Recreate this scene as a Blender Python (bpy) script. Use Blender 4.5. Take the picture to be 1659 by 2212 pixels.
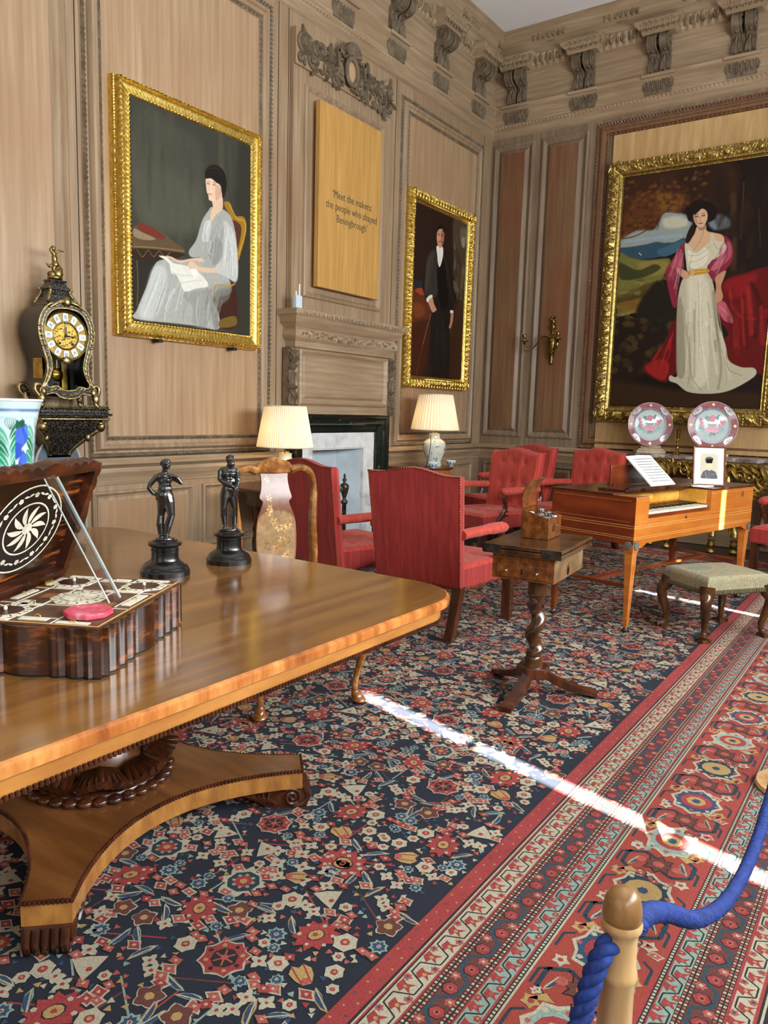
import bpy, bmesh, math, random
import numpy as np
from mathutils import Vector, Matrix
random.seed(7)
for o in list(bpy.data.objects): bpy.data.objects.remove(o)
S = bpy.context.scene
COL = S.collection
PI = math.pi
WAX, WBY, CEIL = -4.78, 9.0, 5.93      # panelled left wall, far wall, ceiling height
RX, BY = 2.1, -2.6                     # window wall, wall behind the viewpoint

# ---------------------------------------------------------------- camera
cam_d = bpy.data.cameras.new('camera'); cam = bpy.data.objects.new('camera', cam_d); COL.objects.link(cam)
_r = Vector((0.817345, 0.575468, 0.027975)); _u = Vector((-0.099475, 0.093127, 0.990673)); _f = Vector((-0.567496, 0.812504, -0.133362))
cam.matrix_world = Matrix(((_r.x, _u.x, -_f.x, 0), (_r.y, _u.y, -_f.y, 0), (_r.z, _u.z, -_f.z, 1.4), (0, 0, 0, 1)))
cam_d.sensor_fit = 'HORIZONTAL'; cam_d.sensor_width = 36; cam_d.lens = 36*1642.25/1659
cam_d.clip_start = 0.05; cam_d.clip_end = 60
S.camera = cam
# ---------------------------------------------------------------- colour management and light
S.view_settings.view_transform = 'Standard'; S.view_settings.look = 'None'
S.view_settings.gamma = 1; S.view_settings.use_curve_mapping = False
S.view_settings.exposure = 0.18
w = bpy.data.worlds.new('world'); S.world = w; w.use_nodes = True
w.node_tree.nodes['Background'].inputs[0].default_value = (0.75, 0.87, 1, 1)
w.node_tree.nodes['Background'].inputs[1].default_value = 1.0

def area(name, loc, size, energy, colr, aim):
    l = bpy.data.lights.new(name, 'AREA'); l.shape = 'RECTANGLE'; l.size, l.size_y = size
    l.energy = energy; l.color = colr
    o = bpy.data.objects.new(name, l); COL.objects.link(o); o.location = loc
    o.rotation_euler = Vector(aim).to_track_quat('-Z', 'Z').to_euler()
    return o
WINS = [(-0.55, 1.3), (1.0, 1.2), (3.7, 1.3), (6.7, 1.3)]      # centre y and width of each window in the right wall
for k, (wy, ww) in enumerate(WINS):
    area('window_daylight_and_fill', (RX-0.06, wy, 2.55), (ww, 2.9), (60, 150, 285, 62)[k], (0.93, 0.97, 1.0), (-1, 0, 0.06))
area('window_daylight_and_fill', (-1.2, BY+0.1, 2.7), (3.0, 3.0), 30, (0.95, 0.98, 1.0), (0, 1, -0.04))  # added soft fill from behind the camera; no window in this wall
sun = bpy.data.lights.new('sun', 'SUN'); sun.energy = 110; sun.angle = math.radians(0.5); sun.color = (1, 0.97, 0.92)
so = bpy.data.objects.new('sun', sun); COL.objects.link(so)
SUNEL = math.radians(41)
so.rotation_euler = Vector((-0.9725*math.cos(SUNEL), 0.2316*math.cos(SUNEL), -math.sin(SUNEL))).to_track_quat('-Z', 'Y').to_euler()

# ---------------------------------------------------------------- helpers
def lin(h):
    c = [int(h[i:i+2], 16)/255 for i in (0, 2, 4)]
    return tuple(v/12.92 if v <= .04045 else ((v+.055)/1.055)**2.4 for v in c)
MC = {}
def mat(name, c, rough=.5, metal=0, c2=None, c3=None, scale=8, stretch=(1, 1, 1), bump=0, bscale=60, coat=0, spec=.5, detail=6, contrast=(.35, .65), sheen=0, alpha=None, trans=0, ior=1.5, bdist=.01, vcol=False, rot=(0, 0, 0), emit=0, sub=0, wave=0, blotch=None):
    if name in MC: return MC[name]
    m = bpy.data.materials.new(name); m.use_nodes = True; nt = m.node_tree; N = nt.nodes; L = nt.links
    b = N['Principled BSDF']
    b.inputs['Roughness'].default_value = rough; b.inputs['Metallic'].default_value = metal
    b.inputs['Specular IOR Level'].default_value = spec; b.inputs['Coat Weight'].default_value = coat; b.inputs['Coat Roughness'].default_value = .12
    b.inputs['IOR'].default_value = ior; b.inputs['Transmission Weight'].default_value = trans
    if sheen: b.inputs['Sheen Weight'].default_value = sheen
    if sub: b.inputs['Subsurface Weight'].default_value = sub; b.inputs['Subsurface Radius'].default_value = (.02, .01, .006)
    tc = N.new('ShaderNodeTexCoord'); mp = N.new('ShaderNodeMapping'); mp.inputs['Scale'].default_value = stretch; mp.inputs['Rotation'].default_value = rot
    L.new(tc.outputs['Object'], mp.inputs[0])
    nz = N.new('ShaderNodeTexNoise'); nz.inputs['Scale'].default_value = scale; nz.inputs['Detail'].default_value = detail
    nz.inputs['Roughness'].default_value = .62; L.new(mp.outputs[0], nz.inputs['Vector'])
    c2 = c2 or c
    if wave:
        wv = N.new('ShaderNodeTexWave'); wv.inputs['Scale'].default_value = wave; wv.inputs['Distortion'].default_value = 9; wv.inputs['Detail'].default_value = 3
        wv.inputs['Detail Scale'].default_value = 1.2; L.new(mp.outputs[0], wv.inputs['Vector'])
        mx = N.new('ShaderNodeMix'); mx.data_type = 'FLOAT'; mx.inputs[0].default_value = .35
        L.new(nz.outputs['Fac'], mx.inputs[2]); L.new(wv.outputs['Fac'], mx.inputs[3]); fac = mx.outputs[0]
    else: fac = nz.outputs['Fac']
    cr = N.new('ShaderNodeValToRGB'); L.new(fac, cr.inputs[0])
    e = cr.color_ramp.elements; e[0].position = contrast[0]; e[0].color = (*lin(c), 1); e[1].position = contrast[1]; e[1].color = (*lin(c2), 1)
    if c3: q = e.new((contrast[0]+contrast[1])/2); q.color = (*lin(c3), 1)
    src = cr.outputs[0]
    if vcol:
        at = N.new('ShaderNodeVertexColor'); at.layer_name = 'Col'
        ml = N.new('ShaderNodeMix'); ml.data_type = 'RGBA'; ml.blend_type = 'MULTIPLY'; ml.inputs[0].default_value = vcol
        L.new(at.outputs[0], ml.inputs[6]); L.new(cr.outputs[0], ml.inputs[7]); src = ml.outputs[2]
    L.new(src, b.inputs['Base Color'])
    if emit: L.new(src, b.inputs['Emission Color']); b.inputs['Emission Strength'].default_value = emit
    if bump:
        n2 = N.new('ShaderNodeTexNoise'); n2.inputs['Scale'].default_value = bscale; n2.inputs['Detail'].default_value = 4
        L.new(mp.outputs[0], n2.inputs['Vector'])
        bp = N.new('ShaderNodeBump'); bp.inputs['Strength'].default_value = bump; bp.inputs['Distance'].default_value = bdist
        L.new(n2.outputs['Fac'], bp.inputs['Height']); L.new(bp.outputs[0], b.inputs['Normal'])
    if blotch:
        n3 = N.new('ShaderNodeTexNoise'); n3.inputs['Scale'].default_value = blotch[1]; n3.inputs['Detail'].default_value = 3; L.new(tc.outputs['Object'], n3.inputs['Vector'])
        r3 = N.new('ShaderNodeMapRange'); r3.inputs[1].default_value = .42; r3.inputs[2].default_value = .7; r3.inputs[4].default_value = blotch[2]; L.new(n3.outputs['Fac'], r3.inputs[0])
        m3 = N.new('ShaderNodeMix'); m3.data_type = 'RGBA'; m3.inputs[7].default_value = (*lin(blotch[0]), 1); L.new(r3.outputs[0], m3.inputs[0]); L.new(src, m3.inputs[6]); L.new(m3.outputs[2], b.inputs['Base Color'])
    MC[name] = m; return m

VG = (1, 1, .07)    # grain along local z
PINE = mat('stripped_pine', '826b50', .48, c2='ae977a', c3='9a8266', scale=26, stretch=(1, 1, .045), bump=.12, bscale=90, contrast=(.3, .7), blotch=('8f7256', 1.1, .55))
PINEF = mat('stripped_pine_field', '98795a', .38, c2='b99e7e', c3='a78b6a', scale=24, stretch=(1, 1, .04), bump=.1, bscale=90, contrast=(.3, .7), blotch=('9c7559', .9, .5))
PINEH = mat('stripped_pine_rail', '867158', .5, c2='b19b7d', c3='9d8669', scale=26, stretch=(.06, .06, 1), bump=.12, bscale=90, contrast=(.3, .7), blotch=('8a6f54', 1.2, .5))
PINED = mat('stained_shaded_pine_field', '654a33', .4, c2='856646', c3='75573c', scale=24, stretch=(1, 1, .045), bump=.1, bscale=90, contrast=(.3, .7), blotch=('74402a', 1.0, .7))  # far wall fields: stain, plus that wall's shade put into the colour
CARVL = mat('carved_pine', '77654e', .55, c2='a18b6d', c3='8c775b', scale=20, bump=.15, bscale=90)
CARVE = mat('carved_limewood', '594c3b', .6, c2='7b6c56', c3='6a5b47', scale=12, bump=.15, bscale=90, contrast=(.35, .65))
OAKB = mat('pale_oak_board', 'a97d43', .45, c2='cca05a', c3='bb8f4c', scale=30, stretch=(1, 1, .05), bump=.05, bscale=90, contrast=(.28, .72))
PLY = mat('birch_plywood', 'a9865a', .55, c2='c9a676', c3='b8945f', scale=14, stretch=(1, 1, .12), bump=.06, bscale=60, contrast=(.3, .7))
GOLD = mat('gilding', 'c9a549', .34, 1, c2='f6e08e', c3='e4c466', scale=30, bump=.3, bscale=120, contrast=(.3, .7), bdist=.004)
GOLDD = mat('old_gilding', '87713c', .4, 1, c2='d8c07c', c3='b39a58', scale=30, bump=.35, bscale=100, contrast=(.3, .7), bdist=.004)
BRASS = mat('brass', '9a7a33', .22, 1, c2='cfae5c', scale=20)
ORMOLU = mat('ormolu', '6e6143', .34, 1, c2='c9b683', c3='94845a', scale=40, bump=.3, bscale=150, bdist=.003)
BRONZE = mat('black_bronze', '0c0c0b', .2, 0, c2='1f1e1a', scale=20, coat=.6, spec=.7)
EBONY = mat('ebonised_wood', '0a0909', .25, 0, c2='161312', scale=20, coat=.3)
MAHT = mat('mahogany_top', '56341a', .15, c2='8f6232', c3='734b25', scale=16, stretch=(1, .07, 1), coat=.35, contrast=(.28, .72), rot=(0, 0, .12), blotch=('a0702f', 1.6, .45))
MAHB = mat('mahogany_banding', '8a4a20', .22, c2='dd9d55', c3='b87035', scale=14, stretch=(1, 1, .2), coat=.4, contrast=(.3, .7))
PEDGE = mat('platform_edge_veneer', '8a5a2c', .3, c2='b5803f', c3='9f6c34', scale=18, stretch=(1, 1, .4), coat=.3)
MAHE = mat('mahogany_edge', '99602b', .25, c2='c88b45', c3='b17638', scale=10, stretch=(.3, .3, 1), coat=.4, contrast=(.3, .7))
MAHD = mat('dark_mahogany', '2b130b', .25, c2='5a2d18', c3='41200f', scale=12, stretch=(1, 1, .15), coat=.3)
MAHP = mat('mahogany_platform', '4e2e16', .25, c2='7d5029', c3='643d1e', scale=5, stretch=(.2, 1, 1), coat=.3, rot=(0, 0, .8))
WALN = mat('walnut', '2e1a0d', .24, c2='5f3a1c', c3='46290f', scale=10, stretch=(1, 1, .3), coat=.4)
BURR = mat('burr_walnut', '44220f', .2, c2='855024', c3='653817', scale=26, coat=.5, contrast=(.3, .7), detail=10)
SATIN = mat('satinwood', 'a5551c', .24, c2='d0853a', c3='ba6c28', scale=7, stretch=(.25, .25, 1), coat=.4, contrast=(.25, .75), rot=(.1, 0, 0))
SATINM = mat('piano_wood_shaded', '5a2510', .22, c2='7f3c1b', c3='6c3015', scale=7, stretch=(.3, .3, 1), coat=.4)  # darker copy of the piano wood, with shade put into the colour
INLAY = mat('box_stringing', 'd8a860', .35, c2='c08c48', scale=30)
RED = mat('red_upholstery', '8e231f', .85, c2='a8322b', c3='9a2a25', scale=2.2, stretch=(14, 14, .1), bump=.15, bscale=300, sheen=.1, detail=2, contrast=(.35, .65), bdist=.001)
REDF = mat('red_upholstery_lit', 'a83427', .85, c2='bd4738', c3='b23d2f', scale=2.2, stretch=(14, 14, .1), bump=.15, bscale=300, sheen=.1, detail=2, contrast=(.35, .65), bdist=.001)  # same cloth as the darker backs; light on the fronts put into the colour
NAIL = mat('brass_nails', '4d3418', .35, 1, c2='8a6a35', scale=50)
WHITE = mat('white_paint', 'e9e9e4', .7, c2='f0f0ec', scale=4)
CORO = mat('coromandel', '1d0f09', .2, c2='94501f', c3='3a1c0d', scale=11, stretch=(1, 1, 3.2), coat=.5, contrast=(.34, .74))
COROL = mat('coromandel_lid', '140906', .22, c2='9c5424', c3='2e140a', scale=12, stretch=(4, .3, 4), coat=.4, contrast=(.44, .66))
IVORY = mat('bone_inlay', 'd9d0b8', .4, c2='efe8d4', scale=60)
STRIPE = mat('black_stringing', '17100c', .4)
GREENM = mat('green_marble', '0e1a15', .12, c2='6d8272', c3='1b2a22', scale=26, coat=.3, contrast=(.5, .78), detail=10)
WHITEM = mat('white_marble', '9aa0a2', .25, c2='e8e9e6', c3='d5d8d6', scale=7, contrast=(.25, .7), detail=10)
GREYM = mat('veined_marble', '4a3d40', .15, c2='d2c9c4', c3='8d8280', scale=9, contrast=(.36, .64), detail=10)
IRON = mat('blackened_steel', '2a2825', .35, .8, c2='5d584f', scale=30)
BLACK = mat('black', '0a0a0a', .5)
PAPER = mat('paper', 'eeeeea', .8, c2='f6f6f2', scale=10)
INK = mat('ink', '3c4040', .8)
SILVER = mat('silver', 'b8b8b4', .18, 1, c2='e0e0dc', scale=10)

class MB:
    def __init__(s, rf=1): s.rf = rf; s.v = []; s.f = []; s.mi = []; s.T = Matrix.Identity(4); s.m = 0
    def add(s, vs, fs):
        n = len(s.v); T = s.T
        s.v += [tuple(T @ Vector(p)) for p in vs]
        s.f += [tuple(i+n for i in q) for q in fs]; s.mi += [s.m]*len(fs); return s
    def box(s, c, d, rz=0, taper=None):
        x, y, z = d[0]/2, d[1]/2, d[2]/2; t = taper or (1, 1); vs = []
        for k, (sx, sy, sz) in enumerate([(-1, -1, -1), (1, -1, -1), (1, 1, -1), (-1, 1, -1), (-1, -1, 1), (1, -1, 1), (1, 1, 1), (-1, 1, 1)]):
            a, b = (sx*x, sy*y) if sz > 0 else (sx*x*t[0], sy*y*t[1])
            if rz: a, b = a*math.cos(rz)-b*math.sin(rz), a*math.sin(rz)+b*math.cos(rz)
            vs.append((c[0]+a, c[1]+b, c[2]+sz*z))
        return s.add(vs, [(0, 3, 2, 1), (4, 5, 6, 7), (0, 1, 5, 4), (1, 2, 6, 5), (2, 3, 7, 6), (3, 0, 4, 7)])
    def b2(s, a, b):
        return s.box([(a[i]+b[i])/2 for i in range(3)], [abs(b[i]-a[i]) for i in range(3)])
    def lathe(s, pr, c=(0, 0, 0), seg=32, fn=None, cap=True):
        vs = []; fs = []; n = len(pr)
        for j, (r, z) in enumerate(pr):
            for i in range(seg):
                a = 2*PI*i/seg; q = r*(fn(a, z) if fn else 1)
                vs.append((c[0]+q*math.cos(a), c[1]+q*math.sin(a), c[2]+z))
        for j in range(n-1):
            for i in range(seg):
                k = (i+1) % seg; fs.append((j*seg+i, j*seg+k, (j+1)*seg+k, (j+1)*seg+i))
        if cap: fs += [tuple(range(seg-1, -1, -1)), tuple((n-1)*seg+i for i in range(seg))]
        return s.add(vs, fs)
    def tube(s, pts, r, seg=8, closed=False, ell=None, cap=True, up=(0, 0, 1)):
        P = [Vector(p) for p in pts]; n = len(P); rr = [q*s.rf for q in (r if isinstance(r, (list, tuple)) else [r]*n)]
        vs = []; fs = []; ref = Vector(up); pu = None
        for i in range(n):
            t = (P[(i+1) % n]-P[i-1]) if closed else (P[min(i+1, n-1)]-P[max(i-1, 0)])
            if t.length < 1e-9: t = Vector((0, 0, 1))
            t.normalize()
            if pu is None:
                a = ref-t*ref.dot(t)
                if a.length < .05: a = Vector((1, 0, 0))-t*t.x
                if a.length < .05: a = Vector((0, 1, 0))-t*t.y
            else: a = pu-t*pu.dot(t)
            a.normalize(); pu = a; b = t.cross(a); ea, eb = ell or (1, 1)
            for k in range(seg):
                q = 2*PI*k/seg; vs.append(tuple(P[i]+a*(rr[i]*ea*math.cos(q))+b*(rr[i]*eb*math.sin(q))))
        m = n if closed else n-1
        for i in range(m):
            j = (i+1) % n
            for k in range(seg): l = (k+1) % seg; fs.append((i*seg+k, i*seg+l, j*seg+l, j*seg+k))
        if not closed and cap: fs += [tuple(range(seg-1, -1, -1)), tuple((n-1)*seg+k for k in range(seg))]
        return s.add(vs, fs)
    def ell(s, c, r, rot=None, su=12, sv=8):
        M = rot or Matrix.Identity(3); r = [q*s.rf for q in (r if isinstance(r, (list, tuple)) else (r, r, r))]; vs = []; fs = []
        for j in range(sv+1):
            t = PI*j/sv
            for i in range(su):
                a = 2*PI*i/su; p = M @ Vector((r[0]*math.sin(t)*math.cos(a), r[1]*math.sin(t)*math.sin(a), r[2]*math.cos(t)))
                vs.append((c[0]+p.x, c[1]+p.y, c[2]+p.z))
        for j in range(sv):
            for i in range(su): k = (i+1) % su; fs.append((j*su+i, (j+1)*su+i, (j+1)*su+k, j*su+k))
        return s.add(vs, fs)
    def prism(s, poly, z0, z1, ax='z'):     # polygon in a plane, extruded along ax
        f = {'z': lambda a, b, h: (a, b, h), 'y': lambda a, b, h: (a, h, b), 'x': lambda a, b, h: (h, a, b)}[ax]; n = len(poly)
        vs = [f(a, b, z0) for a, b in poly]+[f(a, b, z1) for a, b in poly]
        return s.add(vs, [tuple(range(n-1, -1, -1)), tuple(range(n, 2*n))]+[(i, (i+1) % n, n+(i+1) % n, n+i) for i in range(n)])
    def grid(s, fn, nu, nv, cu=False):
        vs = [fn(i/nu, j/nv) for j in range(nv+1) for i in range(nu+1)]; w_ = nu+1
        return s.add(vs, [(j*w_+i, j*w_+i+1, (j+1)*w_+i+1, (j+1)*w_+i) for j in range(nv) for i in range(nu)])
    def split(s, name, m, parent=None, **kw):      # every loose piece becomes an object of its own
        p = list(range(len(s.v)))
        def fd(i):
            while p[i] != i: p[i] = p[p[i]]; i = p[i]
            return i
        for f in s.f:
            a = fd(f[0])
            for q in f[1:]: p[fd(q)] = a
        g = {}
        for f in s.f: g.setdefault(fd(f[0]), []).append(f)
        out = []
        for fs in g.values():
            ix = sorted({i for f in fs for i in f}); mp = {i: k for k, i in enumerate(ix)}
            q = MB(); q.add([s.v[i] for i in ix], [tuple(mp[i] for i in f) for f in fs]); out.append(q.build(name, m, parent, **kw))
        return out[0]
    def build(s, name, m, parent=None, bev=0, smooth=40, sub=0, remesh=0, bseg=2, loc=None):
        me = bpy.data.meshes.new(name); me.from_pydata(s.v, [], s.f)
        ms = m if isinstance(m, (list, tuple)) else [m]
        for q in ms: me.materials.append(q)
        if len(ms) > 1: me.polygons.foreach_set('material_index', s.mi)
        if smooth:
            me.polygons.foreach_set('use_smooth', [True]*len(me.polygons))
            if smooth < 180: me.set_sharp_from_angle(angle=math.radians(smooth))
        me.update()
        o = bpy.data.objects.new(name, me); COL.objects.link(o)
        if parent is not None: o.parent = parent
        if loc: o.location = loc
        if remesh:
            q = o.modifiers.new('r', 'REMESH'); q.mode = 'VOXEL'; q.voxel_size = remesh; q.use_smooth_shade = True
            q = o.modifiers.new('s', 'SMOOTH'); q.factor = .5; q.iterations = 3
        if bev:
            q = o.modifiers.new('b', 'BEVEL'); q.width = bev; q.segments = bseg; q.limit_method = 'ANGLE'; q.angle_limit = math.radians(35); q.harden_normals = False
        if sub: q = o.modifiers.new('u', 'SUBSURF'); q.levels = sub; q.render_levels = sub
        return o
def tag(o, label, cat=None, group=None, kind=None):
    if label: o['label'] = label
    if cat: o['category'] = cat
    if group: o['group'] = group
    if kind: o['kind'] = kind
    return o
def thing(name, label, cat, loc=(0, 0, 0), rz=0, group=None, M=None):
    o = bpy.data.objects.new(name, None); COL.objects.link(o); o.empty_display_size = .1
    if M is not None: o.matrix_world = M
    else: o.location = loc; o.rotation_euler = (0, 0, rz)
    return tag(o, label, cat, group)
def struct(o): o['kind'] = 'structure'; return o
KIDS = lambda o: [c for c in bpy.data.objects if c.parent == o]
def dup(o, parent=None):
    c = o.copy(); COL.objects.link(c); c.parent = parent
    for k in KIDS(o): dup(k, c)
    return c
def cat_(P, n=8, closed=False):      # catmull-rom through points
    P = [tuple(p) for p in P]; out = []; m = len(P); rng = range(m) if closed else range(m-1)
    for i in rng:
        g = (lambda k: P[k % m]) if closed else (lambda k: P[max(0, min(m-1, k))])
        a, b, c, d = g(i-1), g(i), g(i+1), g(i+2)
        for k in range(n):
            t = k/n; out.append(tuple(.5*((2*b[j])+(-a[j]+c[j])*t+(2*a[j]-5*b[j]+4*c[j]-d[j])*t*t+(-a[j]+3*b[j]-3*c[j]+d[j])*t**3) for j in range(len(b))))
    if not closed: out.append(P[-1])
    return out
def rrect(x0, y0, x1, y1, r, n=6):
    out = []
    for cx, cy, a in ((x1-r, y0+r, -90), (x1-r, y1-r, 0), (x0+r, y1-r, 90), (x0+r, y0+r, 180)):
        for k in range(n+1): t = math.radians(a+90*k/n); out.append((cx+r*math.cos(t), cy+r*math.sin(t)))
    return out
# wall-local frames: x along the wall, z up, y = minus distance out of the wall
MA = Matrix(((0, -1, 0, WAX), (1, 0, 0, 0), (0, 0, 1, 0), (0, 0, 0, 1)))      # local (u, -n, v) on the left wall
MBK = Matrix(((1, 0, 0, 0), (0, 1, 0, WBY), (0, 0, 1, 0), (0, 0, 0, 1)))      # same on the far wall
# mitred moulding around a rectangle in local x,z; profile of (inset, out)
def frame(mb, x0, z0, x1, z1, prof, step=None, disp=None, base=0):
    sides = [((x0, z0), (x1, z0)), ((x1, z0), (x1, z1)), ((x1, z1), (x0, z1)), ((x0, z1), (x0, z0))]
    for si, (a, b) in enumerate(sides):
        L = math.hypot(b[0]-a[0], b[1]-a[1]); n = max(1, int(L/step)) if step else 1
        dx, dz = (b[0]-a[0])/L, (b[1]-a[1])/L; nx, nz = -dz, dx
        vs = []; fs = []; w_ = len(prof)
        for i in range(n+1):
            for j, (d, h) in enumerate(prof):
                s_ = d+(L-2*d)*i/n
                hh = h+(disp(s_, j, L) if disp else 0)
                vs.append((a[0]+dx*s_+nx*d, -(base+hh), a[1]+dz*s_+nz*d))
        for i in range(n):
            for j in range(w_-1): fs.append((i*w_+j, (i+1)*w_+j, (i+1)*w_+j+1, i*w_+j+1))
        mb.add(vs, fs)
# straight moulding run along local x; profile of (out, z)
def run(mb, x0, x1, prof, step=None, disp=None):
    n = max(1, int(abs(x1-x0)/step)) if step else 1; w_ = len(prof); vs = []; fs = []
    for i in range(n+1):
        x = x0+(x1-x0)*i/n
        for j, (o_, z) in enumerate(prof): vs.append((x, -(o_+(disp(x, j) if disp else 0)), z))
    for i in range(n):
        for j in range(w_-1): fs.append((i*w_+j, (i+1)*w_+j, (i+1)*w_+j+1, i*w_+j+1))
    mb.add(vs, fs); 
def scroll(mb, c, r, turns=1.4, a0=0, sgn=1, rad=.012, out=.02, n=22, tail=None):
    P = []; Rr = []
    for k in range(n+1):
        t = k/n; a = a0+sgn*2*PI*turns*t; q = r*(1-t)**.8+r*.12
        P.append((c[0]+q*math.cos(a), -(out+rad*.4*t), c[1]+q*math.sin(a))); Rr.append(rad*(1-.5*t))
    if tail:
        T_ = cat_([tail, ((tail[0]+P[0][0])/2+sgn*.1*(tail[1]-P[0][2]), -out, (tail[1]+P[0][2])/2), P[0]] if len(tail) == 3 else [(tail[0], -out, tail[1]), P[0]], 4)[:-1]
        P = T_+P; Rr = [rad*(.5+.5*i/len(T_)) for i in range(len(T_))]+Rr
    mb.tube(P, Rr, 6, up=(0, 1, 0)); mb.ell((c[0], -(out+rad*.5), c[1]), rad*1.3, su=8, sv=6)
def leaf(mb, p, a, L, w_, out=.02, th=.012, curl=0):      # raised acanthus-like leaf in the x,z plane
    n = 7; vs = []; fs = []
    for i in range(n+1):
        t = i/n; q = w_*math.sin(PI*min(1, t*.93+.07))**.7*(1+.18*math.sin(t*PI*7)); aa = a+curl*t
        cx = p[0]+L*t*math.cos(a+curl*t*.5); cz = p[1]+L*t*math.sin(a+curl*t*.5)
        for s_, h in ((-1, 0), (-.5, 1), (0, .55), (.5, 1), (1, 0)):
            vs.append((cx-s_*q*math.sin(aa), -(out+th*h*(1-.4*t)), cz+s_*q*math.cos(aa)))
    for i in range(n):
        for j in range(4): fs.append((i*5+j, (i+1)*5+j, (i+1)*5+j+1, i*5+j+1))
    mb.add(vs, fs)
# ------------- painted surfaces: a grid carrying one colour per vertex
def raster(nx, ny, W, H, bg, layers, k, grain=.012, seed=1):
    rng = np.random.RandomState(seed)
    X, Y = np.meshgrid(np.linspace(0, W, nx), np.linspace(0, H, ny))
    img = np.ones((ny, nx, 3))*np.array(lin(bg))
    LL = []
    for l in layers:
        if l[0] == 'f':       # a fan of brushed folds between two edges
            cs = l[1].split(','); (a, b_, c_, d_) = l[4]; rq = random.Random(a[0]+b_[1])
            for q in range(30):
                t_ = rq.random(); t2 = min(1, max(0, t_+rq.uniform(-.06, .06))); p0 = (a[0]+(b_[0]-a[0])*t_, a[1]+(b_[1]-a[1])*t_); p1 = (c_[0]+(d_[0]-c_[0])*t2, c_[1]+(d_[1]-c_[1])*t2)
                u0, u1 = sorted((rq.random()*.5, .4+rq.random()*.6)); g = lambda u: (p0[0]+(p1[0]-p0[0])*u+rq.uniform(-7, 7), p0[1]+(p1[1]-p0[1])*u+rq.uniform(-5, 5))
                LL.append(('l', rq.choice(cs), l[2]*rq.uniform(.5, 1.3), l[3], [g(u0), g((u0+u1)/2), g(u1)]))
        else: LL.append(l)
    for kind, c, w_, al, pts in LL:
        P = np.array([(p[0]/1000*W, p[1]/1000*H) for p in (cat_(pts, 5, kind == 'p') if len(pts) > 2 else pts)])
        s_ = max(w_*k*(1.8 if w_ >= 10 else 1), W/nx)
        d = np.full(X.shape, 1e9); ins = np.zeros(X.shape, bool); n = len(P)
        x0, x1, y0, y1 = P[:, 0].min()-3*s_, P[:, 0].max()+3*s_, P[:, 1].min()-3*s_, P[:, 1].max()+3*s_
        i0, i1 = np.searchsorted(X[0], [x0, x1]); j0, j1 = np.searchsorted(Y[:, 0], [y0, y1])
        if i1 <= i0 or j1 <= j0: continue
        xs, ys = X[j0:j1, i0:i1], Y[j0:j1, i0:i1]; dd = np.full(xs.shape, 1e9); inn = np.zeros(xs.shape, bool)
        for i in range(n if kind == 'p' else n-1):
            a, b = P[i], P[(i+1) % n]; e = b-a; q = max(e@e, 1e-12)
            t = np.clip(((xs-a[0])*e[0]+(ys-a[1])*e[1])/q, 0, 1)
            dd = np.minimum(dd, np.hypot(xs-a[0]-t*e[0], ys-a[1]-t*e[1]))
            if kind == 'p' and abs(e[1]) > 1e-12:
                c_ = ((a[1] > ys) != (b[1] > ys)) & (xs < (b[0]-a[0])*(ys-a[1])/e[1]+a[0]); inn ^= c_
        if kind == 'p': sd = np.where(inn, dd, -dd); m = np.clip(.5+sd/s_, 0, 1)
        else: m = np.clip(1.2-dd/(s_*.6), 0, 1)
        m = (m*m*(3-2*m)*al)[..., None]
        img[j0:j1, i0:i1] = img[j0:j1, i0:i1]*(1-m)+np.array(lin(c))*m
    g = rng.rand(ny, nx); g = (g+np.roll(g, 1, 0)+np.roll(g, 2, 0)+np.roll(g, 1, 1))/4-.5
    return np.clip(img*(1+grain*4*g[..., None]), 0, 1)
def painted(name, fn, nx, ny, img, m, parent=None, smooth=180):
    vs = [fn(i/(nx-1), j/(ny-1)) for j in range(ny) for i in range(nx)]
    fs = [(j*nx+i, j*nx+i+1, (j+1)*nx+i+1, (j+1)*nx+i) for j in range(ny-1) for i in range(nx-1)]
    me = bpy.data.meshes.new(name); me.from_pydata(vs, [], fs); me.materials.append(m)
    ca = me.color_attributes.new('Col', 'FLOAT_COLOR', 'POINT')
    ca.data.foreach_set('color', np.concatenate([img.reshape(-1, 3), np.ones((nx*ny, 1))], 1).ravel().astype(np.float32))
    me.polygons.foreach_set('use_smooth', [True]*len(me.polygons)); me.update()  # same wood as the case; the end's shade is painted in as darker colour
    o = bpy.data.objects.new(name, me); COL.objects.link(o); o.parent = parent; return o
PAINT = mat('oil_paint', 'ffffff', .6, c2='f4f2ee', scale=40, vcol=1.0, bump=.05, bscale=200, spec=.15)
GLAZE = mat('painted_porcelain', 'ffffff', .12, c2='f0f0f0', scale=10, vcol=1.0, coat=.5)
MARQ = mat('marquetry', 'ffffff', .3, c2='d8c8b0', scale=30, vcol=1.0, coat=.25)
def dab(n, x0, y0, x1, y1, cols, rx, ry, al=.8, soft=3, seed=0, sl=0):
    r_ = random.Random(seed); L = []
    for k in range(n):
        x, y = r_.uniform(x0, x1), r_.uniform(y0, y1); y += sl*(x-x0)
        L.append(('p', r_.choice(cols), soft, al, [(x+rx*math.cos(q*1.2566)*r_.uniform(.6, 1.2), y+ry*math.sin(q*1.2566)*r_.uniform(.6, 1.2)) for q in range(5)]))
    return L
FABR = mat('needlework', 'ffffff', .9, c2='c8c4b4', scale=120, vcol=1.0, bump=.4, bscale=300, bdist=.002)
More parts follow.
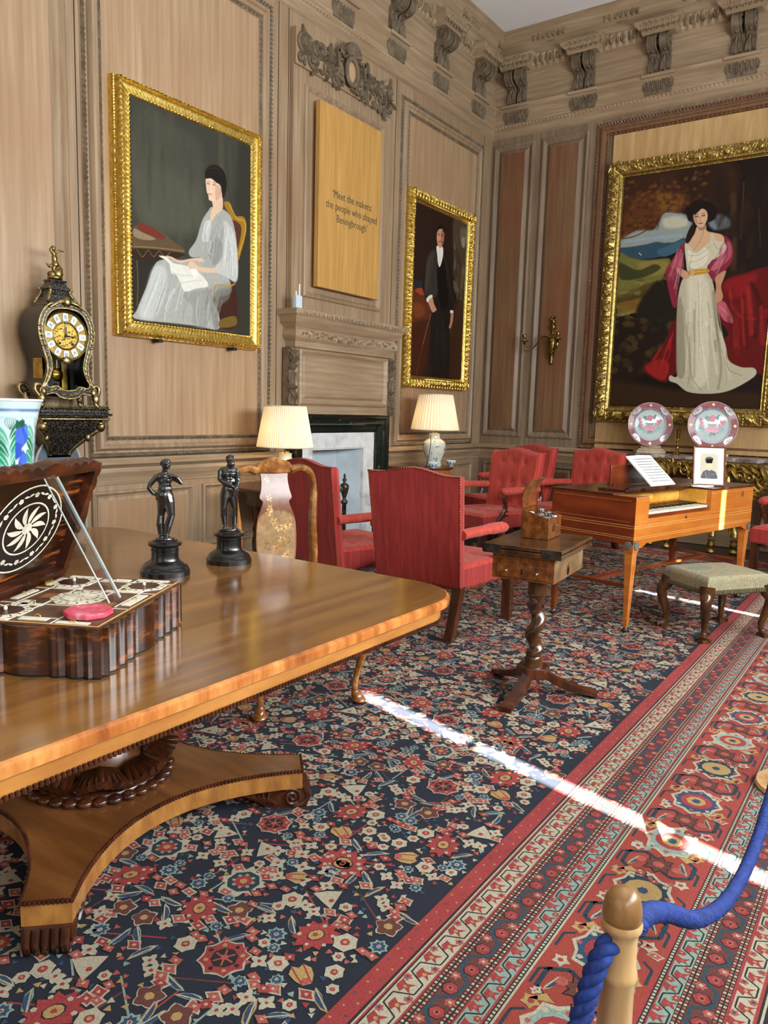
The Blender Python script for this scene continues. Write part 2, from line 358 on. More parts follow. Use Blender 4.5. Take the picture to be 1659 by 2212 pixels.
def text(body, size, loc, m, parent, name='lettering', ext=.001, Mx=None, align='CENTER', sx=1):
    cu = bpy.data.curves.new(name, 'FONT'); cu.body = body; cu.size = size; cu.align_x = align; cu.align_y = 'CENTER'; cu.extrude = ext; cu.resolution_u = 3
    t = bpy.data.objects.new(name, cu); COL.objects.link(t)
    me = bpy.data.meshes.new_from_object(t); bpy.data.objects.remove(t)
    A = (Mx or Matrix.Identity(4)) @ Matrix.Translation(loc) @ Matrix.Rotation(PI/2, 4, 'X') @ Matrix.Diagonal((sx, 1, 1, 1))
    me.transform(A); me.materials.clear(); me.materials.append(m)
    o = bpy.data.objects.new(name, me); COL.objects.link(o); o.parent = parent; return o
PA1=[('p','4a4a3e',40,0.6,[(50,951),(329,948),(556,893),(553,530),(38,448)]),('p','57584a',60,0.5,[(71,707),(477,698),(553,484),(107,459)]),('p','2f2d26',30,0.8,[(869,978),(1009,989),(1016,26),(853,13)]),('p','2b2620',6,1,[(10,290),(246,305),(173,242),(72,108),(8,49)]),('p','5b4a33',4,1,[(15,427),(177,444),(321,404),(412,372),(320,337),(14,300)]),('p','6e2f24',3,1,[(38,439),(107,452),(248,420),(204,400),(78,411)]),('p','8a7a5e',3,1,[(17,419),(78,411),(176,396),(91,379),(16,385)]),('l','8f7440',6,1,[(15,338),(175,355),(396,370)]),('p','2e2118',4,1,[(15,330),(381,359),(381,341),(261,311),(14,282)]),('l','7b5f2e',4,1,[(35,328),(76,299),(118,335),(160,311),(203,343),(246,322),(291,351)]),('l','6b5428',6,1,[(34,277),(38,157),(29,69)]),('p','9a7224',5,1,[(750,655),(801,673),(852,616),(940,620),(962,556),(905,421),(879,389),(870,484),(852,568)]),('p','53301f',4,1,[(818,582),(887,583),(914,549),(879,447),(861,483)]),('l','d4a93e',5,1,[(801,664),(870,604),(940,601),(949,544),(888,419)]),('p','3d1f16',6,1,[(699,222),(853,249),(871,44),(715,31)]),('p','a6a8a2',5,1,[(174,282),(261,311),(411,327),(552,355),(682,306),(784,289),(801,233),(649,178),(698,97),(698,12),(517,13),(316,11),(14,8),(29,51),(115,183)]),('p','8d8f8a',12,0.7,[(394,160),(632,215),(801,263),(801,204),(632,148),(598,21),(470,20),(471,104)]),('p','6d6b66',10,0.6,[(632,167),(784,241),(801,185),(698,117),(698,20),(656,17)]),('p','c4c8c6',16,0.8,[(159,258),(246,269),(259,182),(169,29),(42,27),(100,146)]),('l','dfe3e2',8,0.5,[(216,265),(172,172),(84,30)]),('l','e6e9e8',6,0.5,[(318,179),(257,92),(241,18)]),('l','7c7e7a',7,0.5,[(259,217),(214,123),(155,28)]),('l','7c7e7a',7,0.5,[(440,147),(393,68),(392,22)]),('l','d9dcd8',6,0.5,[(519,155),(502,79),(518,19)]),('l','c9ccc8',5,0.6,[(616,146),(599,69),(615,23)]),('f','d5d9d7,8b8e8a,e6e9e7,b6b9b5,75777a',5,0.38,[(202,281),(699,298),(28,17),(698,20)]),('f','55544f,7d7c78,989a96',8,0.35,[(600,258),(784,241),(534,16),(698,20)]),('p','a2a5a0',5,1,[(643,623),(737,629),(821,596),(867,484),(884,331),(862,272),(784,285),(657,293),(576,297),(552,355),(465,350),(442,376),(505,440),(554,539),(610,599)]),('p','bcc0bc',8,0.9,[(750,571),(835,537),(870,436),(881,335),(853,276),(775,288),(682,301),(674,333),(733,379),(750,467)]),('p','7f827e',10,0.6,[(683,476),(736,446),(716,376),(658,331),(617,373),(633,431)]),('p','c6cac6',6,0.8,[(577,534),(634,552),(626,486),(601,445),(553,447)]),('l','e4e7e4',5,0.7,[(784,538),(818,448),(835,305)]),('l','dfe2df',5,0.7,[(617,457),(633,431),(609,399),(641,385)]),('l','e8eae6',4,0.7,[(659,593),(601,510),(593,444)]),('l','7b7e7a',4,0.7,[(708,583),(667,511),(625,458)]),('f','d9dcd9,868986,e8ebe9',4,0.4,[(784,567),(853,539),(716,300),(879,291)]),('f','d9dcd9,7b7e7a,8d908c',4,0.4,[(553,530),(784,576),(568,310),(682,325)]),('p','d9b99c',3,1,[(643,669),(725,698),(737,632),(675,587),(626,541),(634,598),(651,624)]),('p','e0c0a6',3,1,[(590,754),(627,762),(684,759),(720,738),(737,718),(717,676),(659,656),(618,653),(610,677),(596,693)]),('p','b98f76',5,0.6,[(676,735),(717,733),(730,712),(708,676),(675,665)]),('p','1d1814',5,1,[(587,753),(584,790),(627,824),(692,837),(750,818),(774,772),(767,724),(743,684),(727,716),(717,743),(676,751),(635,762)]),('l','40352d',4,0.7,[(619,806),(684,819),(737,793)]),('l','2a1c16',5,1,[(600,730),(622,732)]),('l','2a1c16',3,0.9,[(600,739),(625,743)]),('l','2a1c16',5,1,[(648,735),(674,736)]),('l','2a1c16',3,0.9,[(645,744),(681,747)]),('l','a04a42',6,1,[(612,683),(638,684)]),('l','b08a70',3,0.8,[(622,736),(612,707),(622,703)]),('p','d6b79c',3,1,[(552,356),(465,343),(365,321),(298,329),(254,328),(268,321),(320,315),(380,312),(473,335),(560,337)]),('p','dcdcd2',3,1,[(200,321),(261,323),(320,301),(426,301),(536,278),(608,226),(503,200),(406,175),(371,213),(334,249),(297,251),(283,292),(246,309)]),('l','a8a89c',3,0.8,[(297,258),(379,250),(488,263)]),('l','a8a89c',3,0.8,[(379,213),(472,234),(551,243)]),('p','d6b79c',3,1,[(442,322),(481,331),(520,313),(600,314),(682,320),(699,303),(584,289),(488,286),(438,294)]),('p','eceae2',3,1,[(457,287),(504,295),(512,271),(480,258)]),('l','b3832c',9,1,[(657,227),(716,241),(801,243),(853,264)]),('l','b3832c',9,1,[(657,227),(652,198),(674,181)]),('p','6d5624',5,1,[(715,60),(853,92),(862,44),(715,22)])]
PA2=[('p','2a1a12',30,1,[(-132,1024),(688,1037),(714,286),(-57,-67)]),('p','4a3d2e',14,1,[(722,999),(1035,1007),(1076,534),(822,579),(741,777)]),('p','6a6250',12,0.8,[(864,953),(1033,963),(1029,864),(896,859)]),('p','93928a',6,0.7,[(891,897),(957,910),(957,855),(912,850)]),('l','2a1d14',8,1,[(803,860),(857,735),(898,575)]),('l','2a1d14',6,1,[(871,715),(959,812),(1011,906)]),('l','75603c',5,0.7,[(796,913),(824,786),(855,670)]),('p','5b2c18',14,1,[(-2,492),(170,522),(225,465),(331,411),(288,345),(17,296)]),('p','7a3f20',10,0.8,[(21,419),(180,426),(219,372),(60,340)]),('p','232a30',5,1,[(23,550),(133,565),(162,532),(37,506)]),('p','a5492c',4,0.7,[(38,501),(154,521),(221,496),(142,479)]),('p','401d10',18,1,[(3,285),(325,316),(254,48),(-1,7)]),('p','3a2013',16,0.9,[(766,443),(987,482),(1013,18),(746,32)]),('p','1c1612',5,1,[(413,782),(276,746),(210,690),(187,606),(170,522),(206,490),(281,465),(392,463),(350,391),(347,264),(340,115),(370,63),(477,34),(609,22),(743,54),(739,232),(697,416),(774,441),(776,510),(751,616),(676,717),(597,778),(514,793)]),('p','37302a',9,0.9,[(276,743),(391,766),(453,673),(485,550),(390,479),(273,480),(204,505),(209,608),(223,691)]),('p','443b33',7,0.7,[(294,735),(359,747),(324,619),(252,519),(218,527),(227,651)]),('p','100c0a',6,1,[(423,691),(553,704),(642,564),(656,457),(559,428),(475,485)]),('l','4a423a',4,0.6,[(527,775),(608,689),(677,567)]),('l','3c352e',4,0.7,[(451,399),(449,270),(468,110)]),('l','332c26',4,0.7,[(575,386),(606,225),(602,82)]),('l','2c3330',5,0.6,[(495,466),(494,327),(529,188)]),('f','4c443b,0c0a08,2d2721,393129',5,0.4,[(228,733),(408,762),(206,484),(390,479)]),('f','3c352e,080706,2a2520',5,0.4,[(366,392),(677,426),(370,63),(742,65)]),('f','352e27,0a0807',5,0.4,[(527,775),(616,764),(686,502),(771,465)]),('p','e6e2d6',3,1,[(404,795),(513,803),(531,771),(522,733),(480,680),(444,693),(421,743)]),('l','a9a79c',3,0.8,[(468,779),(471,696)]),('p','c98f74',3,1,[(407,888),(426,899),(500,912),(537,894),(533,839),(499,802),(466,792),(431,801),(399,839)]),('p','8f5540',6,0.7,[(478,895),(537,894),(530,837),(493,801)]),('p','17100d',4,1,[(401,875),(411,913),(463,933),(519,926),(544,893),(523,892),(500,908),(433,898)]),('l','2a1712',5,1,[(423,864),(457,868)]),('l','2a1712',5,1,[(484,869),(522,871)]),('l','2a1712',3,1,[(416,870),(459,876)]),('l','2a1712',3,1,[(480,877),(525,880)]),('l','4a2418',6,1,[(435,824),(475,832),(517,829)]),('l','ad7058',3,0.8,[(467,868),(467,844)]),('p','ded8cc',3,1,[(248,467),(324,496),(359,487),(276,447)]),('p','c08b6f',3,1,[(283,451),(353,482),(391,447),(442,417),(423,405),(366,395),(312,425)]),('p','ded8cc',3,1,[(717,431),(775,433),(777,416),(726,413)]),('p','b07c62',3,1,[(734,413),(781,413),(776,367),(738,322),(701,323),(726,358)]),('l','6d4f35',3,1,[(356,397),(234,226),(102,0)]),('l','b39268',2,0.8,[(337,380),(206,188)])]
PA3=[('p','1d120d',40,1,[(697,1013),(1174,1033),(1326,-6),(826,49)]),('p','3a2114',50,1,[(-20,1006),(650,1017),(720,846),(443,843),(252,757),(1,722)]),('p','5e3718',26,0.8,[(46,899),(273,918),(417,894),(404,833),(285,824),(207,785),(20,753)]),('p','7d551d',16,0.7,[(234,909),(377,897),(411,858),(345,832),(261,850)]),('p','2c1a10',30,0.9,[(364,996),(653,993),(721,834),(577,857),(437,892)]),('p','8c9692',10,1,[(-10,729),(104,767),(230,765),(275,818),(324,833),(427,813),(469,792),(480,705),(258,706),(-7,699)]),('p','c2bfa6',14,0.8,[(287,805),(387,810),(450,787),(433,764),(312,766)]),('p','7b8a91',12,0.8,[(588,771),(642,798),(710,775),(724,744),(630,738)]),('l','5a2f17',9,1,[(10,740),(106,747),(208,779),(264,825)]),('l','5a2f17',8,1,[(251,763),(284,830),(386,823)]),('l','8aa4b4',12,0.8,[(34,726),(193,729),(418,728)]),('p','2f4a5c',7,1,[(-9,699),(69,701),(175,705),(257,712),(341,698),(439,717),(438,683),(326,652),(182,644),(41,664)]),('p','3f6274',6,0.8,[(262,674),(351,694),(440,707),(405,666),(306,646)]),('l','d8d8c8',5,0.9,[(136,672),(154,661)]),('p','6d6a35',10,1,[(-9,670),(74,656),(204,636),(348,635),(334,588),(279,533),(115,488),(1,486)]),('p','8a7a3c',14,0.8,[(141,630),(329,626),(315,576),(190,576)]),('p','2e331c',8,0.9,[(0,637),(134,598),(248,618),(292,596),(170,564),(19,564)]),('p','4d3a18',12,0.9,[(1,486),(277,546),(324,499),(209,413),(1,433)]),('p','7a5a20',10,0.8,[(9,459),(160,467),(185,433),(46,425)]),('p','1f1a10',16,1,[(219,510),(287,546),(365,498),(442,368),(389,305),(217,341),(144,422)]),('p','22150e',30,1,[(-4,380),(299,359),(397,241),(241,143),(4,110)]),('p','35200f',30,0.9,[(4,110),(479,72),(1000,62),(1008,1),(5,-3)]),('l','46301c',22,0.8,[(726,869),(750,724),(765,573)]),('l','5a3d22',9,0.6,[(784,911),(793,781),(795,692)]),('l','3f2a17',8,0.7,[(889,803),(906,714),(918,654)]),('p','5e120f',9,1,[(707,515),(806,547),(1076,540),(1129,160),(818,180),(747,280),(772,310),(697,374),(680,430)]),('p','86191a',16,0.8,[(717,515),(816,541),(916,542),(861,478),(763,452)]),('l','a02826',10,0.5,[(758,482),(787,408),(876,369),(993,372)]),('l','34090a',18,0.7,[(884,508),(951,415),(932,295)]),('p','5c1010',7,1,[(441,374),(385,337),(364,254),(317,215),(231,183),(238,150),(371,107),(430,137),(466,175)]),('p','9a2320',9,0.8,[(247,183),(349,209),(404,176),(370,117),(261,150)]),('p','b9b29a',5,1,[(478,559),(605,564),(644,524),(681,424),(705,349),(759,261),(787,199),(866,170),(945,166),(958,136),(867,93),(775,67),(660,59),(540,67),(465,101),(412,114),(414,137),(463,137),(443,266),(426,432),(438,527)]),('p','8d8570',8,0.8,[(426,432),(450,463),(490,303),(510,143),(461,137),(439,272)]),('p','d6d0b8',18,0.8,[(480,550),(587,554),(633,425),(657,237),(654,111),(576,98),(531,303)]),('f','e8e2cc,8f8770,a59d86,d9d2ba,766f5a',9,0.4,[(485,550),(631,549),(474,111),(822,74)]),('l','837b66',10,0.6,[(654,487),(693,331),(742,174),(735,80)]),('l','8a826c',9,0.6,[(521,303),(551,143),(629,73)]),('l','e6e0ca',9,0.6,[(560,540),(600,301),(677,79)]),('l','958d77',9,0.7,[(763,236),(792,161),(880,136)]),('l','958d77',9,0.6,[(464,431),(547,175),(536,98)]),('p','cfa886',4,1,[(518,761),(570,760),(583,735),(676,714),(697,686),(696,674),(614,685),(562,672),(520,656),(473,681),(444,695),(497,722)]),('p','c8c1a8',4,1,[(444,692),(483,677),(520,656),(562,672),(603,691),(608,724),(623,724),(641,695),(700,679),(710,649),(664,624),(623,611),(604,575),(489,569),(461,619)]),('p','e2dcc6',6,0.8,[(465,663),(526,647),(582,668),(605,636),(572,595),(494,593)]),('l','9a927c',5,0.7,[(468,644),(537,640),(606,670)]),('l','9a927c',5,0.7,[(482,612),(549,621),(605,642)]),('l','9a927c',6,0.7,[(628,684),(660,658),(702,661)]),('p','82283a',5,1,[(443,701),(404,672),(369,630),(333,594),(336,556),(367,485),(399,430),(423,439),(417,508),(399,553),(395,588),(450,589),(438,645)]),('p','a8485a',7,0.8,[(406,660),(438,645),(433,602),(363,599),(370,624)]),('p','82283a',5,1,[(691,710),(736,683),(759,634),(744,592),(710,564),(663,526),(621,550),(600,587),(637,616),(709,643),(706,679)]),('p','b0566a',7,0.8,[(713,685),(742,665),(741,617),(670,578),(623,574),(648,603),(720,630)]),('p','c79a78',4,1,[(396,594),(456,582),(488,565),(487,553),(465,545),(428,562)]),('p','b98a6a',4,1,[(660,545),(719,568),(713,539),(699,503),(716,463),(703,439),(684,436),(668,461),(668,504)]),('p','b85a68',5,1,[(680,433),(726,441),(770,397),(794,353),(746,360),(710,386)]),('l','e3a0a8',5,0.6,[(700,423),(752,391),(785,353)]),('f','c0687a,5e1a2a,97384a,d08a96',6,0.45,[(404,672),(443,682),(342,562),(420,464)]),('f','c0687a,5e1a2a,97384a,d08a96',6,0.45,[(702,697),(744,665),(613,581),(675,541)]),('f','8a1c1c,3d0a0a,a32a28,5a1010',14,0.4,[(728,496),(990,521),(806,198),(1037,184)]),('f','b02c28,5a1010,8a1a18',8,0.45,[(434,356),(387,318),(369,124),(238,163)]),('p','b98c2a',3,1,[(488,579),(601,581),(607,564),(496,558)]),('l','ead06a',4,0.8,[(507,570),(594,573)]),('p','c9a184',3,1,[(494,580),(515,581),(521,557),(501,556)]),('p','1c110d',7,1,[(436,837),(479,864),(537,865),(598,843),(630,817),(629,784),(588,771),(570,797),(553,819),(514,825),(486,815),(487,784),(460,783),(441,806)]),('p','241610',6,1,[(477,767),(498,759),(497,729),(471,696),(449,696),(450,725)]),('p','8a5e46',7,0.75,[(517,764),(570,764),(566,745),(536,741)]),('p','d4ac8c',4,1,[(486,809),(504,825),(542,828),(568,815),(577,793),(569,770),(552,754),(532,754),(506,768),(491,787)]),('p','a87a5e',7,0.6,[(486,809),(501,808),(515,776),(506,768),(491,787)]),('l','20120e',8,1,[(499,799),(517,799)]),('l','20120e',8,1,[(541,800),(559,800)]),('l','20120e',4,1,[(492,807),(518,808)]),('l','20120e',4,1,[(537,809),(562,808)]),('l','8c2a28',8,1,[(524,770),(547,770)]),('l','9a6a50',5,0.9,[(530,797),(528,784),(537,780)]),('p','1c110d',4,1,[(486,815),(513,831),(532,836),(562,825),(542,832),(519,820),(496,808)]),('l','6e6a55',3,0.8,[(562,749),(540,695),(497,648),(485,550)])]
# ================================================================ THE ROOM
def wallobj(name, M, mb, m):
    o = struct(mb.build(name, m)); o.matrix_world = M; return o
b = MB(); b.b2((BY, 0, 0), (5.555, .25, CEIL)); b.b2((6.395, 0, 0), (WBY+.2, .25, CEIL)); b.b2((5.555, 0, 1.01), (6.395, .25, CEIL)); b.b2((5.4, .25, 0), (6.6, .3, 1.4)); wall_left = wallobj('wall_left', MA, b, PINE)
b = MB(); b.b2((WAX-.25, 0, 0), (RX+.3, .25, CEIL)); wall_back = wallobj('wall_back', MBK, b, PINE)
b = MB(); b.b2((WAX-.25, BY-.2, 0), (RX+.3, BY, CEIL)); wf = struct(b.build('wall_front', PINE))
CEILM = mat('ceiling_plaster', 'f0f2f1', .8, c2='f5f6f5', scale=3)
b = MB(); b.b2((WAX-.25, BY-.2, CEIL), (RX+.3, WBY+.25, CEIL+.15)); struct(b.build('ceiling', CEILM))
FLB = mat('dark_oak_boards', '20140d', .35, c2='4a3220', c3='342115', scale=6, stretch=(6, .35, 1), bump=.1)
b = MB(); b.b2((WAX-.25, BY-.2, -.15), (RX+.3, WBY+.25, -.006)); struct(b.build('floor', FLB))
# window wall with real openings: sill .95, head 4.15, plus two narrow gaps beside closed blinds
slits = [(1.905, .085), (5.24, .065)]
b = MB(); y = BY-.2; ops = []
for wy, ww in WINS: ops.append((wy-ww/2, wy+ww/2))
for a, c in ops+[(99, 99)]:
    e = min(a, WBY+.25)
    cuts = [s for s in slits if y < s[0] < e]; yy = y
    for s0, sw in cuts:
        b.b2((RX, yy, 0), (RX+.3, s0-.3, CEIL)); b.b2((RX, s0-.3, 0), (RX+.3, s0+.3, .9)); b.b2((RX, s0-.3, 4.05), (RX+.3, s0+.3, CEIL)); yy = s0+.3
    if e > yy: b.b2((RX, yy, 0), (RX+.3, e, CEIL))
    if a < 90: b.b2((RX, a, 0), (RX+.3, c, .95)); b.b2((RX, a, 4.15), (RX+.3, c, CEIL)); y = c
wr = struct(b.build('wall_right', PINE))
for k, (s0, sw) in enumerate(slits):      # two nearly closed shuttered windows letting a thin blade of sun through
    b = MB(); b.b2((RX+.01, s0-.3, .9), (RX+.03, s0-sw/2, 4.05)); b.b2((RX+.01, s0+sw/2, .9), (RX+.03, s0+.3, 4.05)); wo = struct(b.build('window_%d' % (k+5), WHITE)); 
    b = MB()
    for z in (1.62, 2.4, 3.2): b.b2((RX+.035, s0-.12, z-.02), (RX+.06, s0+.12, z+.02))
    b.build('glazing_bar', WHITE, wo)
BLIND = mat('holland_blind', 'cfc8b4', .9, c2='dad3c0', scale=4)
GLASS = mat('window_glass', 'ffffff', 0, trans=1, ior=1.45)
for k, (a, c) in enumerate(ops):
    b = MB()
    for t in range(4): q = a+(c-a)*t/3; b.b2((RX+.12, q-.025, .95), (RX+.16, q+.025, 4.15))
    for t in range(6): q = .95+3.2*t/5; b.b2((RX+.12, a, q-.025), (RX+.16, c, q+.025))
    wo = struct(b.build('window_%d' % (k+1), WHITE, bev=.004))
    b = MB(); b.b2((RX+.138, a, .95), (RX+.142, c, 4.15)); b.build('pane', GLASS, wo)
    b = MB(); b.b2((RX+.2, a-.02, .95), (RX+.21, c+.02, 4.15)); b.build('blind', BLIND, wo)
# ---- bead disps
def bead(pitch, amp, js):
    return lambda s_, j, L=0: amp*abs(math.sin(PI*s_/pitch)) if j in js else 0
# bolection moulding with carved outer and inner beads, around the big fields
BIGP = [(0, 0), (.004, .014), (.014, .03), (.026, .026), (.034, .012), (.05, .012), (.058, .035), (.07, .05), (.088, .052), (.1, .036), (.112, .034), (.124, .03), (.128, .018), (.134, .02), (.144, .028), (.154, .018), (.158, .006)]
def big_panel(u0, v0, u1, v1, parent, fm):
    b = MB(); d = lambda s_, j, L: (.011*math.sin(2*PI*s_/.036) if j in (2, 3) else (.008*math.sin(2*PI*s_/.045) if j in (13, 14) else 0))
    frame(b, u0, v0, u1, v1, BIGP, step=.009, disp=d); b.build('panel_moulding', PINE, parent)
    for i0_, i1_ in ((1, 5), (12, 16)):
        b = MB(); frame(b, u0, v0, u1, v1, [(p, h+.0012) for p, h in BIGP[i0_:i1_]], step=.009, disp=lambda s_, j, L: d(s_, j+i0_, L)); b.build('carved_bead', CARVE, parent)
    b = MB(); b.b2((u0+.15, 0, v0+.15), (u1-.15, -.008, v1-.15)); b.build('panel_field', fm, parent)
SMP = [(0, 0), (.004, .018), (.016, .022), (.026, .01), (.04, .008), (.05, -.0), (.06, .004), (.07, .02), (.1, .026), (.102, .03)]
def small_panel(u0, v0, u1, v1, parent, fm, s=1.0, raise_=.03):
    b = MB(); P = [(0, 0), (.005*s, .022), (.02*s, .03), (.034*s, .022), (.046*s, .006), (.06*s, .004), (.064*s, .012), (.1*s, raise_)]
    frame(b, u0, v0, u1, v1, P); b.build('panel_moulding', PINE, parent)
    b = MB(); b.b2((u0+.095*s, 0, v0+.095*s), (u1-.095*s, -raise_, v1-.095*s)); b.build('panel_field', fm, parent)
    b = MB()
big_panel(3.19, 1.0, 5.0, 4.70, wall_left, PINEF)
big_panel(6.93, 1.0, 8.74, 4.66, wall_left, PINEF)
b = MB(); b.b2((1.0, 0, 1.0), (2.97, -.01, 4.78)); b.build('panel_field', PINEF, wall_left)  # paler and greyer than the rest of the box
b = MB()       # stile moulding left of the clock, and board joints
run_ = [(2.96, .0), (2.98, .02), (3.0, .035), (3.03, .03), (3.045, .012), (3.06, .03), (3.08, .02), (3.1, .0)]
for (p, h), (q, g) in zip(run_, run_[1:]): b.add([(p, -h, 1.0), (q, -g, 1.0), (q, -g, 4.78), (p, -h, 4.78)], [(0, 1, 2, 3)])
b.build('stile_moulding', PINE, wall_left)
JO = mat('joint_shadow_gap', '2c2118', .9)
b = MB()
for u_ in (5.09, 6.86, 8.78, 3.16, 5.215): b.b2((u_-.0035, 0, 1.0), (u_+.0035, -.0015, 4.8))
b.build('board_joint', JO, wall_left)
# dado panels, rail and skirting on the left wall
for u0, u1 in ((1.0, 1.98), (2.12, 3.05), (3.2, 4.12), (4.22, 5.1), (6.95, 7.8), (7.92, 8.78)): small_panel(u0, .24, u1, .76, wall_left, PINEF, .75, .02)
RAILP = [(0, .80), (.012, .805), (.014, .845), (.03, .86), (.036, .885), (.045, .895), (.03, .91), (.03, .925), (.052, .935), (.07, .95), (.085, .955), (.085, .975), (.07, .985), (.06, 1.0), (0, 1.0)]
SKP = [(0, .22), (.012, .215), (.03, .19), (.035, .17), (.035, 0)]
for a, c in ((BY, 5.21), (6.74, WBY)):
    b = MB(); run(b, a, c, RAILP); o = struct(b.build('trim_1', PINEH, smooth=50)); o.matrix_world = MA
    b = MB(); run(b, a, c, SKP); o = struct(b.build('baseboard_left', PINEH)); o.matrix_world = MA
b = MB(); run(b, WAX, RX, RAILP); o = struct(b.build('trim_2', PINEH, smooth=50)); o.matrix_world = MBK
b = MB(); run(b, WAX, RX, SKP); o = struct(b.build('baseboard_back', PINEH)); o.matrix_world = MBK
# far wall panels
PINE, PINE_A = mat('stained_shaded_pine', '6b5945', .48, c2='938069', c3='7f6d57', scale=26, stretch=(1, 1, .045), bump=.12, bscale=90, contrast=(.3, .7), blotch=('6f523c', 1.1, .5)), PINE  # browner stain, and the far wall's dimmer light painted into the colour
wall_back.data.materials[0] = PINE
small_panel(-4.74, 1.10, -4.19, 4.71, wall_back, PINED, 1.3)
small_panel(-4.10, 1.10, -3.5, 4.70, wall_back, PINED, 1.3)
small_panel(-.86, 1.10, -.26, 4.70, wall_back, PINED, 1.3); small_panel(-.16, 1.10, .44, 4.70, wall_back, PINED, 1.3)
for u0, u1 in ((-4.7, -4.15), (-4.05, -3.45), (-3.2, -2.3), (-2.2, -1.15), (-.9, 0), (.1, .9)): small_panel(u0, .24, u1, .76, wall_back, PINED, .75, .02)  # dado in the darker pine too, its shade put into the colour
b = MB(); frame(b, -3.42, 1.0, -.94, 4.74, BIGP, step=.009, disp=lambda s_, j, L: (.012*math.sin(2*PI*s_/.036) if j in (2, 3) else (.008*math.sin(2*PI*s_/.045) if j in (13, 14) else 0)))
b.build('panel_moulding', PINED, wall_back)
b = MB(); b.b2((-3.2, -.02, 1.02), (-1.14, -.045, 4.57)); o = b.build('backing_board', PLY); o.matrix_world = MBK
tag(o, 'pale plywood board filling the panel behind the tall portrait of a standing woman', 'board')

PINE = PINE_A
# ---- entablature: architrave, frieze, bracketed cornice
ARC = [(0, 4.78), (.03, 4.80), (.034, 4.835), (.05, 4.85), (.05, 4.87), (.062, 4.885), (.062, 4.9), (.05, 4.91), (.05, 5.04), (.06, 5.05), (.085, 5.085), (.1, 5.1), (.1, 5.125), (.04, 5.135), (.02, 5.14), (.02, 5.37), (.03, 5.38), (.045, 5.4), (.045, 5.49), (.06, 5.5), (.075, 5.53), (.1, 5.57), (.125, 5.62), (.125, 5.635), (.11, 5.64), (.11, 5.72), (.125, 5.73), (.14, 5.745), (.16, 5.78), (.185, 5.85), (.19, 5.88), (.215, 5.9), (.215, CEIL)]
def leafband(x, j):
    if j in (5, 6): return .012*abs(math.sin(PI*x/.045))
    if j in (20, 21, 22): return .014*math.sin(2*PI*x/.075)*(1 if j == 21 else .6)
    if j in (27, 28): return 0
    return 0
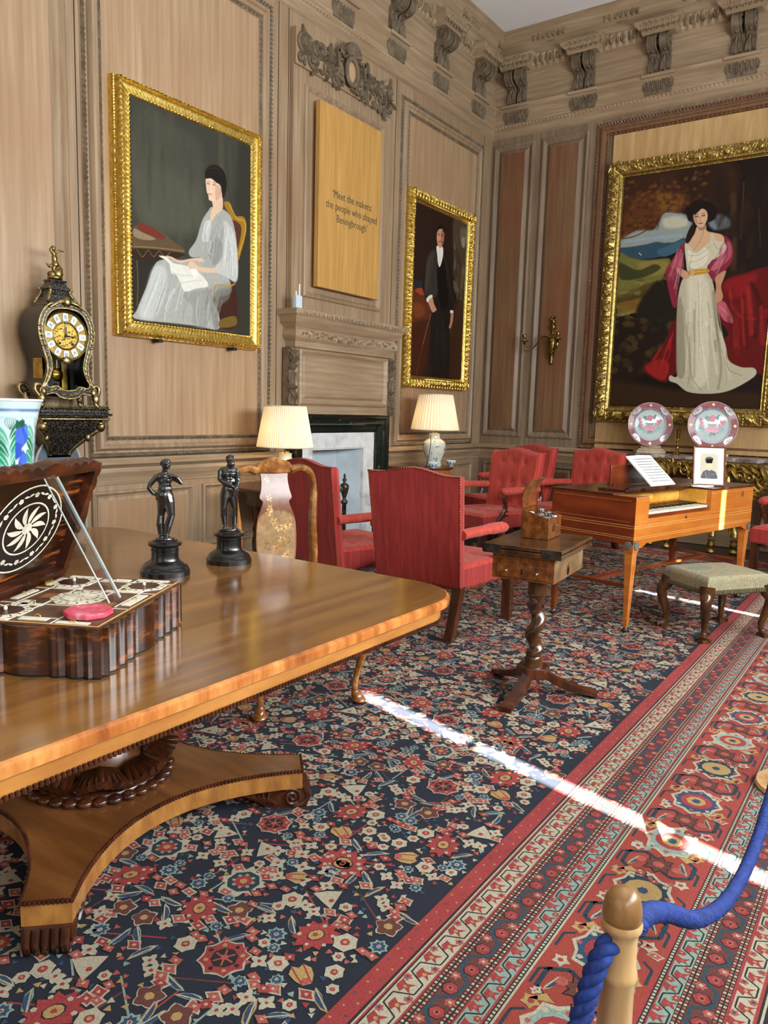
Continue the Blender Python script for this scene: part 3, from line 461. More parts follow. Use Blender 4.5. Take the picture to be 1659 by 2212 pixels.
def cornice(name, M, a, c, u0, pitch, n):
    b = MB(); run(b, a, c, ARC, step=.011, disp=leafband); o = struct(b.build(name, PINEH, smooth=50)); o.matrix_world = M
    for k in range(n):
        u = u0+pitch*k; rnd = random.Random(k)
        b = MB()     # apron below the bracket
        b.box((u, -.1, 5.108), (.36, .04, .035))
        b.build('apron_shelf', PINEH, o, bev=.006)
        b = MB(); b.box((u, -.055, 5.0), (.29, .012, .15))
        for i in range(7):
            q = u+(i-3)*.045; leaf(b, (q, 5.08), -PI/2+(i-3)*.05, .15-.012*abs(i-3), .026, .055, .022)
        for sg in (-1, 1):
            scroll(b, (u+sg*.115, 5.03), .045, 1.3, PI/2, sg, .011, .06)
            scroll(b, (u+sg*.05, 5.035), .032, 1.2, PI/2, -sg, .009, .062)
        b.build('carved_apron', CARVE, o, smooth=70)
        for sg in (-.066, .066):
            b = MB(); P = []
            prof = cat_([(.02, 5.13), (.05, 5.15), (.064, 5.22), (.05, 5.29), (.068, 5.335), (.125, 5.345), (.18, 5.375), (.2, 5.43), (.18, 5.485), (.12, 5.5), (.02, 5.5)], 4)
            b.prism([(-p, z) for p, z in prof], u+sg-.045, u+sg+.045, 'x')
            for e in (-.05, .05):          # rims and volute
                b.tube([(u+sg+e*.86, -(p+.004), z) for p, z in prof[8:-3]], .009, 6)
                q = [(u+sg+e, -(.135+(.055*(1-t/18))*math.cos(.9+t*.55)), 5.43+(.055*(1-t/18))*math.sin(.9+t*.55)) for t in range(18)]
                b.tube(q, .0085, 6)
            for i in range(3): b.ell((u+sg, -(.1+.026*i+.02), 5.345+.04*i), (.02, .022, .014), su=8, sv=6)
            leaf(b, (u+sg, 5.31), -PI/2, .19, .05, .06, .03); leaf(b, (u+sg-.02, 5.26), -PI/2-.2, .12, .024, .075, .02); leaf(b, (u+sg+.02, 5.26), -PI/2+.2, .12, .024, .075, .02)
            b.build('bracket', CARVE, o, smooth=50)
        b = MB()     # projecting cap above the pair of brackets
        b.prism([(u-.17, 5.5), (u+.17, 5.5), (u+.18, 5.525), (u+.2, 5.55), (u+.245, 5.6), (u+.26, 5.635), (u-.26, 5.635), (u-.245, 5.6), (u-.2, 5.55), (u-.18, 5.525)], -.19, -.05, 'y')
        b.prism([(u-.2, 5.55), (u+.2, 5.55), (u+.245, 5.6), (u+.26, 5.635), (u-.26, 5.635), (u-.245, 5.6)], -.235, -.19, 'y')
        b.build('bracket_cap', PINEH, o)
        b = MB()
        for i in range(8):
            q = u+(i-3.5)*.058; leaf(b, (q, 5.62), -PI/2+(i-3.5)*-.08, .085, .024, .225 if abs(i-3.5) < 3 else .2, .02)
            b.tube([(q+.03, -.2, 5.53), (q+.03, -.245, 5.6)], .007, 5)
        b.build('carved_cap', CARVL, o, smooth=70)
        b = MB()     # carved run of leaves between caps and the sprig on the crown moulding
        for i in range(9): q = u+pitch/2+(i-4)*.042; leaf(b, (q, 5.615), -PI/2+.25*math.sin(i*2.2), .085, .018, .1, .03); 
        for i in range(7):
            q = u+pitch*.5+(i-3)*.062; leaf(b, (q, 5.76), PI/2+(i-3)*.22, .1, .024, .155, .028)
            scroll(b, (q, 5.82), .025, 1, i, 1 if i % 2 else -1, .008, .17)
        for i in range(6): b.ell((u+pitch*.5+(i-2.5)*.02, -.135, 5.735), .008, su=6, sv=4)
        b.build('carved_sprig', CARVL, o, smooth=70)
    return o
cornice('trim_3', MA, BY, WBY, 8.50-.87*6, .87, 7)
cornice('trim_4', MBK, WAX, RX, -4.44, .85, 7)

# ================================================================ CHIMNEY BREAST
b = MB(); b.b2((5.23, 0, 2.25), (6.68, -.045, 4.335))
ov = wallobj('trim_5', MA, b, PINE)
b = MB(); frame(b, 5.37, 2.40, 6.58, 4.22, [(0, 0), (.005, .02), (.02, .03), (.035, .02), (.045, .004), (.06, -.005), (.075, -.02), (.085, -.02), (.095, -.03), (.1, -.035)], base=.045)
b.build('panel_moulding', PINE, ov)
b = MB(); b.b2((5.47, -.005, 2.5), (6.48, -.047, 4.12)); b.build('panel_field', PINEF, ov)
# carved cresting
b = MB(); b.b2((5.23, 0, 4.335), (6.68, -.07, 4.63)); cr = b.build('carved_frieze', PINE, ov)
b = MB(); cx = 5.955
for sg in (-1, 1):
    X = lambda d: cx+sg*d
    for d, z, r_, t_ in ((.62, 4.52, .075, 1.5), (.5, 4.42, .06, 1.4), (.4, 4.53, .07, 1.5), (.29, 4.42, .055, 1.3), (.66, 4.39, .045, 1.2), (.2, 4.38, .04, 1.2), (.55, 4.57, .035, 1.2)):
        scroll(b, (X(d), z), r_, t_, random.random()*6, sg*random.choice((-1, 1)), .019, .075)
    for i in range(44):
        d = .13+.54*random.random(); z = 4.365+.235*random.random(); a = random.random()*2*PI
        leaf(b, (X(d), z), a, .07+.06*random.random(), .022, .075, .035, random.uniform(-1.4, 1.4))
    leaf(b, (X(.14), 4.42), PI/2 if sg > 0 else PI/2, .16, .05, .08, .05, -sg*1.2)
    b.box((X(.2), -.1, 4.56), (.03, .05, .15)); b.box((X(.16), -.1, 4.62), (.09, .05, .025))
    scroll(b, (X(.1), 4.66), .05, 1.3, 0, sg, .02, .1); scroll(b, (X(.13), 4.4), .06, 1.3, 2, -sg, .018, .09)
for i in range(9):
    a = PI/2+(i-4)*.32; b.tube([(cx+.02*math.cos(a), -.11, 4.63+.02*math.sin(a)), (cx+.12*math.cos(a), -.13, 4.63+.12*math.sin(a))], [.01, .024], 8)
b.tube([(cx+.085*math.cos(t*.2618), -.12, 4.5+.115*math.sin(t*.2618)) for t in range(24)], .022, 8, closed=True)
b.build('carving', CARVE, ov, smooth=60)
b = MB(); b.ell((cx, -.1, 4.5), (.07, .035, .1), su=20, sv=12); b.build('oval_boss', mat('bare_pine', 'b08f6a', .6), ov)
# shelf with carved ogee, panel below
b = MB()
SH = [(.0, 2.26), (.235, 2.26), (.24, 2.25), (.235, 2.215), (.215, 2.205), (.2, 2.19), (.195, 2.15), (.15, 2.12), (.14, 2.11), (.15, 2.09), (.165, 2.06), (.155, 2.02), (.125, 1.995), (.12, 1.99), (.12, 1.94), (.105, 1.93), (.1, 1.93), (.1, 1.34)]
b2_ = []
for side in (0, 1, 2):
    nn = 150 if side == 1 else 14; pts = []
    for i in range(nn+1):
        t = i/nn; row = []
        for j, (o_, z) in enumerate(SH):
            e = max(o_-.1, -.1)
            L0, L1 = 5.23-e, 6.71+e
            dd = 0
            if j in (2, 3): dd = .008*math.sin(i*1.9)
            if j in (10, 11): dd = .010*math.sin(i*1.3)+.006*math.sin(i*3.1)
            if side == 1: row.append((L0+(L1-L0)*t, -(o_+dd), z))
            elif side == 0: row.append((L0, -(o_)*t, z))
            else: row.append((L1, -(o_)*(1-t), z))
        pts.append(row)
    n0 = len(b.v); W_ = len(SH)
    b.add([p for r_ in pts for p in r_], [(i*W_+j, (i+1)*W_+j, (i+1)*W_+j+1, i*W_+j+1) for i in range(nn) for j in range(W_-1)])
b.b2((5.2, 0, 2.24), (6.74, -.1, 2.259)); b.b2((5.24, 0, 1.34), (6.70, -.099, 2.24))
mant = struct(b.build('trim_6', PINEH, smooth=50)); mant.matrix_world = MA
b = MB()
for i in range(62):     # carved leaf trail on the cushion moulding
    u = 5.24+i*.0238; leaf(b, (u, 2.055+.012*math.sin(i)), random.random()*6.28, .035, .013, .155, .02)
for i in range(66): b.ell((5.19+i*.0236, -.238, 2.232), (.009, .01, .016), su=6, sv=5)
b.build('carving', CARVL, mant, smooth=70)
b = MB(); frame(b, 5.27, 1.42, 6.66, 1.93, [(0, 0), (.004, .022), (.02, .034), (.035, .026), (.045, .01), (.06, .005), (.085, .03)], base=.1); b.b2((5.35, -.1, 1.5), (6.58, -.128, 1.85))
b.build('overmantel_panel', PINEH, mant)
for u in (5.2, 6.74):   # carved trusses at the two ends
    b = MB(); b.b2((u-.04, -.02, 1.34), (u+.04, -.085, 1.93))
    for i, (z, o_, h) in enumerate(((1.9, .12, .035), (1.84, .135, .04), (1.77, .12, .03), (1.58, .115, .03), (1.5, .13, .05), (1.42, .12, .03), (1.37, .13, .035))):
        b.ell((u, -(o_-.03), z), (.042, .035, h), su=10, sv=8)
        for s_ in (-.028, 0, .028): b.tube([(u+s_, -(o_-.03), z+h), (u+s_, -(o_+.014), z), (u+s_, -(o_-.02), z-h)], .011, 6)
    for z in (1.66, 1.47): leaf(b, (u-.02, z+.05), -PI/2-.2, .12, .03, .1, .03, .6); leaf(b, (u+.02, z+.05), -PI/2+.2, .12, .03, .1, .03, -.6)
    b.build('truss', CARVE, mant, smooth=60)
# fireplace
fp = thing('fireplace', 'dark green marble chimneypiece with white marble slips under the carved wooden shelf', 'fireplace', M=MA)
GP = [(0, 0), (.0, .12), (.012, .135), (.03, .13), (.045, .105), (.06, .1), (.085, .1), (.1, .08), (.115, .065), (.125, .06), (.14, .075), (.155, .07), (.16, .05), (.18, .045), (.18, 0)]
b = MB()
def Uframe(b, u0, u1, top, prof):
    W_ = len(prof); vs = []
    for k in range(4):
        for d, h in prof:
            vs.append([(u0+d, -h, 0), (u0+d, -h, top-d), (u1-d, -h, top-d), (u1-d, -h, 0)][k])
    b.add(vs, [(k*W_+j, (k+1)*W_+j, (k+1)*W_+j+1, k*W_+j+1) for k in range(3) for j in range(W_-1)])
Uframe(b, 5.23, 6.72, 1.335, GP); b.build('green_marble_surround', GREENM, fp, smooth=30)
b = MB(); Uframe(b, 5.40, 6.55, 1.16, [(0, 0), (0, .05), (.15, .05), (.155, .04), (.165, .04), (.165, -.1)]); b.build('white_marble_slip', WHITEM, fp, smooth=30)
LIME = mat('limewashed_fireback', 'aebac0', .85, c2='c6d0d4', c3='b9c5ca', scale=4, bump=.2, bscale=20)
b = MB(); n = .0
b.add([(5.565, -.0, 0), (6.385, -.0, 0), (6.385, -.0, 1.0), (5.565, -.0, 1.0), (5.7, .22, 0), (6.25, .22, 0), (6.25, .22, 1.0), (5.7, .22, 1.0)], [(4, 5, 6, 7), (0, 4, 7, 3), (5, 1, 2, 6), (0, 1, 5, 4), (3, 7, 6, 2)])
b.build('fireback', LIME, fp, smooth=0)
b = MB(); b.b2((5.3, -.13, 0), (6.62, -.6, .012)); b.build('hearth_slab', mat('hearth_stone', '8d8a84', .6, c2='a5a19a', scale=6), fp)
# ================================================================ CARPET
RUG = [mat('rug_navy', '131a28', .95, c2='1c2740', c3='121721', scale=120, stretch=(1, 3, 1), bump=.5, bscale=420, contrast=(.3, .7), bdist=.002, detail=3)]
def rc(n, a, b_): RUG.append(mat('rug_'+n, a, .95, c2=b_, scale=160, stretch=(1, 2.2, 1), bump=.6, bscale=420, bdist=.002, contrast=(.3, .7), detail=3, blotch=(a, 3, .5))); return len(RUG)-1
cR = rc('red', '751f22', 'a5423e'); cW = rc('ivory', '8c866f', 'bdb69e'); cP = rc('rose', '86332f', 'b26456'); cB = rc('blue', '182b44', '34506c')
cG = rc('gold', '8a6f42', 'b8985f'); cM = rc('mint', '62796f', '96a89a'); cN = rc('teal', '142430', '1f3a48'); cK = rc('black', '14120f', '241f1a'); cD = rc('brick', '742620', 'a34536'); cBr = rc('brown', '47231f', '6e3c33')
cT = rc('teal_blue', '172e3c', '2b4c5c')
rb = MB(); LZ = .0004
X0, X1, Y0, Y1 = -4.45, -.16, -.9, 8.34
def poly(P, c, z, q=True):
    if q: P = [(round(x/.0025)*.0025, round(y/.0025)*.0025) for x, y in P]
    rb.m = c; rb.add([(x, y, z*LZ) for x, y in P], [tuple(range(len(P)))])
rb.m = 0; rb.b2((X0, Y0, -.006), (X1, Y1, 0))
def ring(cx, cy, r, n=12, lob=0, amp=0, a0=0, sx=1, sy=1, rot=0):
    out = []
    for k in range(n):
        a = 2*PI*k/n; q = r*(1+amp*math.cos(lob*a)); x, y = sx*q*math.cos(a+a0), sy*q*math.sin(a+a0)
        out.append((cx+x*math.cos(rot)-y*math.sin(rot), cy+x*math.sin(rot)+y*math.cos(rot)))
    return out
def line(x0, y0, x1, y1, w_, c, z):
    L = math.hypot(x1-x0, y1-y0) or 1; nx, ny = -(y1-y0)/L*w_/2, (x1-x0)/L*w_/2
    poly([(x0+nx, y0+ny), (x1+nx, y1+ny), (x1-nx, y1-ny), (x0-nx, y0-ny)], c, z, False)
def zz(z): return z+random.random()*.45
def flower(kind, x, y, s, a):
    if kind == 0:    # big red palmette with serrated edge
        poly(ring(x, y, s*1.08, 20, 10, .16, sx=1.25, rot=a), cK, zz(3)); poly(ring(x, y, s, 20, 10, .17, sx=1.25, rot=a), cR, zz(4)); poly(ring(x, y, s*.42, 10, sx=1.3, rot=a), cK, 5); poly(ring(x, y, s*.36, 10, sx=1.3, rot=a), cG, 6); poly(ring(x, y, s*.16, 6, rot=a), cR, 7)
        for t in range(6): q = a+t*PI/3+.4; poly(ring(x+s*.95*math.cos(q), y+s*.85*math.sin(q), s*.14, 5), cW, 6)
    elif kind == 1:  # ivory rosette
        poly(ring(x, y, s, 18, 6, .12, a), cW, zz(4)); poly(ring(x, y, s*.42, 8), cR, 5); poly(ring(x, y, s*.2, 5), cG, 6)
    elif kind == 2:  # ivory star flower
        poly(ring(x, y, s, 16, 4, .34, a), cW, zz(4)); poly(ring(x, y, s*.28, 6), cR, 5)
    elif kind == 3:  # brown-red rosette
        poly(ring(x, y, s*1.12, 20, 5, .16, a), cW, zz(3)); poly(ring(x, y, s, 20, 5, .18, a), cBr, zz(4)); poly(ring(x, y, s*.4, 6), cG, 5)
    elif kind == 4:  # pale blue ring flower
        poly(ring(x, y, s, 16, 8, .16, a), cM, zz(4)); poly(ring(x, y, s*.72, 16, 8, .16, a), cB, 5); poly(ring(x, y, s*.3, 6), cW, 6); poly(ring(x, y, s*.14, 5), cR, 7)
    elif kind == 5:  # gold shell palmette
        P = [(x+s*(u*math.cos(a)-v*math.sin(a)), y+s*(u*math.sin(a)+v*math.cos(a))) for u, v in ((-.8, -.3), (-.2, -.7), (.5, -.8), (1, -.4), (.8, 0), (1.1, .4), (.5, .8), (-.2, .6), (-.8, .3))]
        poly(P, cG, zz(4)); line(*P[0], *P[3], .004, cR, 5); line(*P[8], *P[5], .004, cR, 5); poly(ring(x-s*.5*math.cos(a), y-s*.5*math.sin(a), s*.3, 7), cP, 6)
    elif kind == 6:  # ivory triangle palmette
        P = [(x+s*(u*math.cos(a)-v*math.sin(a)), y+s*(u*math.sin(a)+v*math.cos(a))) for u, v in ((-1, 0), (-.2, -.5), (.8, -1), (.9, 0), (.8, 1), (-.2, .5))]
        poly(P, cW, zz(4)); poly(ring(x+s*.2, y, s*.2, 6), cR, 5)
    elif kind == 7:  # blue curled leaf with pale edge
        P = [(x+s*(u*math.cos(a)-v*math.sin(a)), y+s*(u*math.sin(a)+v*math.cos(a))) for u, v in ((-1.5, 0), (-.8, -.35), (0, -.4), (.8, -.2), (1.4, .3), (.9, .35), (.2, .3), (-.6, .3))]
        poly([(x+(p-x)*1.2, y+(q-y)*1.28) for p, q in P], random.choice((cW, cM, cG)), zz(2)); poly(P, cB, zz(3)); line(*P[0], *P[4], .004, cW, 5)
    elif kind == 8:  # eight-lobed medallion
        poly(ring(x, y, s*1.1, 24, 8, .1, a), cW, zz(3)); poly(ring(x, y, s, 24, 8, .12, a), cR, zz(4)); poly(ring(x, y, s*.62, 8, a0=a), cK, 5)
        for t in range(8): q = a+t*PI/4; poly(ring(x+s*.8*math.cos(q), y+s*.8*math.sin(q), s*.12, 5), cG if t % 2 else cK, 6)
        for t in range(6): q = a+t*PI/3; line(x, y, x+s*.5*math.cos(q), y+s*.5*math.sin(q), .005, cP, 6)
        poly(ring(x, y, s*.2, 6), cP, 7)
    elif kind == 9:  # white branched octagon
        poly(ring(x, y, s*1.3, 32, 8, .2, a), cW, zz(2.6)); poly(ring(x, y, s*.98, 8, a0=a), cN, zz(4)); poly(ring(x, y, s*.6, 8, a0=a), cR, 5)
        for t in range(8): q = a+t*PI/4; poly(ring(x+s*.6*math.cos(q), y+s*.6*math.sin(q), s*.13, 5), cG if t % 2 else cM, 6)
        poly(ring(x, y, s*.24, 6), cG, 7)
    elif kind == 10: poly(ring(x, y, s*1.35, 8, 4, .2, a, sx=1.4), cW if int(x*997) % 2 else cK, zz(3.4)); poly(ring(x, y, s, 8, 4, .2, a, sx=1.4), cP if int(y*997) % 3 else cR, zz(4)); poly(ring(x, y, s*.4, 5), cW, 5)
    else: poly(ring(x, y, s, 6, 3, .3, a), random.choice((cW, cP, cG, cM, cR, cB)), zz(3))
# one repeat of the all-over design, mirrored and drifting like a hand-knotted field
rr = random.Random(11); tile = []; TX, TY = .66, .56
big = [(0, .0, .0, .058, .3), (8, .33, .05, .056, 0), (0, .18, .27, .05, 1.9), (9, .5, .3, .052, .4), (0, .52, .14, .045, .9), (5, .12, .14, .042, .5), (5, .4, .41, .036, 2.6), (6, .25, .40, .045, .8), (6, .58, .47, .04, 3.6),
       (3, .05, .42, .034, 0), (3, .42, .2, .03, 1), (3, .62, .03, .03, 2), (1, .1, .3, .032, 0), (1, .2, .13, .028, .5), (1, .33, .33, .03, 1), (1, .45, .02, .028, 0), (1, .06, .2, .026, 0), (4, .27, .2, .027, 0), (4, .6, .22, .026, 0), (4, .02, .34, .024, 0), (4, .34, .5, .027, 0)]
for k, x, y, s_, a in big: tile.append((k, x, y, s_, a))
for k in range(9):                                  # sprays of small ivory flowers
    a = k*.7; tile.append((2, (.3+.07*(k % 3)+.05*(k//3)) % TX, (.44+.05*(k//3)-.03*(k % 3)) % TY, .022, a))
pts = [(t[1], t[2], t[3]) for t in tile]
tries = 0
while len(tile) < 230 and tries < 16000:
    tries += 1; x, y = rr.random()*TX, rr.random()*TY; k = rr.choice((2, 2, 7, 7, 10, 10, 10, 11, 11, 11, 1, 4)) if tries < 3000 else rr.choice((10, 11, 11, 2)); s_ = {2: .02, 7: .024, 10: .013, 11: .008, 1: .018, 4: .018}[k]*(1 if tries < 3000 else rr.uniform(.5, .9))
    if all(min(abs(x-p), TX-abs(x-p))**2+min(abs(y-q), TY-abs(y-q))**2 > (s_*.85+r_*.95)**2 for p, q, r_ in pts): tile.append((k, x, y, s_, rr.random()*6.28)); pts.append((x, y, s_))
FX0, FX1, FY0, FY1 = -3.85, -1.0, -.5, 7.66
i0 = 0; yy = FY0
for j in range(15):
    for i in range(5):
        ox, oy = FX1-TX*(i+1)-(TX*.5 if j % 2 else 0)+TX*.5, FY0+j*TY
        mir = (i+j) % 2
        for k in range(16):
            a = .5+k*1.05; px, py = ox+rr.random()*TX, oy+rr.random()*TY; L = .16+.1*rr.random(); 
            if FX0 < px < FX1-.2 and py+L < FY1: line(px, py, px+L*math.cos(a), py+L*math.sin(a), .0055, (cR, cBr, cW, cR)[k % 4] if k % 4 != 2 else cM, 1.2+k*.04)
        for k, x, y, s_, a in tile:
            px = ox+(TX-x if mir else x)+.012*math.sin(7*oy+9*y); py = oy+y+.012*math.sin(5*ox+8*x)
            if FX0+s_ < px < FX1-s_*1.1 and FY0+s_ < py < FY1-s_: flower(k, px, py, s_*(.92+.16*rr.random()), (PI-a if mir else a))
# border bands along the window side: x ranges, ground, pattern
def dots(x0, x1, c, d, rows=1, y0=Y0, y1=Y1):
    poly([(x0, y0), (x1, y0), (x1, y1), (x0, y1)], c, 2, False); n = int((min(y1, 8.3)-y0)/.0125)
    for r_ in range(rows):
        xc = x0+(x1-x0)*(r_+.5)/rows
        for k in range(n):
            y = y0+.006+k*.0125; 
            if y < .5: continue
            poly([(xc-.0035, y-.004), (xc+.0035, y-.004), (xc+.0035, y+.004), (xc-.0035, y+.004)], d if (k % 2 or rows == 1) else cP, 3, False)
def band(x0, x1, c, z=1.8, y0=Y0, y1=Y1): poly([(x0, y0), (x1, y0), (x1, y1), (x0, y1)], c, z, False)
wob = lambda y: .0
def vine(x0, x1, ground, vc, f1, f2, pitch, w_=.012, zag=True):
    band(x0, x1, ground); xm = (x0+x1)/2; h = (x1-x0)*.36; y = .35; k = 0
    while y < 8.25:
        sg = 1 if k % 2 else -1
        if zag:
            line(xm-sg*h, y, xm+sg*h, y+pitch*.35, w_, vc, 3+.3*(k % 2)); line(xm+sg*h, y+pitch*.35, xm+sg*h, y+pitch*.65, w_, vc, 3.2); line(xm+sg*h, y+pitch*.65, xm-sg*-1*h*.0+sg*h, y+pitch, w_, vc, 3.1)
        f1(xm-sg*h*.35, y+pitch*.5, sg); f2(xm+sg*h*.9, y+pitch*.02, sg); y += pitch; k += 1
def hexf(s_, c1, c2, c3):
    def f(x, y, sg): poly(ring(x, y, s_*1.15, 6), cK, 3.6); poly(ring(x, y, s_, 6), c1, 4); poly(ring(x, y, s_*.5, 6), c2, 5); poly(ring(x, y, s_*.22, 4), c3, 6)
    return f
def star(s_, c1, c2):
    def f(x, y, sg): poly(ring(x, y, s_, 12, 6, .2), c1, 3.7); poly(ring(x, y, s_*.4, 6), c2, 5)
    return f
def bfly(s_, c1, c2):
    def f(x, y, sg):
        poly([(x-s_, y-s_*.3), (x-s_*.2, y-s_), (x, y-s_*.2), (x+s_, y-s_*.6), (x+s_*.4, y+s_*.2), (x+s_, y+s_), (x-s_*.1, y+s_*.5), (x-s_*.9, y+s_*.9)], c1, 3.7); poly(ring(x, y, s_*.3, 5), c2, 5)
    return f
band(-1.004, -.982, cK, 1.6); band(-1.0, -.944, cR)
for k in range(330):
    y = .5+k*.0235; poly(ring(-.985+.026*(k % 2)+rr.uniform(-.003, .003), y, .0042, 4), cG if k % 3 else cB, 3)
def strip(a, c, cl, z=2.2): band(a, c, cl, z)
for xs in (((-.944, -.937, cK), (-.937, -.932, cW), (-.932, -.927, cR), (-.927, -.923, cK)),): 
    for a, c, l in xs: strip(a, c, l)
vine(-.923, -.858, cW, cK, bfly(.021, cR, cG), star(.011, cP, cB), .062, .004)
strip(-.858, -.852, cR); dots(-.852, -.828, cK, cW, 2)
vine(-.828, -.776, cBr, cT, hexf(.02, cR, cP, cK), star(.013, cP, cW), .085, .009)
dots(-.776, -.752, cK, cW, 2); strip(-.752, -.747, cR)
vine(-.747, -.7, cM, cK, bfly(.018, cR, cP), star(.01, cR, cG), .058, .004)
strip(-.7, -.694, cR); dots(-.694, -.68, cK, cW, 1); strip(-.68, -.674, cW)
band(-.674, -.412, cD)
y = .2; k = 0
while y < 8.3:                                    # main border: medallions, branching teal arms, blossoms
    xc = -.543
    if k % 2 == 0:
        poly(ring(xc, y, .098, 16, 8, .1, sx=.86, sy=1.0), cW, 3); poly(ring(xc, y, .085, 16, 8, .1, sx=.86), (cN, cM, cB)[(k//2) % 3], 3.6); poly(ring(xc, y, .055, 12), cR if (k//2) % 3 else cG, 4.4); poly(ring(xc, y, .034, 8), cG, 5); poly(ring(xc, y, .016, 6), cB, 6)
        for t in range(8): q = t*PI/4; poly(ring(xc+.07*math.cos(q), y+.076*math.sin(q), .009, 5), cW if t % 2 else cP, 5)
    else:
        poly(ring(xc, y, .045, 16, 8, .22), cK, 3.4); poly(ring(xc, y, .04, 16, 8, .24), cBr, 4); poly(ring(xc, y, .018, 8), cP, 5)
        for sg in (-1, 1):
            P = [(xc, y-sg*.02), (xc+sg*.05, y-sg*.05), (xc+sg*.1, y-sg*.02), (xc+sg*.1, y+sg*.05), (xc+sg*.06, y+sg*.08)]
            for p, q in zip(P, P[1:]): line(*p, *q, .013, cN, 3.1+.1*sg)
            poly(ring(xc+sg*.09, y+sg*.105, .022, 10, 5, .2), cG, 4); poly(ring(xc+sg*.09, y+sg*.105, .01, 5), cR, 5)
            poly(ring(xc-sg*.085, y+sg*.07, .02, 10, 5, .25), cW, 4); poly(ring(xc-sg*.085, y+sg*.07, .008, 5), cR, 5)
            poly(ring(xc+sg*.055, y, .017, 8), cP, 4.1); poly([(xc-sg*.04, y-sg*.08), (xc-sg*.1, y-sg*.1), (xc-sg*.07, y-sg*.06)], cG, 4)
            flower(7, xc-sg*.07, y-sg*.02, .02, 1.2*sg)
    for t in range(7):
        flower(rr.choice((2, 10, 11, 11)), xc+rr.uniform(-.11, .11), y+.085+rr.uniform(-.02, .02), .011, rr.random()*6)
    for sg in (-1, 1): line(xc+sg*.118, y-.05, xc+sg*.118, y+.01, .008, cN, 3); line(xc+sg*.118, y+.01, xc+sg*.09, y+.03, .008, cN, 3)
    y += .165; k += 1
strip(-.412, -.406, cR); dots(-.406, -.392, cK, cW, 1); strip(-.392, -.388, cR)
vine(-.388, -.344, cM, cK, bfly(.017, cR, cP), star(.01, cR, cG), .058, .004)
dots(-.344, -.322, cK, cW, 2)
vine(-.322, -.264, cBr, cT, hexf(.021, cR, cP, cK), star(.014, cP, cW), .085, .009)
dots(-.264, -.243, cK, cW, 2); strip(-.243, -.236, cR)
vine(-.236, -.186, cW, cK, bfly(.019, cR, cG), star(.01, cP, cB), .062, .004)
strip(-.186, -.178, cR, 2.4); strip(-.178, -.168, cK, 2.5); strip(-.172, -.166, cW, 2.6)
# end borders, far side
for y0, y1, c in ((7.66, 7.72, cR), (7.72, 7.74, cK), (7.74, 7.8, cW), (7.8, 7.86, cN), (7.86, 7.92, cM), (7.92, 8.18, cD), (8.18, 8.24, cM), (8.24, 8.3, cN), (8.3, 8.34, cR)):
    poly([(X0, y0), (-.96, y0), (-.96, y1), (X0, y1)], c, 2.7, False)
    for k in range(60 if y1-y0 > .05 else 0): flower(rr.choice((1, 2, 3, 10)), X0+.05+k*.055, (y0+y1)/2+rr.uniform(-.01, .01), min(.022, (y1-y0)*.4), rr.random()*6)
tag(rb.build('carpet', RUG, smooth=0), 'large worn Persian carpet, navy floral field with wide red and cream borders', 'carpet')
# ================================================================ PICTURES
def picture(name, label, M, x0, z0, x1, z1, ins, dep, prof, bg, layers, k, res, gold, disp, step=.006, extra=None, seed=1, frm='picture_frame'):
    t = thing(name, label, 'painting', M=M @ Matrix.Translation((x0, 0, z0))); W, H = x1-x0, z1-z0
    b = MB(); frame(b, 0, 0, W, H, prof, step=step, disp=disp); b.build(frm, gold, t, smooth=50)
    b = MB(); b.b2((.01, 0, .01), (W-.01, -.02, H-.01)); b.build('stretcher', MAHD, t)
    cw, ch = W-2*ins, H-2*ins; nx, ny = int(cw/res), int(ch/res)
    img = raster(nx, ny, cw, ch, bg, layers, k, seed=seed)
    painted('canvas', lambda u, v: (ins+u*cw, -dep, ins+v*ch), nx, ny, img, PAINT, t)
    if extra: b = MB(); extra(b, W, H); b.build('carved_ornament', gold, t, smooth=60)
    return t
PR1 = [(0, 0), (0, .05), (.004, .06), (.012, .062), (.013, .1), (.016, .112), (.022, .122), (.029, .12), (.032, .108), (.037, .11), (.041, .098), (.044, .094), (.094, .09), (.097, .096), (.102, .1), (.108, .096), (.115, .082), (.12, .078)]
def d1(s_, j, L):
    if j in (1, 2, 3): return .004*math.sin(2*PI*s_/.02)
    if j in (5, 6, 7): return .009*math.sin(2*PI*(s_+j*.006)/.034)
    if j in (13, 14, 15): return .005*math.sin(2*PI*(s_+j*.004)/.03)
    return 0
P1_ = picture('portrait_painting', 'gilt-framed portrait of a seated woman in a pale grey dress holding papers', MA, 3.40, 1.87, 4.79, 3.61, .115, .09, PR1, '3b3b32', PA1[:2]+dab(60, 0, 350, 1000, 1000, ('45463b', '504f42', '39392f', '4b4a3a'), 25, 140, .35, 14, 3)+PA1[2:], .00132, .0042, GOLD, d1)
for u in (3.75, 4.5): b = MB(); b.b2((u-.02-3.4, -.03, -.022), (u+.02-3.4, -.1, .002)); b.build('security_bracket', BLACK, P1_)
PR2 = [(0, 0), (0, .06), (.01, .095), (.025, .12), (.045, .128), (.06, .118), (.072, .1), (.08, .098), (.088, .108), (.1, .108), (.106, .09), (.118, .085), (.13, .08), (.138, .07)]
def d2(s_, j, L):
    if 1 < j < 6: return .012*math.sin(2*PI*s_/.06+j*1.3)+.008*math.sin(2*PI*s_/.023+j*2)
    if j in (7, 8, 9): return .005*math.sin(2*PI*s_/.018)
    return 0
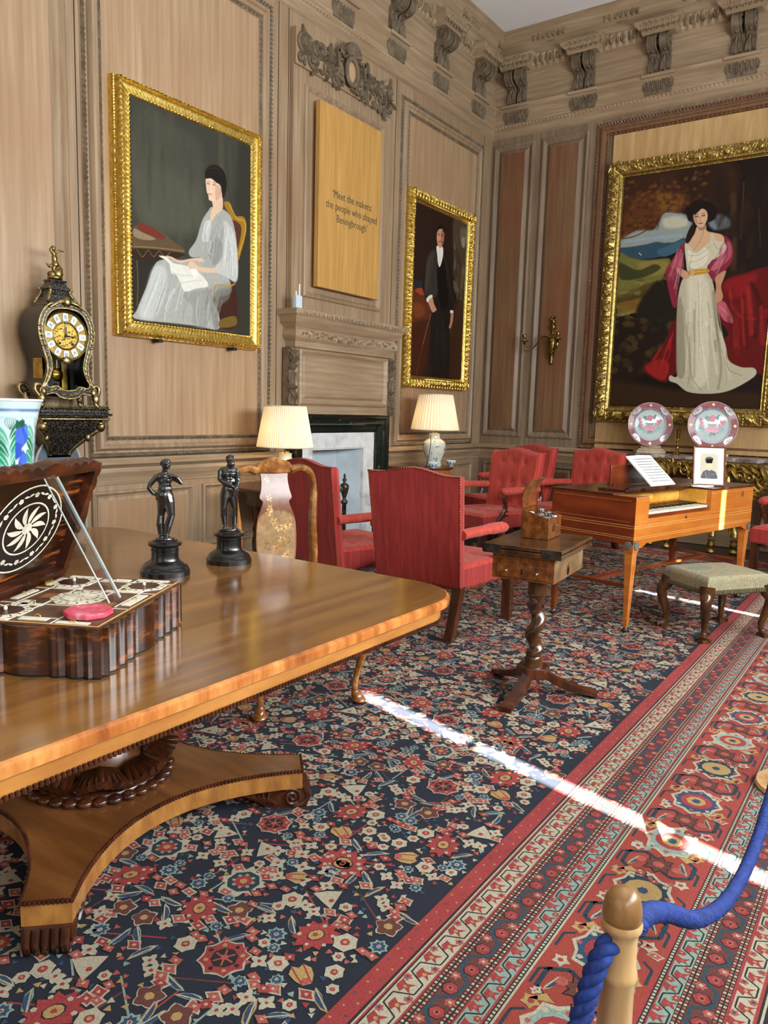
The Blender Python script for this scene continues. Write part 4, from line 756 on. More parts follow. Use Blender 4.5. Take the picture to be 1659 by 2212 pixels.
def ex(sp, sz, off, out, sc, L1=.05):
    def f(b, W, H):
        rnd = random.Random(5)
        for (ax, az, dx, dz, L) in ((0, 0, 1, 0, W), (W, 0, 0, 1, H), (W, H, -1, 0, W), (0, H, 0, -1, H)):
            n = int((L-2*off)/sp); nx, nz = -dz, dx
            for i in range(n+1):
                s_ = off+(L-2*off)*i/n; px, pz = ax+dx*s_+nx*off, az+dz*s_+nz*off; a = math.atan2(dz, dx)
                for q in (-1, 1):
                    leaf(b, (px, pz), a+q*(1.0+.3*rnd.random()), L1, sz, out, .014, q*.9); leaf(b, (px, pz), a+PI+q*.7, L1*.8, sz, out, .012, -q*.8)
                if i % 2: scroll(b, (px, pz), sc, 1.1, rnd.random()*6, 1, .006, out+.004)
                else: b.ell((px, -(out+.01), pz), (sz*1.1, .012, sz*1.1), su=8, sv=6)
            for q in range(-3, 4): leaf(b, (ax+(dx+nx)*off*.6, az+(dz+nz)*off*.6), math.atan2(dz+nz, dx+nx)+q*.42, off*1.35, .014, out+.004, .014)
    return f
picture('portrait_painting', 'gilt-framed full-length portrait of a moustached man in a dark suit with a cane', MA, 7.02, 1.66, 8.43, 3.76, .135, .085, PR2, '1e130d', PA2[:5]+dab(40, 720, 300, 980, 900, ('5a4a33', '3b3022', '6d6048', '2b2118'), 30, 40, .6, 4, 4)+PA2[5:], .00186, .006, GOLD, d2, extra=ex(.06, .011, .045, .118, .02, .045), seed=2)
PR3 = [(0, 0), (0, .07), (.008, .09), (.02, .098), (.04, .112), (.07, .125), (.1, .118), (.118, .1), (.125, .098), (.132, .108), (.142, .108), (.15, .095), (.165, .085), (.17, .09), (.178, .09), (.183, .08), (.188, .072)]
def d3(s_, j, L):
    if 2 < j < 7: return .014*math.sin(2*PI*s_/.16+j*.9)+.006*math.sin(2*PI*s_/.035+j*2)
    if j in (9, 10, 13, 14): return .004*math.sin(2*PI*s_/.02)
    return 0
P3_ = picture('portrait_painting', 'very large gilt-framed portrait of a standing woman in cream gown and red shawl', MBK @ Matrix.Translation((0, -.046, 0)), -3.2, 1.335, -1.235, 4.245, .185, .085, PR3, '140d0a', PA3[:5]+dab(300, 0, 700, 560, 980, ('5a3418', '6e441d', '3d2413', '6b451c', '4a2c16', '2c1a10', '3a2113'), 16, 8, .6, 9, 5)+dab(130, 0, 640, 330, 760, ('5a3216', '6b3d1a', '4a2a14', '3a2012'), 14, 7, .8, 5, 6, .25)+PA3[5:18]+dab(70, 0, 300, 330, 560, ('7d7238', '5a5a2c', '93824a', '4a4a22', '6a5a2a'), 40, 9, .6, 6, 7)+PA3[18:24]+dab(60, 0, 130, 420, 380, ('2b2414', '3a2f18', '1c170e', '4d3c1c'), 28, 16, .6, 8, 8)+dab(40, 640, 300, 1000, 950, ('241610', '2e1c12', '180f0b'), 30, 60, .6, 12, 9)+PA3[24:], .00165, .005, GOLDD, d3, step=.009, extra=ex(.085, .017, .07, .112, .034, .055), seed=3)
b = MB(); b.b2((.78, -.105, .13), (1.02, -.118, .15)); b.build('name_plate', GOLD, P3_, bev=.003)
# oak text board
t = thing('text_board', 'plain light oak board with a short printed quotation above the fireplace', 'board', M=MA @ Matrix.Translation((5.48, 0, 2.5)))
b = MB(); b.b2((0, -.09, 0), (.955, -.14, 1.605)); b.build('board', OAKB, t, bev=.002)
TX_ = mat('printed_lettering', '4b4a34', .7)
for i, s in enumerate(("\u2018Meet the makers:", "the people who shaped", "Beningbrough\u2019")):
    text(s, .098, (.50, -.1405, .855-i*.105), TX_, t, sx=.86)
# room sensor on the shelf
t = thing('room_sensor', 'small white electronic sensor with stub aerials on the wooden shelf end', 'sensor', M=MA @ Matrix.Translation((5.17, -.17, 2.26)))
b = MB(); b.b2((-.03, -.02, 0), (.05, .02, .115)); b.build('case', mat('sensor_plastic', 'c2d4dc', .4), t, bev=.004)
b = MB(); b.tube([(-.012, 0, .11), (-.012, 0, .15)], .006); b.build('aerial', WHITE, t); b = MB(); b.tube([(.03, 0, .11), (.032, 0, .215)], .007); b.build('aerial', WHITE, t)

# ================================================================ CLOCK
c0 = 2.868
t = thing('bracket_clock', 'black and brass inlaid waisted mantel clock topped by a gilt figure', 'clock', M=MA @ Matrix.Translation((c0, -.17, 1.362)))
BOUL = mat('boulle_inlay', '0b0a09', .25, .2, c2='7f7a6c', c3='12100e', scale=170, contrast=(.5, .62), detail=2, coat=.4)
half = cat_([(.0, .05), (.06, .06), (.1, .085), (.17, .075), (.195, .1), (.165, .15), (.142, .22), (.146, .29), (.172, .37), (.192, .45), (.185, .53), (.15, .6), (.09, .64), (0, .652)], 5)
out = half+[(-x, z) for x, z in half[-2:0:-1]]
inn = []
for x, z in out:
    cx_, cz_ = 0, (.45 if z > .34 else .3); f_ = .80 if z > .34 else .78
    inn.append((x*f_, cz_+(z-cz_)*(.82 if z > .34 else .8)))
n = len(out); b = MB()
b.add([(x, .10, z) for x, z in out]+[(x, -.10, z) for x, z in out], [(i, (i+1) % n, n+(i+1) % n, n+i) for i in range(n)])
b.add([(x, .10, z) for x, z in out], [tuple(range(n))]); b.build('case', EBONY, t, smooth=60)
b = MB(); b.add([(x, -.10, z) for x, z in out]+[(x, -.118, z) for x, z in [(p*.97, .3+(q-.3)*.985) for p, q in out]]+[(x, -.118, z) for x, z in inn]+[(x, -.09, z) for x, z in inn], [(k*n+i, k*n+(i+1) % n, (k+1)*n+(i+1) % n, (k+1)*n+i) for k in range(3) for i in range(n)])
b.build('door', BOUL, t, smooth=50)
b = MB(); b.tube([(x, -.116, z) for x, z in out], .006, 6, closed=True); b.tube([(x, -.116, z) for x, z in inn], .005, 6, closed=True)
rnd = random.Random(3)
for i in range(0, n, 2):
    p, q = out[i], inn[i]; m_ = ((p[0]+q[0])/2, (p[1]+q[1])/2); leaf(b, m_, math.atan2(out[(i+1) % n][1]-out[i-1][1], out[(i+1) % n][0]-out[i-1][0]), .04, .009, .116, .006, .5)
b.build('door_mounts', ORMOLU, t, smooth=60)
b = MB(); b.b2((-.1, .05, .1), (.03, .06, .36)); b.b2((.11, .05, .1), (.14, .06, .36)); b.split('backplate', BLACK, t)
b = MB(); b.b2((.045, .045, .1), (.085, .055, .36)); b.b2((-.155, .02, .1), (-.15, -.08, .3)); 
for q in (-1, 1): 
    scroll(b, (-.045+q*.03, .13), .018, 1.3, 0, q, .003, -.03); scroll(b, (-.04+q*.035, .27), .016, 1.2, 1, q, .0025, -.03)
b.build('brass_strip', BRASS, t)
dc = .445
b = MB(); b.T = Matrix.Translation((0, 0, dc)) @ Matrix.Rotation(PI/2, 4, 'X')
b.lathe([(0, .08), (.158, .08), (.158, .1), (.154, .107), (.146, .1), (.143, .098), (0, .098)], seg=48); b.build('dial', mat('dial_gilt', '6f5b2c', .4, 1, c2='a58b4a', scale=80), t, smooth=30)
b = MB(); b.T = Matrix.Translation((0, 0, dc)) @ Matrix.Rotation(PI/2, 4, 'X'); b.lathe([(0, .095), (.088, .095), (.088, .103), (.082, .106), (.078, .102), (0, .102)], seg=40)
for i in range(30): a = rnd.random()*6.28; r_ = .07*math.sqrt(rnd.random()); b.ell((r_*math.cos(a), r_*math.sin(a), .102), (.009, .005, .003), su=8, sv=4)
b.build('dial_centre', mat('chased_gilt', '6a5220', .35, 1, c2='cfae5a', scale=150, contrast=(.4, .6)), t)
ENAM = mat('white_enamel', 'c9dde2', .15, c2='dbe8ea', scale=20, coat=.5); NUM = mat('blue_black_enamel', '10141f', .3)
for h_ in range(12):
    a = PI/2-h_*PI/6; b = MB(); b.T = Matrix.Translation((0, 0, dc)) @ Matrix.Rotation(PI/2, 4, 'X') @ Matrix.Rotation(a-PI/2, 4, 'Z') @ Matrix.Translation((0, .116, 0))
    b.prism(rrect(-.018, -.024, .018, .025, .008, 3), .098, .103); car = b.build('numeral_cartouche', ENAM, t)
    s = ('XII', 'I', 'II', 'III', 'IIII', 'V', 'VI', 'VII', 'VIII', 'IX', 'X', 'XI')[h_]
    cu_M = Matrix.Translation((0, 0, dc)) @ Matrix.Rotation(-(a-PI/2), 4, 'Y') @ Matrix.Translation((0, -.1035, .116))
    text(s, .038, (0, 0, 0), NUM, car, 'numeral', .0006, Mx=cu_M, sx=min(1, 1.45/len(s)) if len(s) > 1 else 1)
b = MB(); b.tube([(0, -.112, dc), (0, -.112, dc+.1)], [.004, .0015], 5); b.tube([(0, -.112, dc), (.065, -.112, dc-.006)], [.004, .002], 5); b.ell((0, -.112, dc), (.009, .006, .009)); b.build('hands', NUM, t)
b = MB()
for q in (-.045, .045): b.ell((q, -.107, dc-.048), (.008, .004, .008))
b.split('winding_hole', BLACK, t)
b = MB(); b.T = Matrix.Translation((-.045, 0, .2)) @ Matrix.Rotation(PI/2, 4, 'X'); b.lathe([(0, .05), (.03, .052), (.042, .06), (.03, .072), (0, .078)], seg=24); b.T = Matrix.Identity(4); b.tube([(-.045, -.06, .24), (-.045, -.06, .3)], .002); b.build('pendulum', BRASS, t)
b = MB()      # glass door pane
b.add([(x, -.1, z) for x, z in inn], [tuple(range(n))]); b.build('glass', mat('clock_glass', 'ffffff', 0, trans=1, ior=1.1, spec=.3), t, smooth=0)
b = MB()      # hood: concave stepped roof
for (z0_, w0, z1_, w1) in ((.63, .115, .645, .105), (.645, .1, .67, .085), (.67, .085, .7, .068), (.7, .068, .735, .062), (.735, .078, .745, .074), (.745, .07, .765, .055), (.765, .055, .785, .05), (.785, .057, .795, .055)):
    b.add([(sx*w_, sy*w_*.75, z_) for z_, w_ in ((z0_, w0), (z1_, w1)) for sx, sy in ((-1, -1), (1, -1), (1, 1), (-1, 1))], [(0, 3, 2, 1), (4, 5, 6, 7), (0, 1, 5, 4), (1, 2, 6, 5), (2, 3, 7, 6), (3, 0, 4, 7)])
b.build('hood', BOUL, t, smooth=0)
b = MB()
for sx in (-1, 1):
    for sy in (-1, 1): b.tube([(sx*.1, sy*.078, .65), (sx*.085, sy*.066, .68), (sx*.066, sy*.052, .72), (sx*.074, sy*.06, .745)], [.01, .012, .008, .008], 6); b.ell((sx*.075, sy*.06, .74), .011)
    b.tube([(sx*.02, -.12, .66), (sx*.07, -.13, .645), (sx*.12, -.13, .61)], [.016, .011, .004], 6)
    for y_ in (-.1, .08): 
        b.tube(cat_([(sx*.165, y_, .13), (sx*.215, y_-.005, .135), (sx*.225, y_-.01, .1), (sx*.2, y_-.02, .06), (sx*.185, y_-.025, .02), (sx*.2, y_-.03, 0)], 4), [.014]*21, 7)
        b.ell((sx*.19, y_-.025, .05), (.024, .02, .04)); b.ell((sx*.175, y_-.02, .09), (.02, .018, .03))
    for i in range(5): b.ell((sx*(.188-.004*i), -.115, .5-.03*i), (.012, .01, .014))
b.ell((0, -.125, .655), (.03, .022, .034)); b.ell((0, -.11, .292), (.03, .012, .025))
b.split('gilt_mount', ORMOLU, t, smooth=60)
b = MB()      # finial figure: winged boy on a cloud
Z = .795
for p, r_ in (((0, 0, Z+.015), (.05, .04, .022)), ((.02, 0, Z+.045), (.036, .03, .03)), ((-.02, 0, Z+.035), (.03, .028, .022)), ((.035, 0, Z+.07), (.018, .02, .02)), ((0, 0, Z+.135), (.019, .016, .03)), ((.005, 0, Z+.1), (.024, .02, .025)), ((-.008, 0, Z+.195), (.016, .016, .019)), ((-.004, 0, Z+.165), (.018, .012, .012))): b.ell(p, r_)
b.tube([(.01, 0, Z+.1), (-.012, 0, Z+.07), (.012, 0, Z+.04)], [.015, .012, .009]); b.tube([(0, 0, Z+.1), (.03, 0, Z+.09), (.03, 0, Z+.06)], [.014, .011, .008])
b.tube([(.005, 0, Z+.165), (.03, -.005, Z+.19), (.062, -.01, Z+.185)], [.009, .007, .004]); b.tube([(-.012, 0, Z+.165), (-.03, 0, Z+.185), (-.015, 0, Z+.205)], [.009, .007, .005])
b.tube([(.0, .01, Z+.1), (-.03, .01, Z+.085), (-.055, .01, Z+.1)], [.008, .012, .003])
b.build('finial_figure', mat('gilt_bronze', '5f5030', .35, 1, c2='a8905c', scale=30), t, remesh=.003)
# bracket under it
t = thing('wall_bracket', 'black and brass inlaid wall bracket carrying the clock', 'bracket', M=MA @ Matrix.Translation((2.905, 0, .97)))
b = MB(); b.b2((-.255, 0, .335), (.255, -.33, .352)); b.b2((-.24, 0, .352), (.24, -.31, .375)); b.b2((-.235, 0, .325), (.235, -.315, .335)); b.b2((-.25, 0, .375), (.25, -.315, .384)); b.build('top', BOUL, t, bev=.005)
b = MB()
for i in range(46): x = -.24+.48*i/45; b.tube([(x, -.3, .384), (x, -.305, .393), (x, -.3, .402)], .0032, 5); 
for i in range(24):
    for x in (-.242, .242): b.tube([(x, -.02-.012*i, .384), (x, -.02-.012*i, .402)], .003, 5)
b.tube([(-.24, 0, .315), (-.24, -.315, .315), (.24, -.315, .315), (.24, 0, .315)], .007, 6); b.build('gallery', ORMOLU, t)
b = MB(); pf = cat_([(.325, .225), (.29, .222), (.24, .2), (.19, .15), (.13, .1), (.09, .075), (.07, .07)], 5); dd = [.27*(w_/.225)**.8 for z, w_ in pf]
for i in range(len(pf)-1):
    (za, wa), (zb, wb) = pf[i], pf[i+1]
    b.add([(-wa, 0, za), (-wa, -dd[i], za), (wa, -dd[i], za), (wa, 0, za), (-wb, 0, zb), (-wb, -dd[i+1], zb), (wb, -dd[i+1], zb), (wb, 0, zb)], [(0, 1, 5, 4), (1, 2, 6, 5), (2, 3, 7, 6)])
b.build('body', BOUL, t, smooth=0)
b = MB()
for sx in (-1, 1):
    b.tube([(sx*w_, -d_, z) for (z, w_), d_ in zip(pf, dd)], .014, 8)
    b.ell((sx*.21, -.26, .265), (.03, .03, .04)); b.ell((sx*.2, -.27, .285), (.02, .02, .02)); b.ell((sx*.15, -.2, .19), (.022, .02, .03))
b.b2((-.085, 0, .055), (.085, -.1, .072)); b.b2((-.07, 0, .035), (.07, -.09, .055)); b.lathe([(.05, .03), (.03, .01), (.02, -.01), (.028, -.03), (0, -.05)], c=(0, -.05, 0), seg=12); b.build('mounts', ORMOLU, t, smooth=50)
t = thing('rounded_panel', 'glossy grey-blue round-topped panel with a pale edge behind the clock bracket', 'panel', M=MA @ Matrix.Translation((2.9, 0, .3)))
pp = [(-.2, 0), (.2, 0), (.19, .55)]+[(.165*math.cos(a), .66+.2*math.sin(a)) for a in [k*PI/16 for k in range(17)]]+[(-.19, .55)]
b = MB(); b.prism(pp, -.1, -.075, 'y'); b.build('panel', mat('grey_blue_lacquer', '4c5560', .25, c2='5d6873', scale=3, coat=.4), t)
b = MB(); b.tube([(x, -.1, z) for x, z in pp], .007, 6, closed=True); b.build('edge', mat('pale_edge', 'a9a99c', .4), t)
# ================================================================ DINING TABLE
TZ = .76
t = thing('dining_table', 'large polished mahogany table with rounded corners and carved platform base', 'table', (-2.385, 1.42, 0))
def ol(e): return rrect(-1.115-e, -.99-e, 1.115+e, .985+e, .24+e, 10)
b = MB(); b.prism(ol(-.012), TZ-.012, TZ); b.build('tabletop', MAHT, t)
b = MB(); o1, o2, o3 = ol(0), ol(-.012), ol(-.03); n = len(o1)
L_ = [(o2, TZ-.0005), (ol(-.003), TZ-.004), (o1, TZ-.012), (ol(-.002), TZ-.03), (o2, TZ-.036)]
b.add([(x, y, z) for o_, z in L_ for x, y in o_], [(k*n+i, k*n+(i+1) % n, (k+1)*n+(i+1) % n, (k+1)*n+i) for k in range(len(L_)-1) for i in range(n)])
b.build('crossbanded_edge', MAHB, t)
b = MB(); b.prism(o3, TZ-.078, TZ-.034); b.build('frieze', MAHE, t)
b = MB(); P = []
for i in range(n):
    p, q = o3[i], o3[(i+1) % n]; L = math.dist(p, q); m_ = max(1, int(L/.0115))
    for k in range(m_): P.append((p[0]+(q[0]-p[0])*k/m_, p[1]+(q[1]-p[1])*k/m_))
for x, y in P: b.ell((x*1.004, y*1.004, TZ-.08), (.0058, .0058, .007), su=7, sv=4)
b.tube([(x, y, TZ-.082) for x, y in o3], .004, 5, closed=True); b.build('beading', MAHD, t)
bx, by = .2, .05      # base offset
def plat(r_, hw, mid):
    out = []
    for k in range(4):
        a = -PI/4+k*PI/2; ca, sa = math.cos(a), math.sin(a)
        out += [(r_*ca+hw*sa, r_*sa-hw*ca), (r_*ca-hw*sa, r_*sa+hw*ca)]
        a2 = a+PI/4; e0 = out[-1]; a3 = a+PI/2; e1 = (r_*math.cos(a3)+hw*math.sin(a3), r_*math.sin(a3)-hw*math.cos(a3))
        m_ = (mid*math.cos(a2), mid*math.sin(a2)); arc = []
        for i in range(1, 16):
            t_ = i/16; q = (1-t_)**2, 2*t_*(1-t_), t_*t_
            c_ = (2*m_[0]-(e0[0]+e1[0])/2, 2*m_[1]-(e0[1]+e1[1])/2)
            arc.append((q[0]*e0[0]+q[1]*c_[0]+q[2]*e1[0], q[0]*e0[1]+q[1]*c_[1]+q[2]*e1[1]))
        out += arc
    return [(x+bx, y+by) for x, y in out]
PL = plat(.69, .062, .33)
b = MB(); b.prism(PL, .132, .142); b.build('platform', MAHP, t)
b = MB(); b.prism(PL, .075, .132); b.build('platform_side', PEDGE, t)
b = MB(); n = len(PL)
for i in range(n):
    p, q = PL[i], PL[(i+1) % n]; L = math.dist(p, q); m_ = max(1, int(L/.0105))
    for k in range(m_): x, y = p[0]+(q[0]-p[0])*k/m_, p[1]+(q[1]-p[1])*k/m_; b.ell((x, y, .138), (.006, .006, .0085), su=7, sv=4)
b.build('beading', MAHD, t)
b = MB(); b.lathe([(.2, .142), (.215, .15), (.2, .16), (.14, .2), (.1, .3), (.085, .45), (.1, .55), (.16, .62), (.2, .66), (.22, .68)], c=(bx, by, 0), seg=40); b.build('pedestal', MAHP, t)
b = MB()       # shell-carved collar
for k in range(8):
    a0 = k*PI/4+.2
    for i in range(9):
        f_ = (i-4)/4; a = a0+f_*.36
        r0, r1 = .12, .262-.035*abs(f_)
        b.tube([(bx+r0*math.cos(a0+f_*.1), by+r0*math.sin(a0+f_*.1), .165), (bx+(r0+r1)/2*math.cos(a0+f_*.25), by+(r0+r1)/2*math.sin(a0+f_*.25), .235-.02*abs(f_)), (bx+r1*math.cos(a), by+r1*math.sin(a), .225-.04*abs(f_))], [.01, .019, .016], 8)
for k in range(32): a = k*PI/16; b.ell((bx+.225*math.cos(a), by+.225*math.sin(a), .152), (.026, .026, .016))
b.tube([(bx+.2*math.cos(a), by+.2*math.sin(a), .155) for a in [k*2*PI/48 for k in range(48)]], .02, 7, closed=True)
b.build('carved_shells', MAHD, t, smooth=70)
for k in range(4):   # scroll feet
    a = -PI/4+k*PI/2; b = MB(); b.T = Matrix.Translation((bx, by, 0)) @ Matrix.Rotation(a, 4, 'Z')
    prof = [(.42, .075), (.46, .06), (.52, .035), (.56, .012), (.6, 0), (.66, .0), (.695, .015), (.705, .045), (.695, .075)]
    b.prism(cat_(prof, 3), -.052, .052, 'y')
    for i in range(5):
        y_ = -.046+.023*i; b.tube([(.66, y_, .004), (.7, y_, .012), (.712, y_, .04), (.7, y_, .072)], .0125, 8)
    for s_ in (-.055, .055):
        q = [(.655+(.034*(1-i/26))*math.cos(2.2-i*.5), s_, .04+(.034*(1-i/26))*math.sin(2.2-i*.5)) for i in range(24)]; b.tube(q, .0065, 6, up=(0, 1, 0))
        b.tube(cat_([(.63, s_, .062), (.58, s_, .04), (.54, s_, .04), (.49, s_, .062), (.45, s_, .066)], 5), [.008]*21, 6)
        for i in range(4): b.tube([(.6-.02*i, s_*1.02, .018+.006*i), (.57-.018*i, s_*1.1, .045+.005*i), (.575-.02*i, s_, .066)], [.006, .008, .003], 6)
        b.tube([(.45+.012*math.cos(i*.7), s_, .062+.012*math.sin(i*.7)) for i in range(8)], .006, 5)
    b.build('foot', MAHD, t, smooth=50)

# ================================================================ OPEN WORKBOX
BX = thing('workbox', 'open ripple-sided dark wood box with bone-inlaid compartments on the table', 'box', (-1.499, 1.016, TZ), math.radians(28))
W_, L_, H_ = .36, .49, .125
def ripple(w0, w1, l0, l1, pitch=.046, amp=.011):
    out = []
    def side(p, q, nrm, mid):
        L = math.dist(p, q); n_ = round(L/pitch)*8
        for i in range(n_):
            t_ = i/n_; s_ = t_*L; c_ = abs(s_-L/2) < .06; a_ = amp*abs(math.sin(PI*s_/pitch))
            if c_: a_ = amp*1.3*math.cos((s_-L/2)/.06*PI/2)+.002
            if s_ < .022 or s_ > L-.022: a_ = .002
            out.append((p[0]+(q[0]-p[0])*t_+nrm[0]*a_, p[1]+(q[1]-p[1])*t_+nrm[1]*a_))
    side((w0, l0), (w1, l0), (0, -1), 0); side((w1, l0), (w1, l1), (1, 0), 0); side((w1, l1), (w0, l1), (0, 1), 0); side((w0, l1), (w0, l0), (-1, 0), 0); return out
RP = ripple(-W_, 0, 0, L_)
b = MB(); b.prism(RP, .006, H_-.004); b.build('carcase', CORO, BX, smooth=45)
b = MB(); b.prism([(-.18+(x+.18)*.985, .245+(y-.245)*.985) for x, y in RP], 0, .007); b.build('foot_board', BLACK, BX)
TRAYW = mat('tray_rosewood', '452c1e', .4, c2='6b4a34', scale=20)
b = MB(); b.b2((-W_+.004, .004, H_-.004), (-.004, L_-.004, H_)); tray = b.build('tray', TRAYW, BX)
b = MB(); b.tube([(-.006, .006, H_), (-.006, L_-.006, H_)], .002, 5); b.tube([(-W_, .006, H_), (-.006, .006, H_)], .002, 5); b.split('edge_stringing', INLAY, tray)
def octa(cx, cy, r_, nm, m_, z=.003, rim=True):
    if rim:
        b = MB(); P = [(cx+r_*1.42*math.cos(PI/8+k*PI/4), cy+r_*1.42*math.sin(PI/8+k*PI/4)) for k in range(8)]; b.prism(P, H_, H_+.002); b.build('inlaid_border', IVORY, tray, smooth=0)
        b = MB()
        for k in range(16): a = k*PI/8; b.box((cx+r_*1.2*math.cos(a), cy+r_*1.2*math.sin(a), H_+.002), (.012, .003, .001), rz=a)
        b.build('inlay_ticks', STRIPE, tray, smooth=0)
    b = MB(); P = [(cx+r_*math.cos(PI/8+k*PI/4), cy+r_*math.sin(PI/8+k*PI/4)) for k in range(8)]; b.prism(P, H_+.001, H_+z); b.build(nm, m_, BX if nm == 'pincushion' else tray, smooth=0, bev=.002 if nm == 'pincushion' else 0)
for (x0_, y0_, x1_, y1_) in ((-.125, .01, -.125, .48), (-.235, .01, -.235, .48), (-.31, .01, -.31, .48), (-.05, .18, -.05, .48), (-.35, .165, -.01, .165), (-.35, .325, -.01, .325), (-.35, .05, -.13, .05), (-.35, .44, -.01, .44)):
    b = MB(); b.b2((x0_-.0012, y0_-.0012, H_), (x1_+.0012, y1_+.0012, H_+.0016)); b.build('stringing', IVORY, tray, smooth=0)
LIDM = mat('compartment_lid', '2e1712', .3, c2='4b2a1e', scale=30)
for cx_, cy_ in ((-.285, .085), (-.285, .405), (-.075, .405)):
    octa(cx_, cy_, .044, 'compartment_lid', LIDM); b = MB(); b.ell((cx_, cy_, H_+.008), (.005, .005, .006)); b.build('knob', IVORY, tray)
octa(-.18, .245, .052, 'compartment_lid', mat('pale_rosette', '8f8572', .4, c2='d6ccb4', scale=90, contrast=(.45, .55)))
b = MB()
for k in range(16): a = k*PI/8; b.prism([(-.18+.012*math.cos(a-.15), .245+.012*math.sin(a-.15)), (-.18+.04*math.cos(a-.12), .245+.04*math.sin(a-.12)), (-.18+.043*math.cos(a), .245+.043*math.sin(a)), (-.18+.04*math.cos(a+.12), .245+.04*math.sin(a+.12)), (-.18+.012*math.cos(a+.15), .245+.012*math.sin(a+.15))], H_+.003, H_+.004)
b.build('rosette_petals', IVORY, tray, smooth=0)
octa(-.078, .098, .058, 'pincushion', mat('pink_silk', 'c23a4c', .6, c2='e8a0a4', c3='d0566a', scale=30, contrast=(.35, .7)), z=.014, rim=False)
b = MB()
for (cx_, cy_, w__, l_) in ((-.18, .035, .07, .022), (-.285, .165, .03, .05), (-.335, .245, .02, .1), (-.18, .455, .08, .024), (-.075, .47, .09, .018), (-.285, .47, .09, .018), (-.03, .25, .024, .11), (-.1, .335, .1, .02), (-.26, .335, .07, .02), (-.26, .155, .06, .018), (-.285, .018, .1, .018), (-.075, .022, .08, .018), (-.335, .4, .018, .09), (-.335, .09, .018, .09)):
    b.b2((cx_-w__/2, cy_-l_/2, H_), (cx_+w__/2, cy_+l_/2, H_+.0025))
b.split('bone_panel', IVORY, tray, smooth=0, bev=.0006)
b = MB()
for (cx_, cy_) in ((-.18, .05), (-.18, .44), (-.26, .16), (-.1, .335), (-.03, .25), (-.335, .245), (-.075, .022)): b.tube([(cx_+.007*math.cos(k*.6), cy_, H_+.003+.006*math.sin(k*.6)) for k in range(6)], .0015, 5)
b.split('ring_pull', BRASS, tray)
b = MB(); b.b2((-.115, .165, H_+.0005), (-.06, .215, H_+.001)); b.b2((-.285, .225, H_+.0005), (-.24, .27, H_+.001)); b.split('open_well', mat('well_wood', '7a4a22', .5, c2='a86c34', scale=20), tray)
b = MB(); b.lathe([(0, .066), (.011, .068), (.009, .08), (.004, .088), (.0, .09)], c=(.006, .245, 0), seg=12); b.ell((.008, .245, .104), (.004, .006, .006)); b.ell((-.18, -.008, .11), (.007, .004, .007)); b.split('escutcheon', BRASS, BX)
# the lid, propped about seventy degrees open
LID = MB(); AN = math.radians(70); LM = Matrix.Translation((-W_, 0, H_)) @ Matrix.Rotation(-AN, 4, 'Y') @ Matrix.Translation((W_, 0, 0))
def lidmb(): q = MB(); q.T = LM; return q
RL = [(x, y) for x, y in RP]; n = len(RL); sc = lambda f_: [(-.18+(x+.18)*f_, .245+(y-.245)*f_) for x, y in RL]; rin = [(-W_+.022, .022), (-.022, .022), (-.022, L_-.022), (-W_+.022, L_-.022)]
b = lidmb(); inr = []
for x, y in RL: inr.append((max(-W_+.024, min(-.024, x)), max(.024, min(L_-.024, y))))
s1, s2 = sc(1), sc(.93)
b.add([(x, y, .001) for x, y in s1]+[(x, y, .03) for x, y in s1]+[(x, y, .05) for x, y in s2]+[(x, y, .001) for x, y in inr]+[(x, y, .03) for x, y in inr], [(k*n+i, k*n+(i+1) % n, (k+1)*n+(i+1) % n, (k+1)*n+i) for k in (0, 1) for i in range(n)]+[(i, (i+1) % n, 3*n+(i+1) % n, 3*n+i) for i in range(n)]+[(3*n+i, 3*n+(i+1) % n, 4*n+(i+1) % n, 4*n+i) for i in range(n)]+[tuple(2*n+i for i in range(n))])
lid = b.build('lid', mat('dark_coromandel', '24100a', .28, c2='5a2a14', c3='3a1a0e', scale=8, stretch=(3, 1, 3), coat=.4), BX, smooth=45)
b = lidmb(); b.b2((-W_+.02, .02, .028), (-.02, L_-.02, .032)); b.build('lid_lining', COROL, lid)
def ov(r1, r2, nm, m_, z0, z1, n_=48):
    b = lidmb(); b.add([(-.18+q*.125*math.cos(a), .245+q*.165*math.sin(a), z) for q, z in ((r1, z0), (r2, z1)) for a in [k*2*PI/n_ for k in range(n_)]], [(i, (i+1) % n_, n_+(i+1) % n_, n_+i) for i in range(n_)]+([tuple(n_+i for i in range(n_))] if nm == 'medallion' else [])); return b.build(nm, m_, lid, smooth=0)
med = ov(1.0, .99, 'medallion', STRIPE, .0278, .0272)
ov(1.0, .965, 'medallion_rim', IVORY, .0268, .0268); ov(.6, .565, 'medallion_rim', IVORY, .0266, .0266)
b = lidmb()
def lp(x, y): return (-.18+.125*x, .245+.165*y)
def lleaf(x0, y0, a, L, w__, cv, z=.0262):
    P = []; Q = []
    for i in range(7):
        t_ = i/6; aa = a+cv*t_; x = x0+L*t_*math.cos(a+cv*t_*.5); y = y0+L*t_*math.sin(a+cv*t_*.5); q = w__*math.sin(PI*(.08+.92*t_))
        P.append((x-q*math.sin(aa), y+q*math.cos(aa))); Q.append((x+q*math.sin(aa), y-q*math.cos(aa)))
    b.add([(*lp(x, y), z) for x, y in P+Q[::-1]], [tuple(range(14))])
for k in range(10): a = k*2*PI/10; lleaf(.12*math.cos(a), .12*math.sin(a), a, .42, .062, .9)
b.add([(*lp(.13*math.cos(k*.524), .13*math.sin(k*.524)), .0258) for k in range(12)], [tuple(range(12))])
